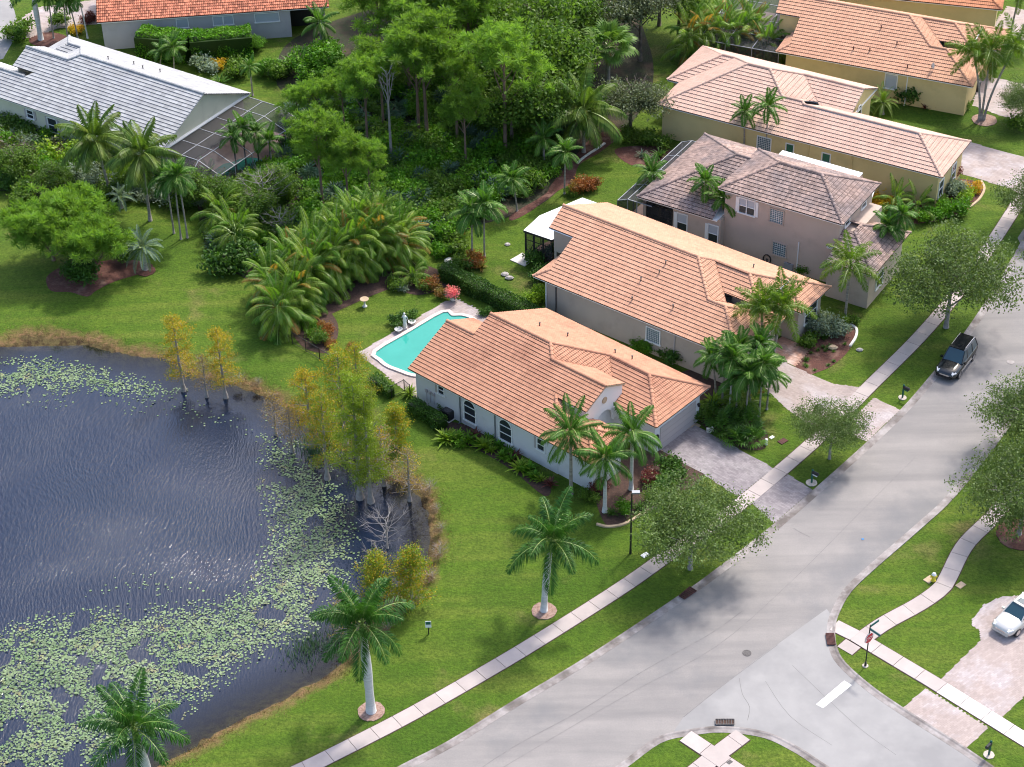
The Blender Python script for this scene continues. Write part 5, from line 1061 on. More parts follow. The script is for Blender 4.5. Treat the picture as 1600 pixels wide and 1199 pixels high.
# ---- cypresses in the pond edge
for (key, u, v, s, lab) in (('cyo', 286, 604, .95, 'half-bare golden cypress at the water edge, leftmost'), ('cyb', 322, 614, .7, 'thin bare cypress between two golden ones'), ('cyo', 352, 615, .88, 'orange-gold cypress right of the leftmost one'),
    ('cyb', 430, 672, .7, 'small bare cypress standing in the shallows'), ('cyb', 456, 700, .72, 'small half-bare cypress by the reeds'), ('cyo', 487, 694, 1.0, 'bright golden cypress in front of the fence'), ('cyg', 511, 742, .9, 'green-gold cypress standing in the lily pads'),
    ('cyg1', 562, 772, 1.0, 'tallest green cypress standing in the water'), ('cyg1', 579, 778, .88, 'green cypress right of the tallest one'), ('cyg', 540, 690, 1.05, 'green cypress on the bank behind the tall ones'), ('cyb', 600, 752, .95, 'half-bare cypress at the bank behind the grey twigs'),
    ('cyb', 640, 776, .85, 'bare silver cypress on the bank by the lawn'), ('cys', 592, 945, 1.0, 'bushy yellow-green cypress above the royal palm'), ('cys', 645, 950, 1.15, 'round yellow-green cypress at the edge of the lawn'), ('cyb', 542, 1000, .8, 'brownish cypress hidden behind the royal palm'),
    ('cys', 620, 700, .9, 'pale cypress leaning over the bank'), ('cyg', 560, 640, .75, 'green cypress behind the pool fence corner')):
    e = empty('cypress_tree', (*G(u, v), -.25), u * .1); e.scale = (s,) * 3; tag(e, lab, 'cypress'); obj('trunk', ME[key][0], e); obj('crown', ME[key][1], e)
plant('bare_shrub', ('bare',), 605, 850, .95, 'tangle of bare grey twigs standing in the shallow water', 'shrub', z=-.5); plant('bare_shrub', ('bare',), 592, 880, .6, 'smaller tangle of bare twigs near the yellow-green cypress', 'shrub', z=-.5)
# ---- hedges: leafy boxes built to length
def hedge(px, w, h, m, label, n=None, size=.17, rnd=.0, cat='hedge'):
    pts = [Vector(G(*p)) for p in px]; R = np.random.default_rng(int(px[0][0])); C = []; core = MB()
    for a, b in zip(pts, pts[1:]):
        L = (b - a).length; d = (b - a) / L; nrm = Vector((d.y, -d.x)); k = int(L * (2 * h + w) * 170 * (.17 / size) ** 2)
        s = R.uniform(0, L, k); q = R.uniform(-h, h + w, k); wob = .12 * np.sin(s * 2.1) + R.normal(size=k) * .06
        off = np.where(q < 0, -w / 2 - wob, np.where(q > w, w / 2 + wob, q - w / 2)); z = np.where(q < 0, h + q, np.where(q > w, h - (q - w), h + wob))
        if rnd: zz = np.clip((z / h - 1 + rnd) / rnd, 0, 1); off = off * (1 - .35 * zz ** 2)
        C.append(np.stack([a.x + d.x * s + nrm.x * off, a.y + d.y * s + nrm.y * off, z], 1))
        core.prism([tuple(p) for p in (a - nrm * (w / 2 - .12), a + nrm * (w / 2 - .12), b + nrm * (w / 2 - .12), b - nrm * (w / 2 - .12))][::-1], 0, h - .3)
    C = np.concatenate(C); V, F = leaf_quads(C, size, R, .5, .6); pre = bpy.data.objects.new('hedge', mesh('hedge', V, F, [M[m]], None, R.uniform(0, 1, len(F))))
    link(pre); tag(pre, label, cat); core.build('stems', M['hedge'], pre); return pre
hedge([(222, 84), (300, 92), (396, 84)], 3.3, 3.0, 'ficus', 'long clipped bright green hedge in front of the red-tile house', size=.24, rnd=.9)
hedge([(692, 432), (740, 458), (800, 487), (870, 520)], 1.2, 1.5, 'hedge', 'clipped dark hedge between the pool garden and the peach-tile house', size=.15)
hedge([(643, 640), (692, 672)], .95, 1.1, 'hedge', 'short clipped hedge hiding the air conditioner by the white wall', size=.13)
hedge([(583, 598), (612, 622)], .8, 1.0, 'hedge', 'small dark hedge by the pool gate', size=.13)
plant('shrub', ('ficusdome',), 510, 122, 1.0, 'large dome-shaped clipped shrub below the red-tile house', 'shrub') if False else None
V_, F_, t_ = crown(150, 3.1, 3.6, 520, 14, .27, spr=.5, lobes=5, fill=.15, up=.8); ME['cyshrub'] = crown_me('foliage', M['cypress_brown'], 151, 1.0, 1.0, 60, 12, .16, spr=.5, lobes=6); ME['dome'] = mesh('foliage', V_, F_, [M['ficus']], None, t_)
plant('shrub', ('dome',), 512, 124, 1.22, 'large dome-shaped clipped shrub below the red-tile house', z=1.5); plant('shrub', ('dome',), 420, 120, .55, 'rounded bright shrub between the hedge and the dome-shaped one', z=.8)
plant('shrub', ('dome',), 398, 78, .42, 'rounded end of greenery at the right tip of the long hedge', z=.8)
# ---- undergrowth of the wood
WOOD = GP([(460, 150), (560, 100), (700, 60), (900, 60), (920, 200), (870, 270), (830, 310), (780, 330), (700, 360), (640, 380), (560, 400), (470, 420), (410, 420), (330, 390), (325, 330), (360, 290), (440, 250)])
AV = [(GP([(1010, 130)]), 6)]
RU = random.Random(77); xs_ = [p[0] for p in WOOD]; ys_ = [p[1] for p in WOOD]; cnt = 0; placed = []; nb_ = 0; FAR = []
while cnt < 430:
    x, y = RU.uniform(min(xs_), max(xs_)), RU.uniform(min(ys_), max(ys_))
    if not inside(WOOD, np.array([x]), np.array([y]))[0]: continue
    if any((x - a) ** 2 + (y - b) ** 2 < .95 for a, b in placed): continue
    placed.append((x, y)); cnt += 1; nearer = y < 178
    if RU.random() < (.55 if not nearer else .22) and cnt < 400:
        plant('palmetto', ('palmetto%d' % (cnt % 3),), cnt, cnt * 3, RU.uniform(.9, 1.6), 'blue-green saw palmetto in the undergrowth of the wood', 'shrub', 'palmettos under the pines', base=(x, y), z=RU.uniform(0, .3))
    else:
        sc_ = RU.uniform(.9, 1.7); bk = ('bush%d' if RU.random() < .5 else 'brightbush%d') % (cnt % 2)
        if y < 168 and nb_ < 95: nb_ += 1; plant('shrub', (bk,), cnt, cnt * 5, sc_, 'green leafy shrub in the tangled undergrowth of the wood', 'shrub', 'shrubs under the pines', base=(x, y), z=.5)
        else: FAR.append((bk, x, y, sc_))
for key, mt_ in (('bush', 'forest'), ('brightbush', 'bright')):
    V = []; F = []; o_ = 0; T = []
    for bk, x, y, s in FAR:
        if not bk.startswith(key): continue
        me = ME[bk]; v = np.empty(len(me.vertices) * 3, dtype=np.float32); me.vertices.foreach_get('co', v); v = v.reshape(-1, 3); a = RU.uniform(0, 6.28); c, q = math.cos(a), math.sin(a)
        V.append(np.stack([v[:, 0] * c - v[:, 1] * q, v[:, 0] * q + v[:, 1] * c, v[:, 2]], 1) * s + [x, y, .5]); n = len(v) // 4; F.append(np.arange(4 * n).reshape(n, 4) + o_); o_ += 4 * n; T.append(np.clip(np.random.default_rng(n + int(x)).uniform(0, 1, n), 0, 1))
    if V: tag(obj('undergrowth', mesh('undergrowth', np.concatenate(V), np.concatenate(F), [M[mt_]], None, np.concatenate(T))), 'tangled %s undergrowth on the floor of the wood' % ('dark green' if key == 'bush' else 'bright green'), 'undergrowth', kind='stuff')
LEFT = GP([(-10, 185), (70, 212), (150, 245), (235, 268), (320, 290), (330, 325), (262, 328), (215, 318), (170, 306), (110, 300), (50, 320), (-10, 300)]); lx_ = [p[0] for p in LEFT]; ly_ = [p[1] for p in LEFT]; cnt = 0
while cnt < 62:
    x, y = RU.uniform(min(lx_), max(lx_)), RU.uniform(min(ly_), max(ly_))
    if not inside(LEFT, np.array([x]), np.array([y]))[0] or any((x - a) ** 2 + (y - b) ** 2 < 1.6 for a, b in placed): continue
    placed.append((x, y)); cnt += 1; key = RU.choice(('bush', 'brightbush', 'darkbush', 'bush', 'limebush', 'purplebush', 'silverbush')) + str(cnt % 2)
    plant('shrub', (key,), cnt, cnt * 7, RU.uniform(.9, 1.7), 'leafy shrub in the mixed planting along the cream house', 'shrub', 'mixed shrubs along the cream house', base=(x, y), z=.6)
for k, (u, v, s) in enumerate(((30, 285, .62), (90, 300, .5), (210, 300, .5), (300, 318, .6), (350, 330, .62), (400, 350, .6), (430, 320, .65))):
    tree2('small_tree', 'fort%d' % (k % 2), 'forest%d' % (k % 4), u, v, s, 'small leafy tree between the cream house and the pond lawn, %s from the left' % ORD[k + 1], 4.2, .9, 'small trees by the pond lawn')
for k, (u, v, s) in enumerate(((672, 770, .34), (683, 800, .3), (690, 830, .3), (688, 870, .34), (676, 905, .36), (655, 938, .3), (630, 955, .34), (606, 985, .34), (575, 1003, .3), (560, 1025, .3), (615, 750, .36), (560, 705, .32), (520, 672, .32), (470, 640, .3), (405, 602, .3), (375, 600, .28), (585, 730, .34), (548, 1010, .36))):
    plant('bank_brush', ('bare',), u, v, s * (.7 if k % 3 else 1), 'scrubby brush on the pond bank', 'shrub', 'brush on the pond bank')
    plant('bank_brush', ('cyshrub',), u - 6, v + 3, s * 1.5, 'tawny leafy brush on the pond bank', 'shrub', 'leafy brush on the pond bank', z=.25)
# ---- single garden shrubs
B = [('bush', 712, 388, 1.5, 'bright green mounded shrub at the back of the pool garden'), ('brightbush', 700, 372, 1.7, 'largest bright shrub behind the crotons'), ('brightbush', 735, 342, 1.4, 'bright shrub spreading at the edge of the wood'), ('brightbush', 765, 318, 1.4, 'bright shrub beside the mulch bed'), ('brightbush', 690, 398, 1.1, 'low bright shrub beyond the dark hedge'),
     ('croton', 716, 372, .8, 'orange croton beside the small palm pair'), ('croton', 742, 412, 1.0, 'tall orange croton right of the palm trunk'), ('bush', 722, 418, 1.0, 'green shrub by the white stone beyond the hedge'), ('darkbush', 870, 395, .9, 'dark shrub at the patio corner'), ('darkbush', 838, 415, 1.2, 'dark leafy shrub by the taupe wall corner'), ('darkbush', 845, 440, 1.1, 'dark shrub below the rear roof corner'),
     ('croton', 905, 300, 1.1, 'reddish shrub by the lawn strip'), ('croton', 925, 296, 1.0, 'second reddish shrub, right of the other'), ('bush', 893, 305, .7, 'small green shrub at the bed edge'), ('bush', 985, 222, 1.2, 'variegated shrub at the rear corner of the yellow house'), ('bush', 1010, 224, 1.2, 'shrub beside the yellow wall corner, middle of three'), ('bush', 1035, 232, 1.1, 'shrub nearest the screened porch'),
     ('darkbush', 1055, 566, 1.2, 'dark round shrub by the taupe wall, below the downpipe'), ('darkbush', 1043, 560, .9, 'small dark shrub left of the round one'), ('brightbush', 1008, 549, 1.0, 'light green shrub under the glass block window'), ('brightbush', 995, 545, .7, 'small light shrub by the drainpipe'),
     ('darkbush', 1420, 158, 1.9, 'round clipped green shrub against the yellow wall'), ('yellowbush', 1377, 325, 1.2, 'bright yellow shrub by the two-storey house'), ('brightbush', 1445, 345, 1.2, 'glossy green rounded shrub by the far pavement, front one'), ('brightbush', 1470, 338, 1.2, 'glossy green rounded shrub by the far pavement, left one'), ('brightbush', 1497, 336, 1.25, 'glossy green rounded shrub by the far pavement, right one'),
     ('redbush', 1488, 275, 1.1, 'red-leaved shrub at the front corner of the pale-roofed house'), ('silverbush', 1478, 300, 1.3, 'grey-green shrub under the front window'), ('silverbush', 1492, 305, 1.2, 'grey-green shrub right of the front window'), ('limebush', 1508, 312, 1.0, 'lime shrub along the curved bed'), ('yellowbush', 1520, 300, .9, 'orange and yellow shrub at the bed edge'), ('bush', 1460, 320, 1.1, 'green shrub at the foot of the yellow wall'),
     ('silverbush', 1275, 520, 1.3, 'grey-green bush in the flower bed, nearest the window'), ('silverbush', 1292, 512, 1.3, 'grey-green bush in the flower bed, middle'), ('silverbush', 1308, 522, 1.1, 'grey-green bush in the flower bed, right'), ('bush', 1262, 540, 1.0, 'dark green bush beside the red plant'), ('bush', 1325, 505, .8, 'small shrub at the pale edging'),
     ('brightbush', 1255, 428, .8, 'round shrub beside the air conditioner of the two-storey house'), ('darkbush', 1050, 740, 1.3, 'dark glossy shrub left of the garage door'), ('darkbush', 1038, 765, 1.0, 'dark shrub in the corner bed'), ('bush', 1022, 785, .9, 'green shrub under the street oak'), ('brightbush', 975, 800, .8, 'bright small shrub by the bed kerb'), ('redbush', 1015, 752, .8, 'red shrub by the entry walk'),
     ('redbush', 935, 768, .9, 'dark red shrub under the near palms'), ('bush', 920, 780, .8, 'green shrub at the left tip of the corner bed'), ('bush', 1100, 655, .9, 'fine-leaved shrub by the garage corner'),
     ('limebush', 100, 258, 2.2, 'bright lime-green shrub in front of the cream wall, the left one'), ('limebush', 70, 262, 1.7, 'lime-green shrub left of the brightest one'), ('limebush', 112, 212, 1.3, 'yellow-green shrub by the cream wall'), ('brightbush', 140, 265, 1.9, 'green shrub between the coconut palms'), ('purplebush', 22, 262, 2.2, 'big purplish shrub at the left edge'), ('bush', 20, 205, 1.5, 'green shrub under the cream wall at the left edge'), ('bush', 45, 218, 1.2, 'mid-green shrub by the small window'), ('silverbush', 48, 235, 1.3, 'pale bluish shrub below the purplish one'),
     ('brightbush', 5, 232, 1.4, 'vivid green shrub at the left edge'), ('yellowbush', 38, 300, .9, 'yellow flowering plant at the left edge'), ('darkbush', 135, 440, 1.6, 'dark shrub under the pines of the mulch island'), ('darkbush', 120, 432, 1.3, 'low dark shrub at the middle of the mulch island'), ('darkbush', 195, 410, 1.2, 'dark shrub left of the silvery palm'), ('darkbush', 362, 422, 2.1, 'large dark round shrub on the pond lawn'), ('darkbush', 380, 405, 1.6, 'dark shrub behind the large round one'),
     ('bush', 320, 310, 1.5, 'green shrub by the screened pool'), ('bush', 290, 285, 1.6, 'shrub below the cream gable'), ('brightbush', 425, 275, 1.4, 'shrub at the corner of the screened pool'), ('limebush', 340, 325, 1.1, 'yellow-green shrub by the bare tree'), ('bush', 400, 300, 1.6, 'shrub in front of the pool palms'), ('bush', 450, 300, 1.5, 'green shrub left of the bright pine'),
     ('silverbush', 322, 110, 1.5, 'pale grey-green bush behind the grey roof'), ('yellowbush', 343, 108, .9, 'small yellow bush behind the grey roof'), ('bush', 372, 118, 1.6, 'dark thin bush behind the grey roof'), ('bush', 440, 120, 1.8, 'green bush left of the dome-shaped shrub'), ('bush', 30, 60, 1.9, 'dusky round shrub beside the street in the corner'), ('bush', 95, 40, 1.2, 'green shrub among the corner palms'), ('yellowbush', 120, 52, .9, 'yellow-green plant by the corner palms'), ('redbush', 140, 34, .9, 'red plants at the wall of the red-tile house'), ('bush', 10, 118, 1.0, 'green shrub beside the grey roof at the left edge'),
     ('bush', 620, 450, 1.0, 'leafy shrub in the pool garden border, left'), ('bush', 660, 448, 1.1, 'leafy shrub in the pool garden border, middle'), ('croton', 675, 452, .9, 'reddish shrub in the pool garden border'), ('silverbush', 630, 455, .6, 'pale flowering shrub in the pool garden border'), ('bush', 500, 535, .9, 'green shrub in the round bed by the fence'), ('croton', 508, 522, .9, 'pinkish flowering shrub in the round bed by the fence'), ('brightbush', 492, 522, .8, 'bright shrub in the round bed by the fence'), ('croton', 516, 540, .6, 'orange plant in the round bed by the fence'),
     ('croton', 690, 465, .7, 'orange and yellow plant by the pink flowers'), ('darkbush', 620, 508, .8, 'dark shrub behind the white statue'), ('darkbush', 640, 500, .8, 'dark shrub right of the white statue'), ('darkbush', 760, 492, .6, 'small dark shrub at the roof peak by the pool deck'), ('limebush', 840, 470, 1.1, 'golden patch of foliage at the hedge end'), ('bush', 1590, 205, 1.4, 'dusky shrub at the right edge by the pink driveway'), ('bush', 1500, 168, .9, 'dark shrub at the front corner of the orange-tile house'),
     ('croton', 550, 548, .6, 'orange plant at the corner of the pool deck'), ('bush', 700, 640, .7, 'leafy plant by the gate'), ('pinkflower', 1, 1, 1, None)]
for q in B:
    if q[4]: bush(q[0], q[1], q[2], q[3] * .95, q[4])
for (key, u, v, s, lab) in (('ti', 1252, 515, 1.5, 'deep red ti plant at the front wall corner'), ('limeginger', 697, 690, 1.4, 'yellow-striped ginger right of the clipped hedge'), ('ginger', 715, 690, 1.2, 'green ginger clump under the first arched window'), ('ti', 741, 685, 1.3, 'red ti plant between the arched windows'), ('limeginger', 757, 700, 1.4, 'yellow-striped ginger between the arched windows'), ('ginger', 733, 692, 1.1, 'green ginger left of the red ti plant'),
    ('ginger', 780, 700, .8, 'low green row plant under the second arched window'), ('ginger', 793, 710, .8, 'green plant at the right of the second arched window'), ('ti', 806, 718, 1.2, 'tall red ti plant near the last window'), ('limeginger', 812, 735, 1.3, 'lime ginger at the front of the wall bed'), ('ginger', 826, 738, 1.1, 'green ginger at the end of the wall bed'), ('limeginger', 640, 618, 1.1, 'broad yellow-leaved plant at the white wall corner'), ('ti', 860, 760, 1.2, 'red ti plant by the drooping palm'),
    ('ti', 1445, 170, 1.0, 'red plant against the yellow wall, the left one'), ('ti', 1463, 168, 1.2, 'red plant against the yellow wall, the middle one'), ('ti', 1496, 165, 1.0, 'red plant against the yellow wall, near the corner'), ('silverclump', 1003, 245, 1.4, 'spiky pale clump on the lawn edge, the left one'), ('silverclump', 1014, 250, 1.4, 'spiky pale clump on the lawn edge, the right one'), ('crinum', 1030, 246, 1.4, 'spiky green clump by the screened porch'),
    ('fanbush', 1150, 690, 1.3, 'fan-leaved plant at the front of the palm clump bed'), ('fanbush', 1125, 675, 1.3, 'fan-leaved plant left in the palm clump bed'), ('fanbush', 1172, 690, 1.35, 'fan-leaved plant right in the palm clump bed'), ('fanbush', 1140, 660, 1.3, 'fan-leaved plant in the middle of the palm clump bed'), ('fanbush', 1165, 668, 1.3, 'fan-leaved plant behind the front ones'), ('fanbush', 1113, 655, 1.1, 'fan-leaved plant nearest the garage'), ('limeginger', 1116, 632, 1.4, 'yellowing plant behind the garage corner'),
    ('crinum', 20, 232, 1.6, 'blue-green spiky plant by the cream wall'), ('crinum', 1000, 795, 1.0, 'strap-leaved plant in the corner bed'), ('crinum', 955, 805, .9, 'strap-leaved plant at the bed kerb'), ('crinum', 345, 132, 1.7, 'bright spiky plant behind the grey roof'), ('crinum', 455, 105, 2.2, 'weeping spiky plant left of the dome-shaped shrub'), ('crotonclump', 750, 420, 1.3, 'orange-leaved croton at the lawn by the hedge'), ('crinum', 930, 1220, 1.0, 'spiky plant at the bottom edge')):
    plant('leafy_plant', (key,), u, v, s, lab, 'plant')
for k, (u, v) in enumerate(((706, 684), (722, 697), (748, 697), (768, 706), (786, 716), (800, 722), (818, 728), (835, 748), (765, 690), (845, 752))):
    plant('leafy_plant', ('limeginger' if k % 3 == 0 else 'ginger',), u, v, .85, 'low leafy plant in the row under the arched windows, %s from the clipped hedge' % ORD[k + 1], 'plant', 'row of low plants under the arched windows')
# small bedding plants in the mulch
for k in range(40):
    u, v = RU.uniform(1250, 1330), RU.uniform(505, 582)
    if inside(GP([(1245, 575), (1285, 508), (1328, 510), (1322, 550), (1300, 570), (1275, 580)]), *[np.array([q]) for q in G(u, v)])[0]:
        plant('bedding_plant', ('crinum',), u, v, RU.uniform(.35, .55), 'small green bedding plant set out in the bare mulch bed', 'plant', 'bedding plants in the mulch')
# ---- lily pads and reeds: nobody could count them
def pads():
    R = np.random.default_rng(9); A = [([(-40, 560), (60, 555), (130, 565), (200, 580), (260, 600), (300, 610), (230, 625), (120, 615), (60, 620), (-60, 625)], 3200, 1.0), ([(60, 585), (180, 600), (300, 620), (380, 650), (420, 690), (380, 680), (280, 665), (160, 640), (20, 640)], 620, 1.0),
        ([(400, 670), (470, 690), (520, 730), (560, 800), (565, 900), (530, 960), (470, 1010), (380, 1050), (330, 1100), (200, 1180), (60, 1260), (-60, 1290), (-60, 985), (60, 960), (180, 945), (330, 935), (390, 900), (410, 840), (400, 760)], 24000, 1.0), ([(255, 880), (290, 900), (330, 930), (120, 935), (100, 925)], 90, 1.0), ([(410, 620), (440, 700), (540, 800), (480, 820), (420, 760)], 700, 1.0)]
    C = []
    for px, n, _ in A:
        poly = [tuple(P(u, v, WATER_Z)[:2]) for u, v in px]; X = np.array([p[0] for p in poly]); Y = np.array([p[1] for p in poly]); k = n * 3
        x = R.uniform(X.min(), X.max(), k); y = R.uniform(Y.min(), Y.max(), k); d = -sdist(poly, x, y)
        f = np.sin(x * .9 + 1.3 * np.sin(y * .55)) * np.sin(y * .8 + 1.7 * np.sin(x * .4)) + .5 * np.sin(x * 2.3 + y * 1.1) * np.sin(y * 2.1 - x)
        ok = (d > 0) & (R.uniform(0, 1, k) < np.clip(d / 3.0, .12, 1)) & (f > -.55 + R.uniform(-.3, .3, k)) & (-sdist(SHORE, x, y) > 1.2); i = np.nonzero(ok)[0][:n]
        C.append(np.stack([x[i], y[i]], 1))
    C = np.concatenate(C); n = len(C); r = R.uniform(.045, .105, n); N = 8; a0 = R.uniform(0, 6.28, n); tilt = R.normal(size=(n, 2)) * .10; V = []
    lift = np.where(R.uniform(size=n) < .12, R.uniform(.05, .16, n), .012)
    for j in range(N):
        a = a0 + (j + .5) * (2 * math.pi - .5) / N; dx = np.cos(a) * r; dy = np.sin(a) * r
        V.append(np.stack([C[:, 0] + dx, C[:, 1] + dy, WATER_Z + lift + R.uniform(0, .01, n) + np.abs(dx * tilt[:, 0] + dy * tilt[:, 1])], 1))
    V = np.stack(V, 1).reshape(-1, 3); F = np.arange(n * N).reshape(n, N)
    o = obj('lily_pads', mesh('lily_pads', V, F, [mat('lily_pad', (.155, .215, .095), (.085, .15, .05), scale=.5, rough=.4, tintv=.5, c3=(.22, .17, .07), s3=.9, th3=.66, spec=.6)], None, R.uniform(0, 1, n))); tag(o, 'field of pale green lily pads floating on the pond', 'lily pads', kind='stuff')
pads()
def reeds():
    R = np.random.default_rng(4); C = []
    for (u, v, n) in ((495, 712, 260), (500, 700, 200), (470, 1018, 160), (485, 1010, 160), (510, 1000, 120), (480, 1022, 100), (555, 960, 90), (460, 690, 60), (575, 740, 120)):
        p = P(u, v, WATER_Z); C.append(np.array([p.x, p.y]) + R.normal(size=(n, 2)) * .8)
    C = np.concatenate(C); n = len(C); h = R.uniform(.3, .9, n); a = R.uniform(0, 6.28, n); lx = R.normal(size=n) * .2; w = .03
    V = np.stack([np.stack([C[:, 0] - w * np.cos(a), C[:, 1] - w * np.sin(a), np.full(n, WATER_Z - .1)], 1), np.stack([C[:, 0] + w * np.cos(a), C[:, 1] + w * np.sin(a), np.full(n, WATER_Z - .1)], 1), np.stack([C[:, 0] + lx, C[:, 1] + lx * .5, WATER_Z + h], 1)], 1).reshape(-1, 3)
    tag(obj('reeds', mesh('reeds', V, np.arange(3 * n).reshape(n, 3), [M['palmetto']], None, R.uniform(0, 1, n))), 'tufts of reeds growing in the shallow edge of the pond', 'reeds', kind='stuff')
reeds()
def tufts():
    """rough dry grass along the bank and a thin fall of longer blades over the lawn"""
    R = np.random.default_rng(6); n = 16000; i = R.integers(0, len(SHORE) - 2, n); S = np.array(SHORE); t = R.uniform(0, 1, (n, 1)); C = S[i] * (1 - t) + S[i + 1] * t + R.normal(size=(n, 2)) * np.array([.9, .9])
    d = sdist(SHORE, C[:, 0], C[:, 1]); k = (d > .1) & (C[:, 0] > -62) & (C[:, 1] > 85); C = C[k]; d = d[k]; n = len(C); z = np.where(d < 1.6, WATER_Z + d * .28, 0); h = R.uniform(.06, .22, n); a = R.uniform(0, 6.28, n); w = .025
    V = np.stack([np.stack([C[:, 0] - w * np.cos(a), C[:, 1] - w * np.sin(a), z - .03], 1), np.stack([C[:, 0] + w * np.cos(a), C[:, 1] + w * np.sin(a), z - .03], 1), np.stack([C[:, 0] + R.normal(size=n) * .1, C[:, 1] + R.normal(size=n) * .1, z + h], 1)], 1).reshape(-1, 3)
    tag(obj('bank_grass', mesh('bank_grass', V, np.arange(3 * n).reshape(n, 3), [leaf('dry_grass', (.22, .15, .07), (.10, .11, .03), .2)], None, R.uniform(0, 1, n))), 'rough dry grass fringing the pond bank', 'grass', kind='stuff')
tufts()
# ------------------------------------------------------------------ pool garden
M['pool'] = mat('pool_water', (.02, .27, .215), (.03, .31, .25), scale=.25, rough=.06, spec=.5, bump=.12, bscale=3)
M['coping'] = mat('coping', (.66, .56, .52), (.58, .50, .47), scale=2, rough=.8)
POOL = smooth(GP([(588, 551), (640, 520), (693, 489.5), (706, 495), (722, 495), (738, 501), (742, 512), (720, 535), (690, 562), (662, 585), (645, 586), (625, 579), (607, 572), (596, 563)]), 3, True)
pavers('pool_deck', [(558, 553), (695, 472), (712, 467), (766, 494), (800, 522), (668, 635), (634, 612), (596, 580)], M['paver_pink'], math.radians(40), .42, .21, .02)
pe = empty('swimming_pool', (*G(650, 540), 0)); tag(pe, 'turquoise swimming pool behind the white house', 'pool')
ox, oy = G(650, 540); lp = [(x - ox, y - oy) for x, y in POOL]
mesh_w = mesh('water', [(x, y, .055) for x, y in lp], [tuple(range(len(lp)))], M['pool']); w_ = obj('pool_water', mesh_w, pe)
if mesh_w.polygons[0].normal.z < 0: mesh_w.flip_normals()
V = []; n = len(lp); cxy = (sum(p[0] for p in lp) / n, sum(p[1] for p in lp) / n)
def ringo(pts, d):
    out = []
    for i in range(len(pts)):
        a, b = pts[i - 1], pts[(i + 1) % len(pts)]; t = Vector((b[0] - a[0], b[1] - a[1])).normalized(); s = 1 if (pts[i][0] - cxy[0]) * t.y - (pts[i][1] - cxy[1]) * t.x > 0 else -1
        out.append((pts[i][0] + t.y * d * s, pts[i][1] - t.x * d * s))
    return out
r1, r2 = ringo(lp, -.02), ringo(lp, .34)
V = [(x, y, .03) for x, y in r1] + [(x, y, .15) for x, y in r1] + [(x, y, .15) for x, y in r2] + [(x, y, .02) for x, y in r2]
F = [(k * n + i, k * n + (i + 1) % n, (k + 1) * n + (i + 1) % n, (k + 1) * n + i) for k in range(3) for i in range(n)]
obj('coping', mesh('coping', V, F, M['coping']), pe)
# black garden fence, panel by panel
def fence(px, h, label, step=1.9):
    pts = [Vector(G(*p)) for p in px]; e = empty('garden_fence', (pts[0].x, pts[0].y, 0)); tag(e, label, 'fence'); o = pts[0]
    for a, b in zip(pts, pts[1:]):
        L = (b - a).length; n = max(1, round(L / step)); d = (b - a) / n
        for i in range(n + 1):
            p = a + d * i - o; mb = MB(); mb.box(p.x - .035, p.y - .035, 0, p.x + .035, p.y + .035, h + .06); mb.build('fence_post', M['black'], e)
        for i in range(n):
            p, q = a + d * i - o, a + d * (i + 1) - o; mb = MB(); mb.bar((p.x, p.y, h), (q.x, q.y, h), .04); mb.bar((p.x, p.y, .12), (q.x, q.y, .12), .04); mb.build('rail', M['black'], e)
            mb = MB(); k = int(d.length / .11)
            for j in range(1, k): t = p.lerp(q, j / k); mb.box(t.x - .009, t.y - .009, .1, t.x + .009, t.y + .009, h)
            g = mb.build('pickets', M['black'], e); g['kind'] = 'stuff'
fence([(457, 537), (500, 563), (548, 592), (590, 617)], 1.25, 'black picket fence closing the pool garden towards the pond')
fence([(612, 622), (632, 612)], 1.25, 'black garden gate between the clipped shrub and the white house')
fence([(632, 612), (641, 620)], 1.25, 'short black fence piece against the white wall')
# statue, urns, bird bath, pot
def at3(u, v, z=0): x, y = G(u, v); return (x, y, z)
e = empty('statue', at3(633, 514)); tag(e, 'white classical standing figure on a low plinth beside the pool', 'statue')
mb = MB(); mb.box(-.2, -.2, 0, .2, .2, .22); mb.build('plinth', M['marble'], e)
mb = MB(); mb.lathe([(.17, .22), (.19, .4), (.15, .75), (.18, .95), (.13, 1.1), (.19, 1.33), (.15, 1.42), (.06, 1.47), (.055, 1.52), (.09, 1.58), (.10, 1.66), (.05, 1.74)], 10); mb.tube([(.17, 0, 1.36), (.27, -.03, 1.1), (.15, -.12, .98)], [.055, .045, .035], 6); mb.tube([(-.17, 0, 1.36), (-.25, .05, 1.15), (-.12, .0, 1.5)], [.055, .045, .03], 6); mb.build('figure', M['marble'], e, True)
for k, (u, v, lab) in enumerate(((644, 508, 'white shell-shaped planter right of the statue'), (623, 520, 'white shell-shaped planter left of the statue'))):
    mb = MB(); mb.lathe([(.15, 0), (.1, .12), (.28, .3), (.38, .42), (.34, .4), (.1, .3)], 12); o = mb.build('planter', M['marble'], None, True, loc=at3(u, v)); tag(o, lab, 'planter')
e = empty('bird_bath', at3(570, 479)); tag(e, 'stone bird bath with a yellowish bowl at the lawn edge by the areca palms', 'bird bath')
mb = MB(); mb.lathe([(.24, 0), (.22, .06), (.1, .12), (.08, .4), (.11, .62), (.16, .68)], 12); mb.build('pedestal', M['marble'], e, True); mb = MB(); mb.lathe([(.12, .66), (.36, .74), (.42, .82), (.38, .82), (.04, .80)], 16); mb.build('bowl', M['edge_tan'], e, True)
e = empty('flower_pot', at3(708, 470)); tag(e, 'white pot of pink flowers at the corner of the pool deck', 'flower pot')
mb = MB(); mb.lathe([(.18, 0), (.3, .2), (.28, .45), (.22, .44)], 12); mb.build('pot', M['marble'], e, True)
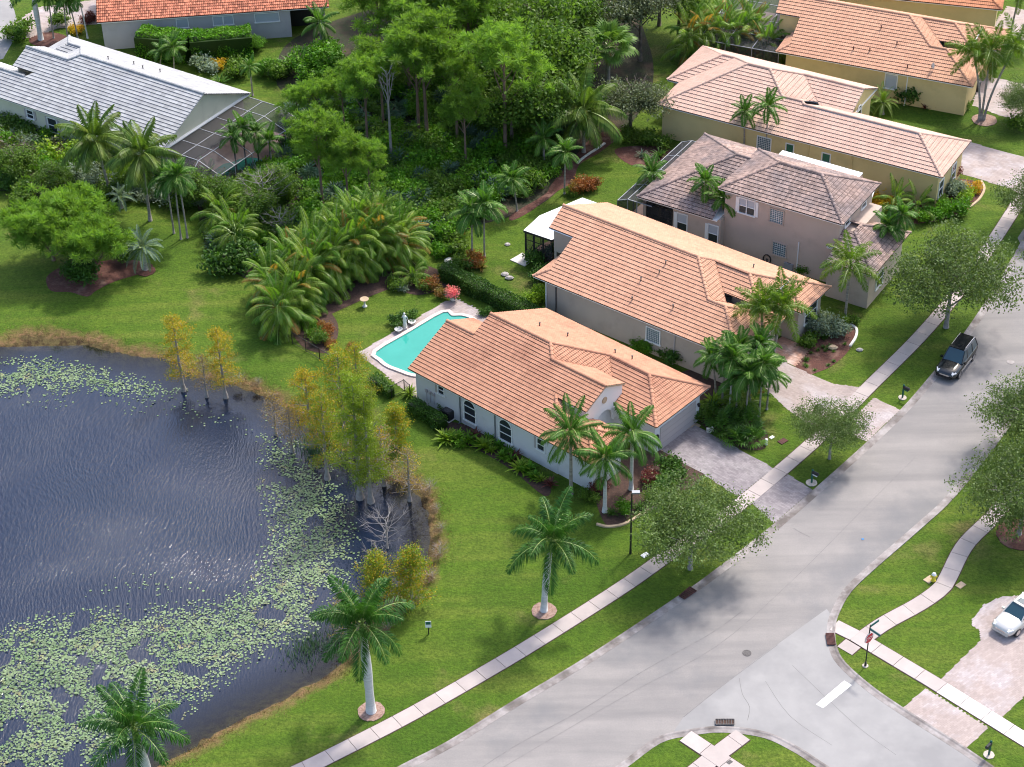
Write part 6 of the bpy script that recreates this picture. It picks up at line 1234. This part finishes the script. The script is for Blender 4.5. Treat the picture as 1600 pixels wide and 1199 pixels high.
f = obj('flowers', ME['pinkf'] if 'pinkf' in ME else crown_me('foliage', M['pinkf'], 66, .8, .9, 70, 12, .16, spr=.35, lobes=4), e, (0, 0, .85)); f = obj('leaves', ME['silverbush0'], e, (0, 0, .65), None, .55)
mb = MB(); mb.lathe([(.45, 0), (.5, .15), (.3, .3)], 7); tag(mb.build('white_stone', M['marble'], None, loc=at3(702, 409)), 'white boulder beyond the dark clipped hedge', 'stone')
mb = MB(); mb.prism(GP([(797, 407), (816, 396), (836, 405), (820, 417)]), .0, .07); tag(mb.build('patio_slab', M['new_concrete']), 'pale concrete slab in the lawn beside the white-roofed patio', 'slab')
M['rock'] = mat('pale_rock', (.45, .42, .40), (.3, .27, .25), scale=4, rough=.9, bump=.5, bscale=10)
for k, (u, v, r) in enumerate(((789, 430, .4), (796, 436, .45), (793, 383, .3), (1343, 548, .35), (1301, 545, .5))):
    mb = MB(); R = random.Random(k); mb.lathe([(r * .8, 0), (r, r * .3), (r * .6, r * .6)], 7); o = mb.build('rock', M['rock'] if k != 4 else M['edge_tan'], None, loc=at3(u, v), scale=(1, R.uniform(.6, .9), 1)); tag(o, ('pale rock in the dry lawn by the hedge, upper one', 'pale rock in the dry lawn by the hedge, lower one', 'small pale rock on the lawn left of the patio', 'pale rock at the bed edge', 'tan boulder lying in the mulch bed')[k], 'rock')
# ------------------------------------------------------------------ patio roof and screened cages
e = empty('patio_cover', at3(880, 372)); tag(e, 'white insulated patio roof on black posts behind the peach-tile house', 'patio roof'); ox, oy = G(880, 372)
zr = 3.3; pr_ = [tuple(P(u, v, zr)[:2]) for u, v in ((818, 360), (843, 337), (910, 309), (941, 320), (915, 352), (862, 375))]; pr_ = [(x - ox, y - oy) for x, y in pr_]
mb = MB(); mb.prism(list(reversed(pr_)), zr - .16, zr); mb.build('roof_panel', M['white_trim'], e)
mb = MB()
for a, b in zip(pr_, pr_[1:] + pr_[:1]): mb.bar((*a, zr - .12), (*b, zr - .12), .05, h=.2)
mb.build('gutter', M['bronze'], e)
a, b, c = Vector(pr_[0]), Vector(pr_[5]), Vector(pr_[1])
for k, p in enumerate((a, a.lerp(b, .33), a.lerp(b, .66), a.lerp(c, .5), c, Vector(pr_[2]))):
    q = p + (Vector((0, 0)) - p) * .05; mb = MB(); w = .09 if k in (0, 2) else .05; mb.box(q.x - w, q.y - w, 0, q.x + w, q.y + w, zr - .15); mb.build('post', M['bronze'], e)
mb = MB(); q0, q1 = a * .95, b * .95
for z in (.25, 1.1, 2.2): mb.bar((q0.x, q0.y, z), (q1.x, q1.y, z), .06)
mb.bar((q0.x, q0.y, .25), (a.lerp(b, .33).x * .95, a.lerp(b, .33).y * .95, 2.2), .05); mb.build('screen_rail', M['bronze'], e)
mb = MB(); V = [(q0.x, q0.y, .05), (q1.x, q1.y, .05), (q1.x, q1.y, zr - .2), (q0.x, q0.y, zr - .2)]; mb.add(V, [(0, 1, 2, 3)]); mb.build('screen', M['screen'], e)
mb = MB(); mb.prism(list(reversed([(x * .95, y * .95) for x, y in pr_])), .0, .05); mb.build('patio_floor', mat('brown_floor', (.16, .09, .07), (.11, .07, .06), scale=2), e)
M['cage_white'] = mat('cage_frame', (.28, .29, .31), rough=.5)
def cage(H, top, faces, beams, label, col='cage_white', floor=None, fl=None):
    """faces: lists of (x,y,z) screens; beams: ((p),(q)) in the house frame"""
    e = empty('screen_enclosure', H.root.location, H.h); tag(e, label, 'screen enclosure')
    for f in faces: mb = MB(); mb.add(f, [tuple(range(len(f)))]); mb.build('screen_panel', M['screen'], e)
    for p, q in beams: mb = MB(); mb.bar(p, q, .07); mb.build('beam', M[col], e)
    if floor: mb = MB(); mb.prism(floor, .0, .03); mb.build('deck', M['paver_pink2'], e)
M['paver_pink2'] = mat('pink_deck', (.38, .28, .25), (.32, .24, .22), scale=2, rough=.85)
zt, ze_ = 3.3, 2.4; X0, X1, X2 = 21.6, 25.8, 28.4; ysn = (1.0, 3.3, 6.0, 8.7, 11.4, 13.8); fc = []; bm = []
for y0, y1 in zip(ysn, ysn[1:]):
    fc += [[(X0, y0, zt), (23.7, y0, zt), (23.7, y1, zt), (X0, y1, zt)], [(23.7, y0, zt), (X1, y0, zt), (X1, y1, zt), (23.7, y1, zt)], [(X1, y0, zt), (X2, y0, ze_), (X2, y1, ze_), (X1, y1, zt)], [(X2, y0, .05), (X2, y1, .05), (X2, y1, ze_), (X2, y0, ze_)]]
for y in ysn: bm += [((X0, y, zt), (X1, y, zt)), ((X1, y, zt), (X2, y, ze_)), ((X2, y, 0), (X2, y, ze_))]
bm += [((X0, 1, zt), (X0, 13.8, zt)), ((23.7, 1, zt), (23.7, 13.8, zt)), ((X1, 1, zt), (X1, 13.8, zt)), ((X2, 1, ze_), (X2, 13.8, ze_)), ((X1, 1, zt), (X1 + .5, -1.2, ze_)), ((X0, 1, zt), (X0, -1.2, ze_)), ((X0, -1.2, ze_), (X1 + .5, -1.2, ze_)), ((X1 + .5, -1.2, ze_), (X2, 1, ze_)), ((X0, -1.2, 0), (X0, -1.2, ze_)), ((23.8, -1.2, 0), (23.8, -1.2, ze_)), ((X1 + .5, -1.2, 0), (X1 + .5, -1.2, ze_)), ((23.7, 1, zt), (23.8, -1.2, ze_)), ((X0, -1.2, 1.1), (X1 + .5, -1.2, 1.1))]
fc += [[(X0, 1, zt), (X0, -1.2, ze_), (X1 + .5, -1.2, ze_), (X1, 1, zt)], [(X1, 1, zt), (X1 + .5, -1.2, ze_), (X2, 1, ze_)], [(X0, -1.2, .05), (X1 + .5, -1.2, .05), (X1 + .5, -1.2, ze_), (X0, -1.2, ze_)]]
cage(H8, zt, fc, bm, 'big screened pool cage with pale beams joined to the grey-roofed house', floor=[(21.3, -1.3), (26.5, -1.3), (28.6, 1), (28.6, 13.9), (21.3, 13.9)])
mb = MB(); mb.prism([(24.2, 1.2), (25.6, .4), (27.4, 1.6), (27.9, 4), (27.4, 7), (25.5, 7.6), (24.2, 6)], .03, .06); o = mb.build('spa_pool', M['pool'], H8.root); o.name = 'pool'; o.location = (.3, 0, 0)
tag(sheet('pool_water', smooth(GP([(340, 285), (350, 262), (380, 248), (408, 250), (410, 268), (385, 285), (360, 296)]), 3, True), .05, M['pool'], kind=None), 'turquoise pool glimpsed through the palms beside the pool cage', 'pool')
tag(sheet('pool_water', GP([(1100, 92), (1120, 66), (1190, 72), (1200, 95), (1160, 104)]), .06, M['pool'], kind=None), 'blue pool glimpsed behind the row of areca palms', 'pool')
# two-storey house: low screened porch
fc = []; bm = []; xa, xb = -10.1, -8.0; za, zb = 2.9, 3.35
for y0, y1 in zip((-.8, 2.4, 5.6, 8.8, 12.1), (2.4, 5.6, 8.8, 12.1)): fc += [[(xa, y0, za), (-9.0, y0, zb), (-9.0, y1, zb), (xa, y1, za)], [(-9.0, y0, zb), (-6.2, y0, zb), (-6.2, y1, zb), (-9.0, y1, zb)], [(xa, y0, 0), (xa, y1, 0), (xa, y1, za), (xa, y0, za)]]
for y in (-.8, 2.4, 5.6, 8.8, 12.1): bm += [((xa, y, za), (-9.0, y, zb)), ((-9.0, y, zb), (-6.4, y, zb)), ((xa, y, 0), (xa, y, za))]
bm += [((xa, -.8, za), (xa, 12.1, za)), ((-9.0, -.8, zb), (-9.0, 12.1, zb)), ((-9.0, -.8, 0), (-9.0, -.8, zb)), ((-8.0, -.8, 0), (-8.0, -.8, zb)), ((xa, -.8, 0), (xa, -.8, za))]
fc += [[(xa, -.8, 0), (-8, -.8, 0), (-8, -.8, zb), (-9.0, -.8, zb), (xa, -.8, za)]]
cage(H3, za, fc, bm, 'grey screened porch wrapped round the back of the two-storey house', floor=[(xa, -.8), (-7.6, -.8), (-7.6, 12.1), (xa, 12.1)])
fc = []; bm = []
for x0, x1 in zip((-9, -6, -3), (-6, -3, 0)):
    for y0, y1 in zip((1.2, 4.4, 8, 12), (4.4, 8, 12, 16)): fc.append([(x0, y0, 3), (x1, y0, 3), (x1, y1, 3), (x0, y1, 3)])
for x in (-9, -6, -3, 0): bm.append(((x, 1.2, 3), (x, 16, 3))); bm.append(((x, 1.2, 0), (x, 1.2, 3)))
for y in (1.2, 4.4, 8, 12, 16): bm.append(((-9, y, 3), (0, y, 3)))
fc += [[(-9, 1.2, 0), (0, 1.2, 0), (0, 1.2, 3), (-9, 1.2, 3)]]
cage(H5, 3, fc, bm, 'dark screened pool cage behind the orange-tile house at the top edge', floor=[(-9, 1.2), (0, 1.2), (0, 16), (-9, 16)])
# ------------------------------------------------------------------ things by the walls
def ac(u, v, m, label, z=0, rz=0):
    e = empty('air_conditioner', at3(u, v, z), rz); tag(e, label, 'air conditioner'); mb = MB(); mb.box(-.45, -.45, .05, .45, .45, .85); mb.build('casing', M[m], e)
    mb = MB(); mb.tube([(0, 0, .85), (0, 0, .88)], .36, 16); mb.build('fan_grille', M['iron'], e); mb = MB(); mb.box(-.55, -.55, 0, .55, .55, .05); mb.build('pad', M['new_concrete'], e)
ac(1234, 421, 'cage_white', 'pale air conditioner with a round fan grille at the foot of the pinkish wall', rz=H3.h); ac(701, 653, 'black', 'dark air conditioner behind the short clipped hedge by the white wall', rz=H1.h)
mb = MB(); mb.box(-.7, -.35, 0, .7, .35, .12); tag(mb.build('concrete_pad', M['new_concrete'], None, loc=at3(1216, 414), rot=(0, 0, H3.h)), 'pale concrete pad left of the air conditioner', 'pad')
e = empty('hose_reel', at3(1199, 412), H3.h); tag(e, 'coiled dark hose reel hung low on the pinkish wall', 'hose reel'); mb = MB()
for k in range(3): mb.tube([(.38 * math.cos(a), -.1 - .05 * k, .55 + .5 * math.sin(a)) for a in np.linspace(0, 6.28, 16)], .045, 5)
mb.build('hose', M['black'], e); mb = MB(); mb.box(-.1, -.2, 0, .1, 0, .6); mb.build('stand', M['iron'], e)
for k, (u, v, z) in enumerate(((665, 634, 1.3), (671, 638, 1.25), (677, 641, 1.2))):
    mb = MB(); mb.box(-.1, -.12, 0, .1, 0, .3); mb.tube([(0, -.05, -.9), (0, -.05, 0)], .025, 5); x, y = H1.world(1.55 + .42 * k, .59); o = mb.build('meter_box', M['w_mauve'], None, loc=(x, y, 1.35), rot=(0, 0, H1.h)); tag(o, 'small grey meter box on the white wall, %s' % ('nearest the wall corner', 'middle one', 'nearest the small window')[k], 'meter box')
e = empty('satellite_dish', (*H5.world(16.4, 1.2), 4.4)); tag(e, 'small satellite dish on the eave of the orange-tile roof', 'satellite dish'); mb = MB(); mb.tube([(0, 0, -.3), (0, 0, .35)], .03, 6); mb.build('mast', M['steel'], e); mb = MB(); mb.tube([(0, -.1, .35), (.08, -.16, .4), (.14, -.2, .42)], [.08, .22, .32], 12, cap=True); mb.build('dish', M['cage_white'], e)
e = empty('rubbish_bin', at3(1526, 142)); tag(e, 'dark round bin at the front corner of the orange-tile house', 'bin'); mb = MB(); mb.lathe([(.3, 0), (.36, .9), (.38, 1.0)], 12); mb.build('body', M['black'], e); mb = MB(); mb.lathe([(.4, 1.0), (.3, 1.12), (.05, 1.16)], 12); mb.build('lid', M['black'], e)
e = empty('barbecue', at3(60, 216)); tag(e, 'dark covered grill against the cream wall', 'grill'); mb = MB(); mb.box(-.5, -.3, 0, .5, .3, .9); mb.build('body', M['black'], e); mb = MB(); mb.tube([(-.5, 0, .9), (.5, 0, .9)], .28, 8); mb.build('lid', M['black'], e)
mb = MB(); mb.box(-.28, -.12, 0, .28, .12, .42); tag(mb.build('yard_sign', M['marble'], None, loc=at3(1109, 675), rot=(0, 0, .3)), 'small white plaque lying in the bed beside the garage', 'plaque')
mb = MB(); mb.lathe([(.12, 0), (.14, .5), (.1, .6)], 8); tag(mb.build('utility_post', M['white_trim'], None, loc=at3(1197, 695)), 'short white utility post at the front tip of the palm bed', 'utility post')
for (u, v, m, lab, s) in ((1008, 868, 'white_trim', 'white utility cover in the grass by the pavement and light pole', .3), (1206, 684, 'white_trim', 'small white utility cover in the lawn by the palm bed', .2), (1223, 690, 'rust_grate', 'brown meter lid in the lawn above the pavement', .38), (1501, 915, 'edge_tan', 'tan meter lid in the lawn by the curving pavement', .35), (1140, 1192, 'iron', 'dark valve lid in the small grass triangle at the bottom', .2), (1452, 906, 'edge_tan', 'tan concrete collar beside the yellow hydrant', .4)):
    mb = MB(); mb.box(-s, -s * .7, 0, s, s * .7, .06); tag(mb.build('meter_cover', M[m], None, loc=at3(u, v), rot=(0, 0, .7)), lab, 'lid')
# ------------------------------------------------------------------ street furniture
for (u, v, lab) in ((1167, 1021, 'dark round manhole cover in the middle of the junction'), (1579, 566, 'grey round manhole cover right of the black car')):
    mb = MB(); mb.tube([(0, 0, 0), (0, 0, .02)], .33, 20); o = mb.build('manhole_cover', M['iron' if u < 1500 else 'curb'], None, loc=at3(u, v, .012)); tag(o, lab, 'manhole cover')
def grate(px, m, label, n=7):
    pts = [Vector(G(*p)) for p in px]; e = empty('drain_grate', (pts[0].x, pts[0].y, .03)); tag(e, label, 'drain grate'); o = pts[0]; L = [p - o for p in pts]
    mb = MB(); mb.add([(p.x, p.y, .07) for p in L], [(0, 1, 2, 3)]); mb.build('pit', M['joint' if m == 'steel' else 'mulch_and_edge_shade'], e); mb = MB()
    for i in range(n + 1): t = i / n; a = L[0].lerp(L[1], t); b = L[3].lerp(L[2], t); mb.bar((a.x, a.y, .09), (b.x, b.y, .09), .05)
    for a, b in ((0, 1), (3, 2)): mb.bar((L[a].x, L[a].y, .09), (L[b].x, L[b].y, .09), .07)
    mb.build('bars', M[m], e)
grate([(1061, 933), (1078, 919), (1088, 925), (1069, 938)], 'rust_grate', 'rusty kerb inlet grate in the near kerb')
grate([(1118, 1126), (1147, 1126), (1147, 1134), (1118, 1134)], 'iron', 'grey twin drain grate in the lower kerb'); grate([(1290, 992), (1303, 992), (1305, 1009), (1293, 1009)], 'rust_grate', 'dark drain inlet at the kerb below the stop sign')
mb = MB(); mb.box(-.09, -.09, 0, .09, .09, .03); tag(mb.build('road_marker', mat('blue_marker', (.02, .15, .35), rough=.3), None, loc=at3(1348, 843, .012)), 'small blue reflective marker on the road', 'road marker')
def mailbox(u, v, face, label, m='green_paint'):
    e = empty('mailbox', at3(u, v, .05), face); tag(e, label, 'mailbox'); mb = MB(); mb.box(-.06, -.06, 0, .06, .06, 1.25); mb.lathe([(.08, 1.25), (.09, 1.3), (.03, 1.38)], 8); mb.build('post', M[m], e)
    mb = MB(); prof = [(-.11, 0), (.11, 0), (.11, .13), (.08, .21), (0, .25), (-.08, .21), (-.11, .13)]; nn = len(prof)
    Vv = [(-.02, a, 1.0 + b) for a, b in prof] + [(.56, a, 1.0 + b) for a, b in prof]; mb.add(Vv, [tuple(range(nn)), tuple(reversed(range(nn, 2 * nn)))] + [(i, nn + i, nn + (i + 1) % nn, (i + 1) % nn) for i in range(nn)]); mb.build('box', M['black'], e)
    mb = MB(); mb.box(.1, -.13, .90, .5, .0, .97); mb.build('newspaper_holder', M['white_trim'] if u < 1400 else M[m], e); mb = MB(); mb.bar((0, 0, .8), (.4, 0, 1.0), .04); mb.build('brace', M[m], e)
rd = math.atan2(G(1270, 767)[1] - G(1200, 827)[1], G(1270, 767)[0] - G(1200, 827)[0]) - math.pi / 2
mailbox(1268, 755, rd, 'mailbox on a green post in a round stone ring by the grey driveway'); mailbox(1410, 622, rd, 'mailbox on a green post by the pale pink driveway apron'); mailbox(1545, 1180, rd - 1.6, 'black mailbox in a white stone ring at the bottom right corner'); mailbox(1601, 396, rd, 'mailbox at the right edge by the far driveway')
# stop sign with street blades
dS = Vector((G(1600, 1232)[0] - G(1330, 1045)[0], G(1600, 1232)[1] - G(1330, 1045)[1])).normalized()
e = empty('stop_sign', at3(1352, 1041, .05), math.atan2(dS.y, dS.x)); tag(e, 'red stop sign on a black post with two street name blades', 'stop sign')
mb = MB(); mb.tube([(0, 0, 0), (0, 0, 4.0)], .045, 8); mb.tube([(0, 0, 0), (0, 0, .3)], .09, 8); mb.build('post', M['black'], e)
def octo(r, x0, x1): mb = MB(); p = [(r * math.cos(math.pi / 8 + i * math.pi / 4), r * math.sin(math.pi / 8 + i * math.pi / 4)) for i in range(8)]; mb.add([(x0, a, b + 2.75) for a, b in p] + [(x1, a, b + 2.75) for a, b in p], [tuple(reversed(range(8))), tuple(range(8, 16))] + [(i, (i + 1) % 8, 8 + (i + 1) % 8, 8 + i) for i in range(8)]); return mb
octo(.47, .03, .055).build('border', M['white_paint'], e); octo(.47, .0, .028).build('sign_back', M['black'], e)
sf = octo(.435, .056, .062).build('sign_face', mat('stop_red', (.55, .012, .03), rough=.4), e)
tc = bpy.data.curves.new('stop_text', 'FONT'); tc.body = 'STOP'; tc.size = .36; tc.align_x = 'CENTER'; tc.align_y = 'CENTER'; tc.extrude = .004
to = bpy.data.objects.new('tmp', tc); COL.objects.link(to); bpy.context.view_layer.update(); tm = bpy.data.meshes.new_from_object(to.evaluated_get(bpy.context.evaluated_depsgraph_get())); bpy.data.objects.remove(to)
tm.materials.clear(); tm.materials.append(M['white_paint']); obj('lettering', tm, sf, (.07, 0, 2.75), (math.pi / 2, 0, math.pi / 2))
for k, (a, z) in enumerate(((0, 3.62), (math.pi / 2, 3.84))):
    mb = MB(); mb.box(.05, -.012, -.12, .95, .012, .12); b_ = mb.build('street_name_blade', mat('sign_teal_%d' % k, (.01, .12, .12), rough=.4), e); b_.location = (0, 0, z); b_.rotation_euler = (0, 0, a)
    mb = MB(); mb.box(.07, -.014, -.11, .93, -.013, -.095); mb.box(.07, -.014, .095, .93, -.013, .11); q = mb.build('border_line', M['white_paint'], b_)
# light pole
e = empty('lamp_post', at3(985, 865)); hp = height(985, 865, 772); tag(e, 'slender black lamp post standing alone in the lawn left of the street oak', 'lamp post')
mb = MB(); mb.tube([(0, 0, 0), (0, 0, .5), (0, 0, hp)], [.11, .08, .055], 8); mb.build('pole', M['black'], e)
mb = MB(); mb.bar((-.05, 0, hp), (.45, 0, hp + .1), .06); mb.build('arm', M['black'], e); mb = MB(); mb.box(.0, -.16, hp + .08, .6, .16, hp + .22); mb.build('lamp_head', M['steel'], e)
# hydrant
e = empty('fire_hydrant', at3(1458, 908, .02)); tag(e, 'yellow fire hydrant on the inside of the curving pavement', 'fire hydrant'); M['hyd'] = mat('hydrant_yellow', (.62, .50, .03), rough=.45)
mb = MB(); mb.lathe([(.2, 0), (.2, .06), (.14, .08), (.14, .55), (.18, .57), (.18, .62), (.12, .74), (.04, .8)], 12); mb.build('barrel', M['hyd'], e, True); mb = MB(); mb.tube([(-.26, 0, .42), (.26, 0, .42)], .07, 8); mb.tube([(0, 0, .42), (0, -.26, .42)], .09, 8); mb.build('outlets', M['hyd'], e); mb = MB(); mb.lathe([(.19, .6), (.13, .75), (.05, .82)], 12, (0, 0, .005)); mb.build('cap', M['white_trim'], e)
# pond sign
e = empty('notice_sign', at3(670, 991)); tag(e, 'small white and teal notice on a short post by the pond bank', 'sign'); mb = MB(); mb.box(-.04, -.04, 0, .04, .04, 1.1); mb.build('post', M['black'], e)
mb = MB(); mb.box(-.22, -.07, .72, .22, -.045, 1.35); b_ = mb.build('board', M['white_trim'], e); mb = MB(); mb.box(-.18, -.078, 1.02, .18, -.071, 1.28); mb.build('picture', M['green_paint'], b_)
# ------------------------------------------------------------------ cars
def car(p, q, paint, label, name='parked_car', L=4.85, Wd=1.93, Hh=1.8, sun=False, rails=True, trimc='black'):
    a, b = Vector(G(*p)), Vector(G(*q)); e = empty(name, (*((a + b) / 2), .02), math.atan2(b.y - a.y, b.x - a.x)); tag(e, label, 'car')
    h = L / 2; w = Wd / 2
    # stations: x, half width at sill / waist / shoulder, bottom z, waist z, top z
    S = [(-h, .70, .78, .70, .50, .72, .98), (-h + .08, .88, .93, .86, .36, .75, 1.06), (-h * .75, .95, 1, .90, .30, .78, 1.10), (-h * .4, .96, 1, .90, .28, .78, 1.09), (0, .96, 1, .90, .28, .78, 1.07), (h * .33, .96, 1, .90, .28, .78, 1.05), (h * .5, .95, 1, .86, .30, .76, 1.02), (h * .75, .92, .97, .80, .32, .72, .95), (h * .93, .84, .90, .68, .36, .64, .84), (h, .62, .70, .50, .44, .58, .70)]
    V = []; F = []
    for x, s0, s1, s2, z0, z1, z2 in S:
        V += [(x, -w * s0 * .9, z0), (x, -w * s0, z0 + .12), (x, -w * s1, z1), (x, -w * s2, z2 - .02), (x, -w * s2 * .5, z2 + .03), (x, w * s2 * .5, z2 + .03), (x, w * s2, z2 - .02), (x, w * s1, z1), (x, w * s0, z0 + .12), (x, w * s0 * .9, z0)]
    for i in range(len(S) - 1):
        for j in range(10): k = (j + 1) % 10; F.append((i * 10 + j, i * 10 + k, (i + 1) * 10 + k, (i + 1) * 10 + j))
    F += [tuple(reversed(range(10))), tuple(range((len(S) - 1) * 10, len(S) * 10))]
    F = [f[::-1] for f in F]; obj('body', mesh('body', V, F, [paint], smooth=True), e)
    # glasshouse
    zb, zr_ = 1.05, Hh - .08; B = [(-h + .12, .86), (-h * .5, .89), (h * .1, .89), (h * .38, .84)]; T_ = [(-h + .42, .66), (-h * .5, .72), (0, .72), (h * .06, .68)]
    V = [(x, -w * k, zb) for x, k in B] + [(x, w * k, zb) for x, k in B] + [(x, -w * k, zr_) for x, k in T_] + [(x, w * k, zr_) for x, k in T_]
    F = [(i, i + 1, 9 + i, 8 + i) for i in range(3)] + [(5 + i, 4 + i, 12 + i, 13 + i) for i in range(3)] + [(4, 0, 8, 12), (3, 7, 15, 11)]
    obj('windows', mesh('windows', V, F, [M['carglass']]), e)
    mb = MB(); V = [(x, -w * (k + .01), zr_ - .01) for x, k in T_] + [(x, w * (k + .01), zr_ - .01) for x, k in T_] + [(x, -w * k * .85, Hh) for x, k in T_] + [(x, w * k * .85, Hh) for x, k in T_]
    mb.add(V, [(8 + i, 9 + i, 13 + i, 12 + i) for i in range(3)] + [(i, i + 1, 9 + i, 8 + i) for i in range(3)] + [(5 + i, 4 + i, 12 + i, 13 + i) for i in range(3)] + [(4, 0, 8, 12), (3, 7, 15, 11)]); mb.build('roof', paint, e)
    for s in (-1, 1):
        mb = MB()
        for i in (0, 1, 3): mb.bar((B[i][0], s * w * B[i][1], zb), (T_[i][0], s * w * T_[i][1], zr_), .07)
        mb.bar((-.15, s * w * .89, zb), (-.2, s * w * .72, zr_), .06); mb.build('pillars', paint, e)
        if rails: mb = MB(); mb.tube([(-h + .55, s * w * .62, Hh + .06), (-.1, s * w * .62, Hh + .06)], .025, 6); mb.build('roof_rail', M['chrome'], e)
        mb = MB(); mb.box(h * .27, s * w * .93, 1.05, h * .33, s * w * 1.13, 1.2); mb.build('mirror', paint, e)
        mb = MB(); mb.tube([(h * .86, s * w * .60, .80), (h * .95, s * w * .62, .72)], [.13, .10], 8); mb.bar((h * .8, s * w * .83, .80), (h * .965, s * w * .62, .74), .14, h=.15); mb.build('headlight', M['lamp'], e)
        mb = MB(); mb.box(-h - .01, s * w * .72 - .1, .8, -h + .06, s * w * .72 + .1, 1.0); mb.build('tail_light', M['tail'], e)
        mb = MB(); mb.box(-h * .6, s * w * 1.0 - .02, .44, h * .5, s * w * 1.0 + .02, .50); mb.build('side_trim', M['chrome'] if rails else paint, e)
        for x in (-h * .58, h * .60):
            wm = empty('wheel', (x, s * w * .90, .36)); wm.parent = e; mb = MB(); mb.tube([(0, -.12, 0), (0, .12, 0)], .36, 18); mb.build('tyre', M['black'], wm); mb = MB(); mb.tube([(0, s * .115, 0), (0, s * .13, 0)], .25, 10); mb.build('rim', M['chrome'], wm)
    mb = MB(); mb.box(h * .96, -w * .42, .56, h + .01, w * .42, .70); mb.build('grille', M['chrome'], e); mb = MB(); mb.box(h * .93, -w * .7, .36, h + .03, w * .7, .50); mb.build('bumper', M['black'] if trimc == 'black' else paint, e)
    if sun: mb = MB(); mb.box(-.55, -.42, Hh + .005, -.05, .42, Hh + .015); mb.build('sunroof', M['carglass'], e)
M['carglass'] = mat('car_glass', (.02, .06, .08), rough=.05, spec=.9); M['chrome'] = mat('chrome', (.62, .62, .64), rough=.2, metal=1.0); M['lamp'] = mat('headlamp', (.75, .76, .78), rough=.12, spec=.8); M['tail'] = mat('tail_lamp', (.4, .02, .02), rough=.3)
M['black_paint'] = mat('black_paint', (.008, .010, .014), rough=.16, spec=.8); M['pearl'] = mat('pearl_paint', (.60, .58, .55), rough=.22, metal=.25, spec=.6)
car((1509, 551), (1476, 593), M['black_paint'], 'black sport utility car with roof rails parked under the largest oak', L=5.2, Wd=2.05, Hh=1.95)
car((1614, 951), (1567, 990), M['pearl'], 'silver-white crossover car with a sunroof on the pink paver driveway', L=4.75, Wd=1.88, Hh=1.68, sun=True, rails=False, trimc='p')
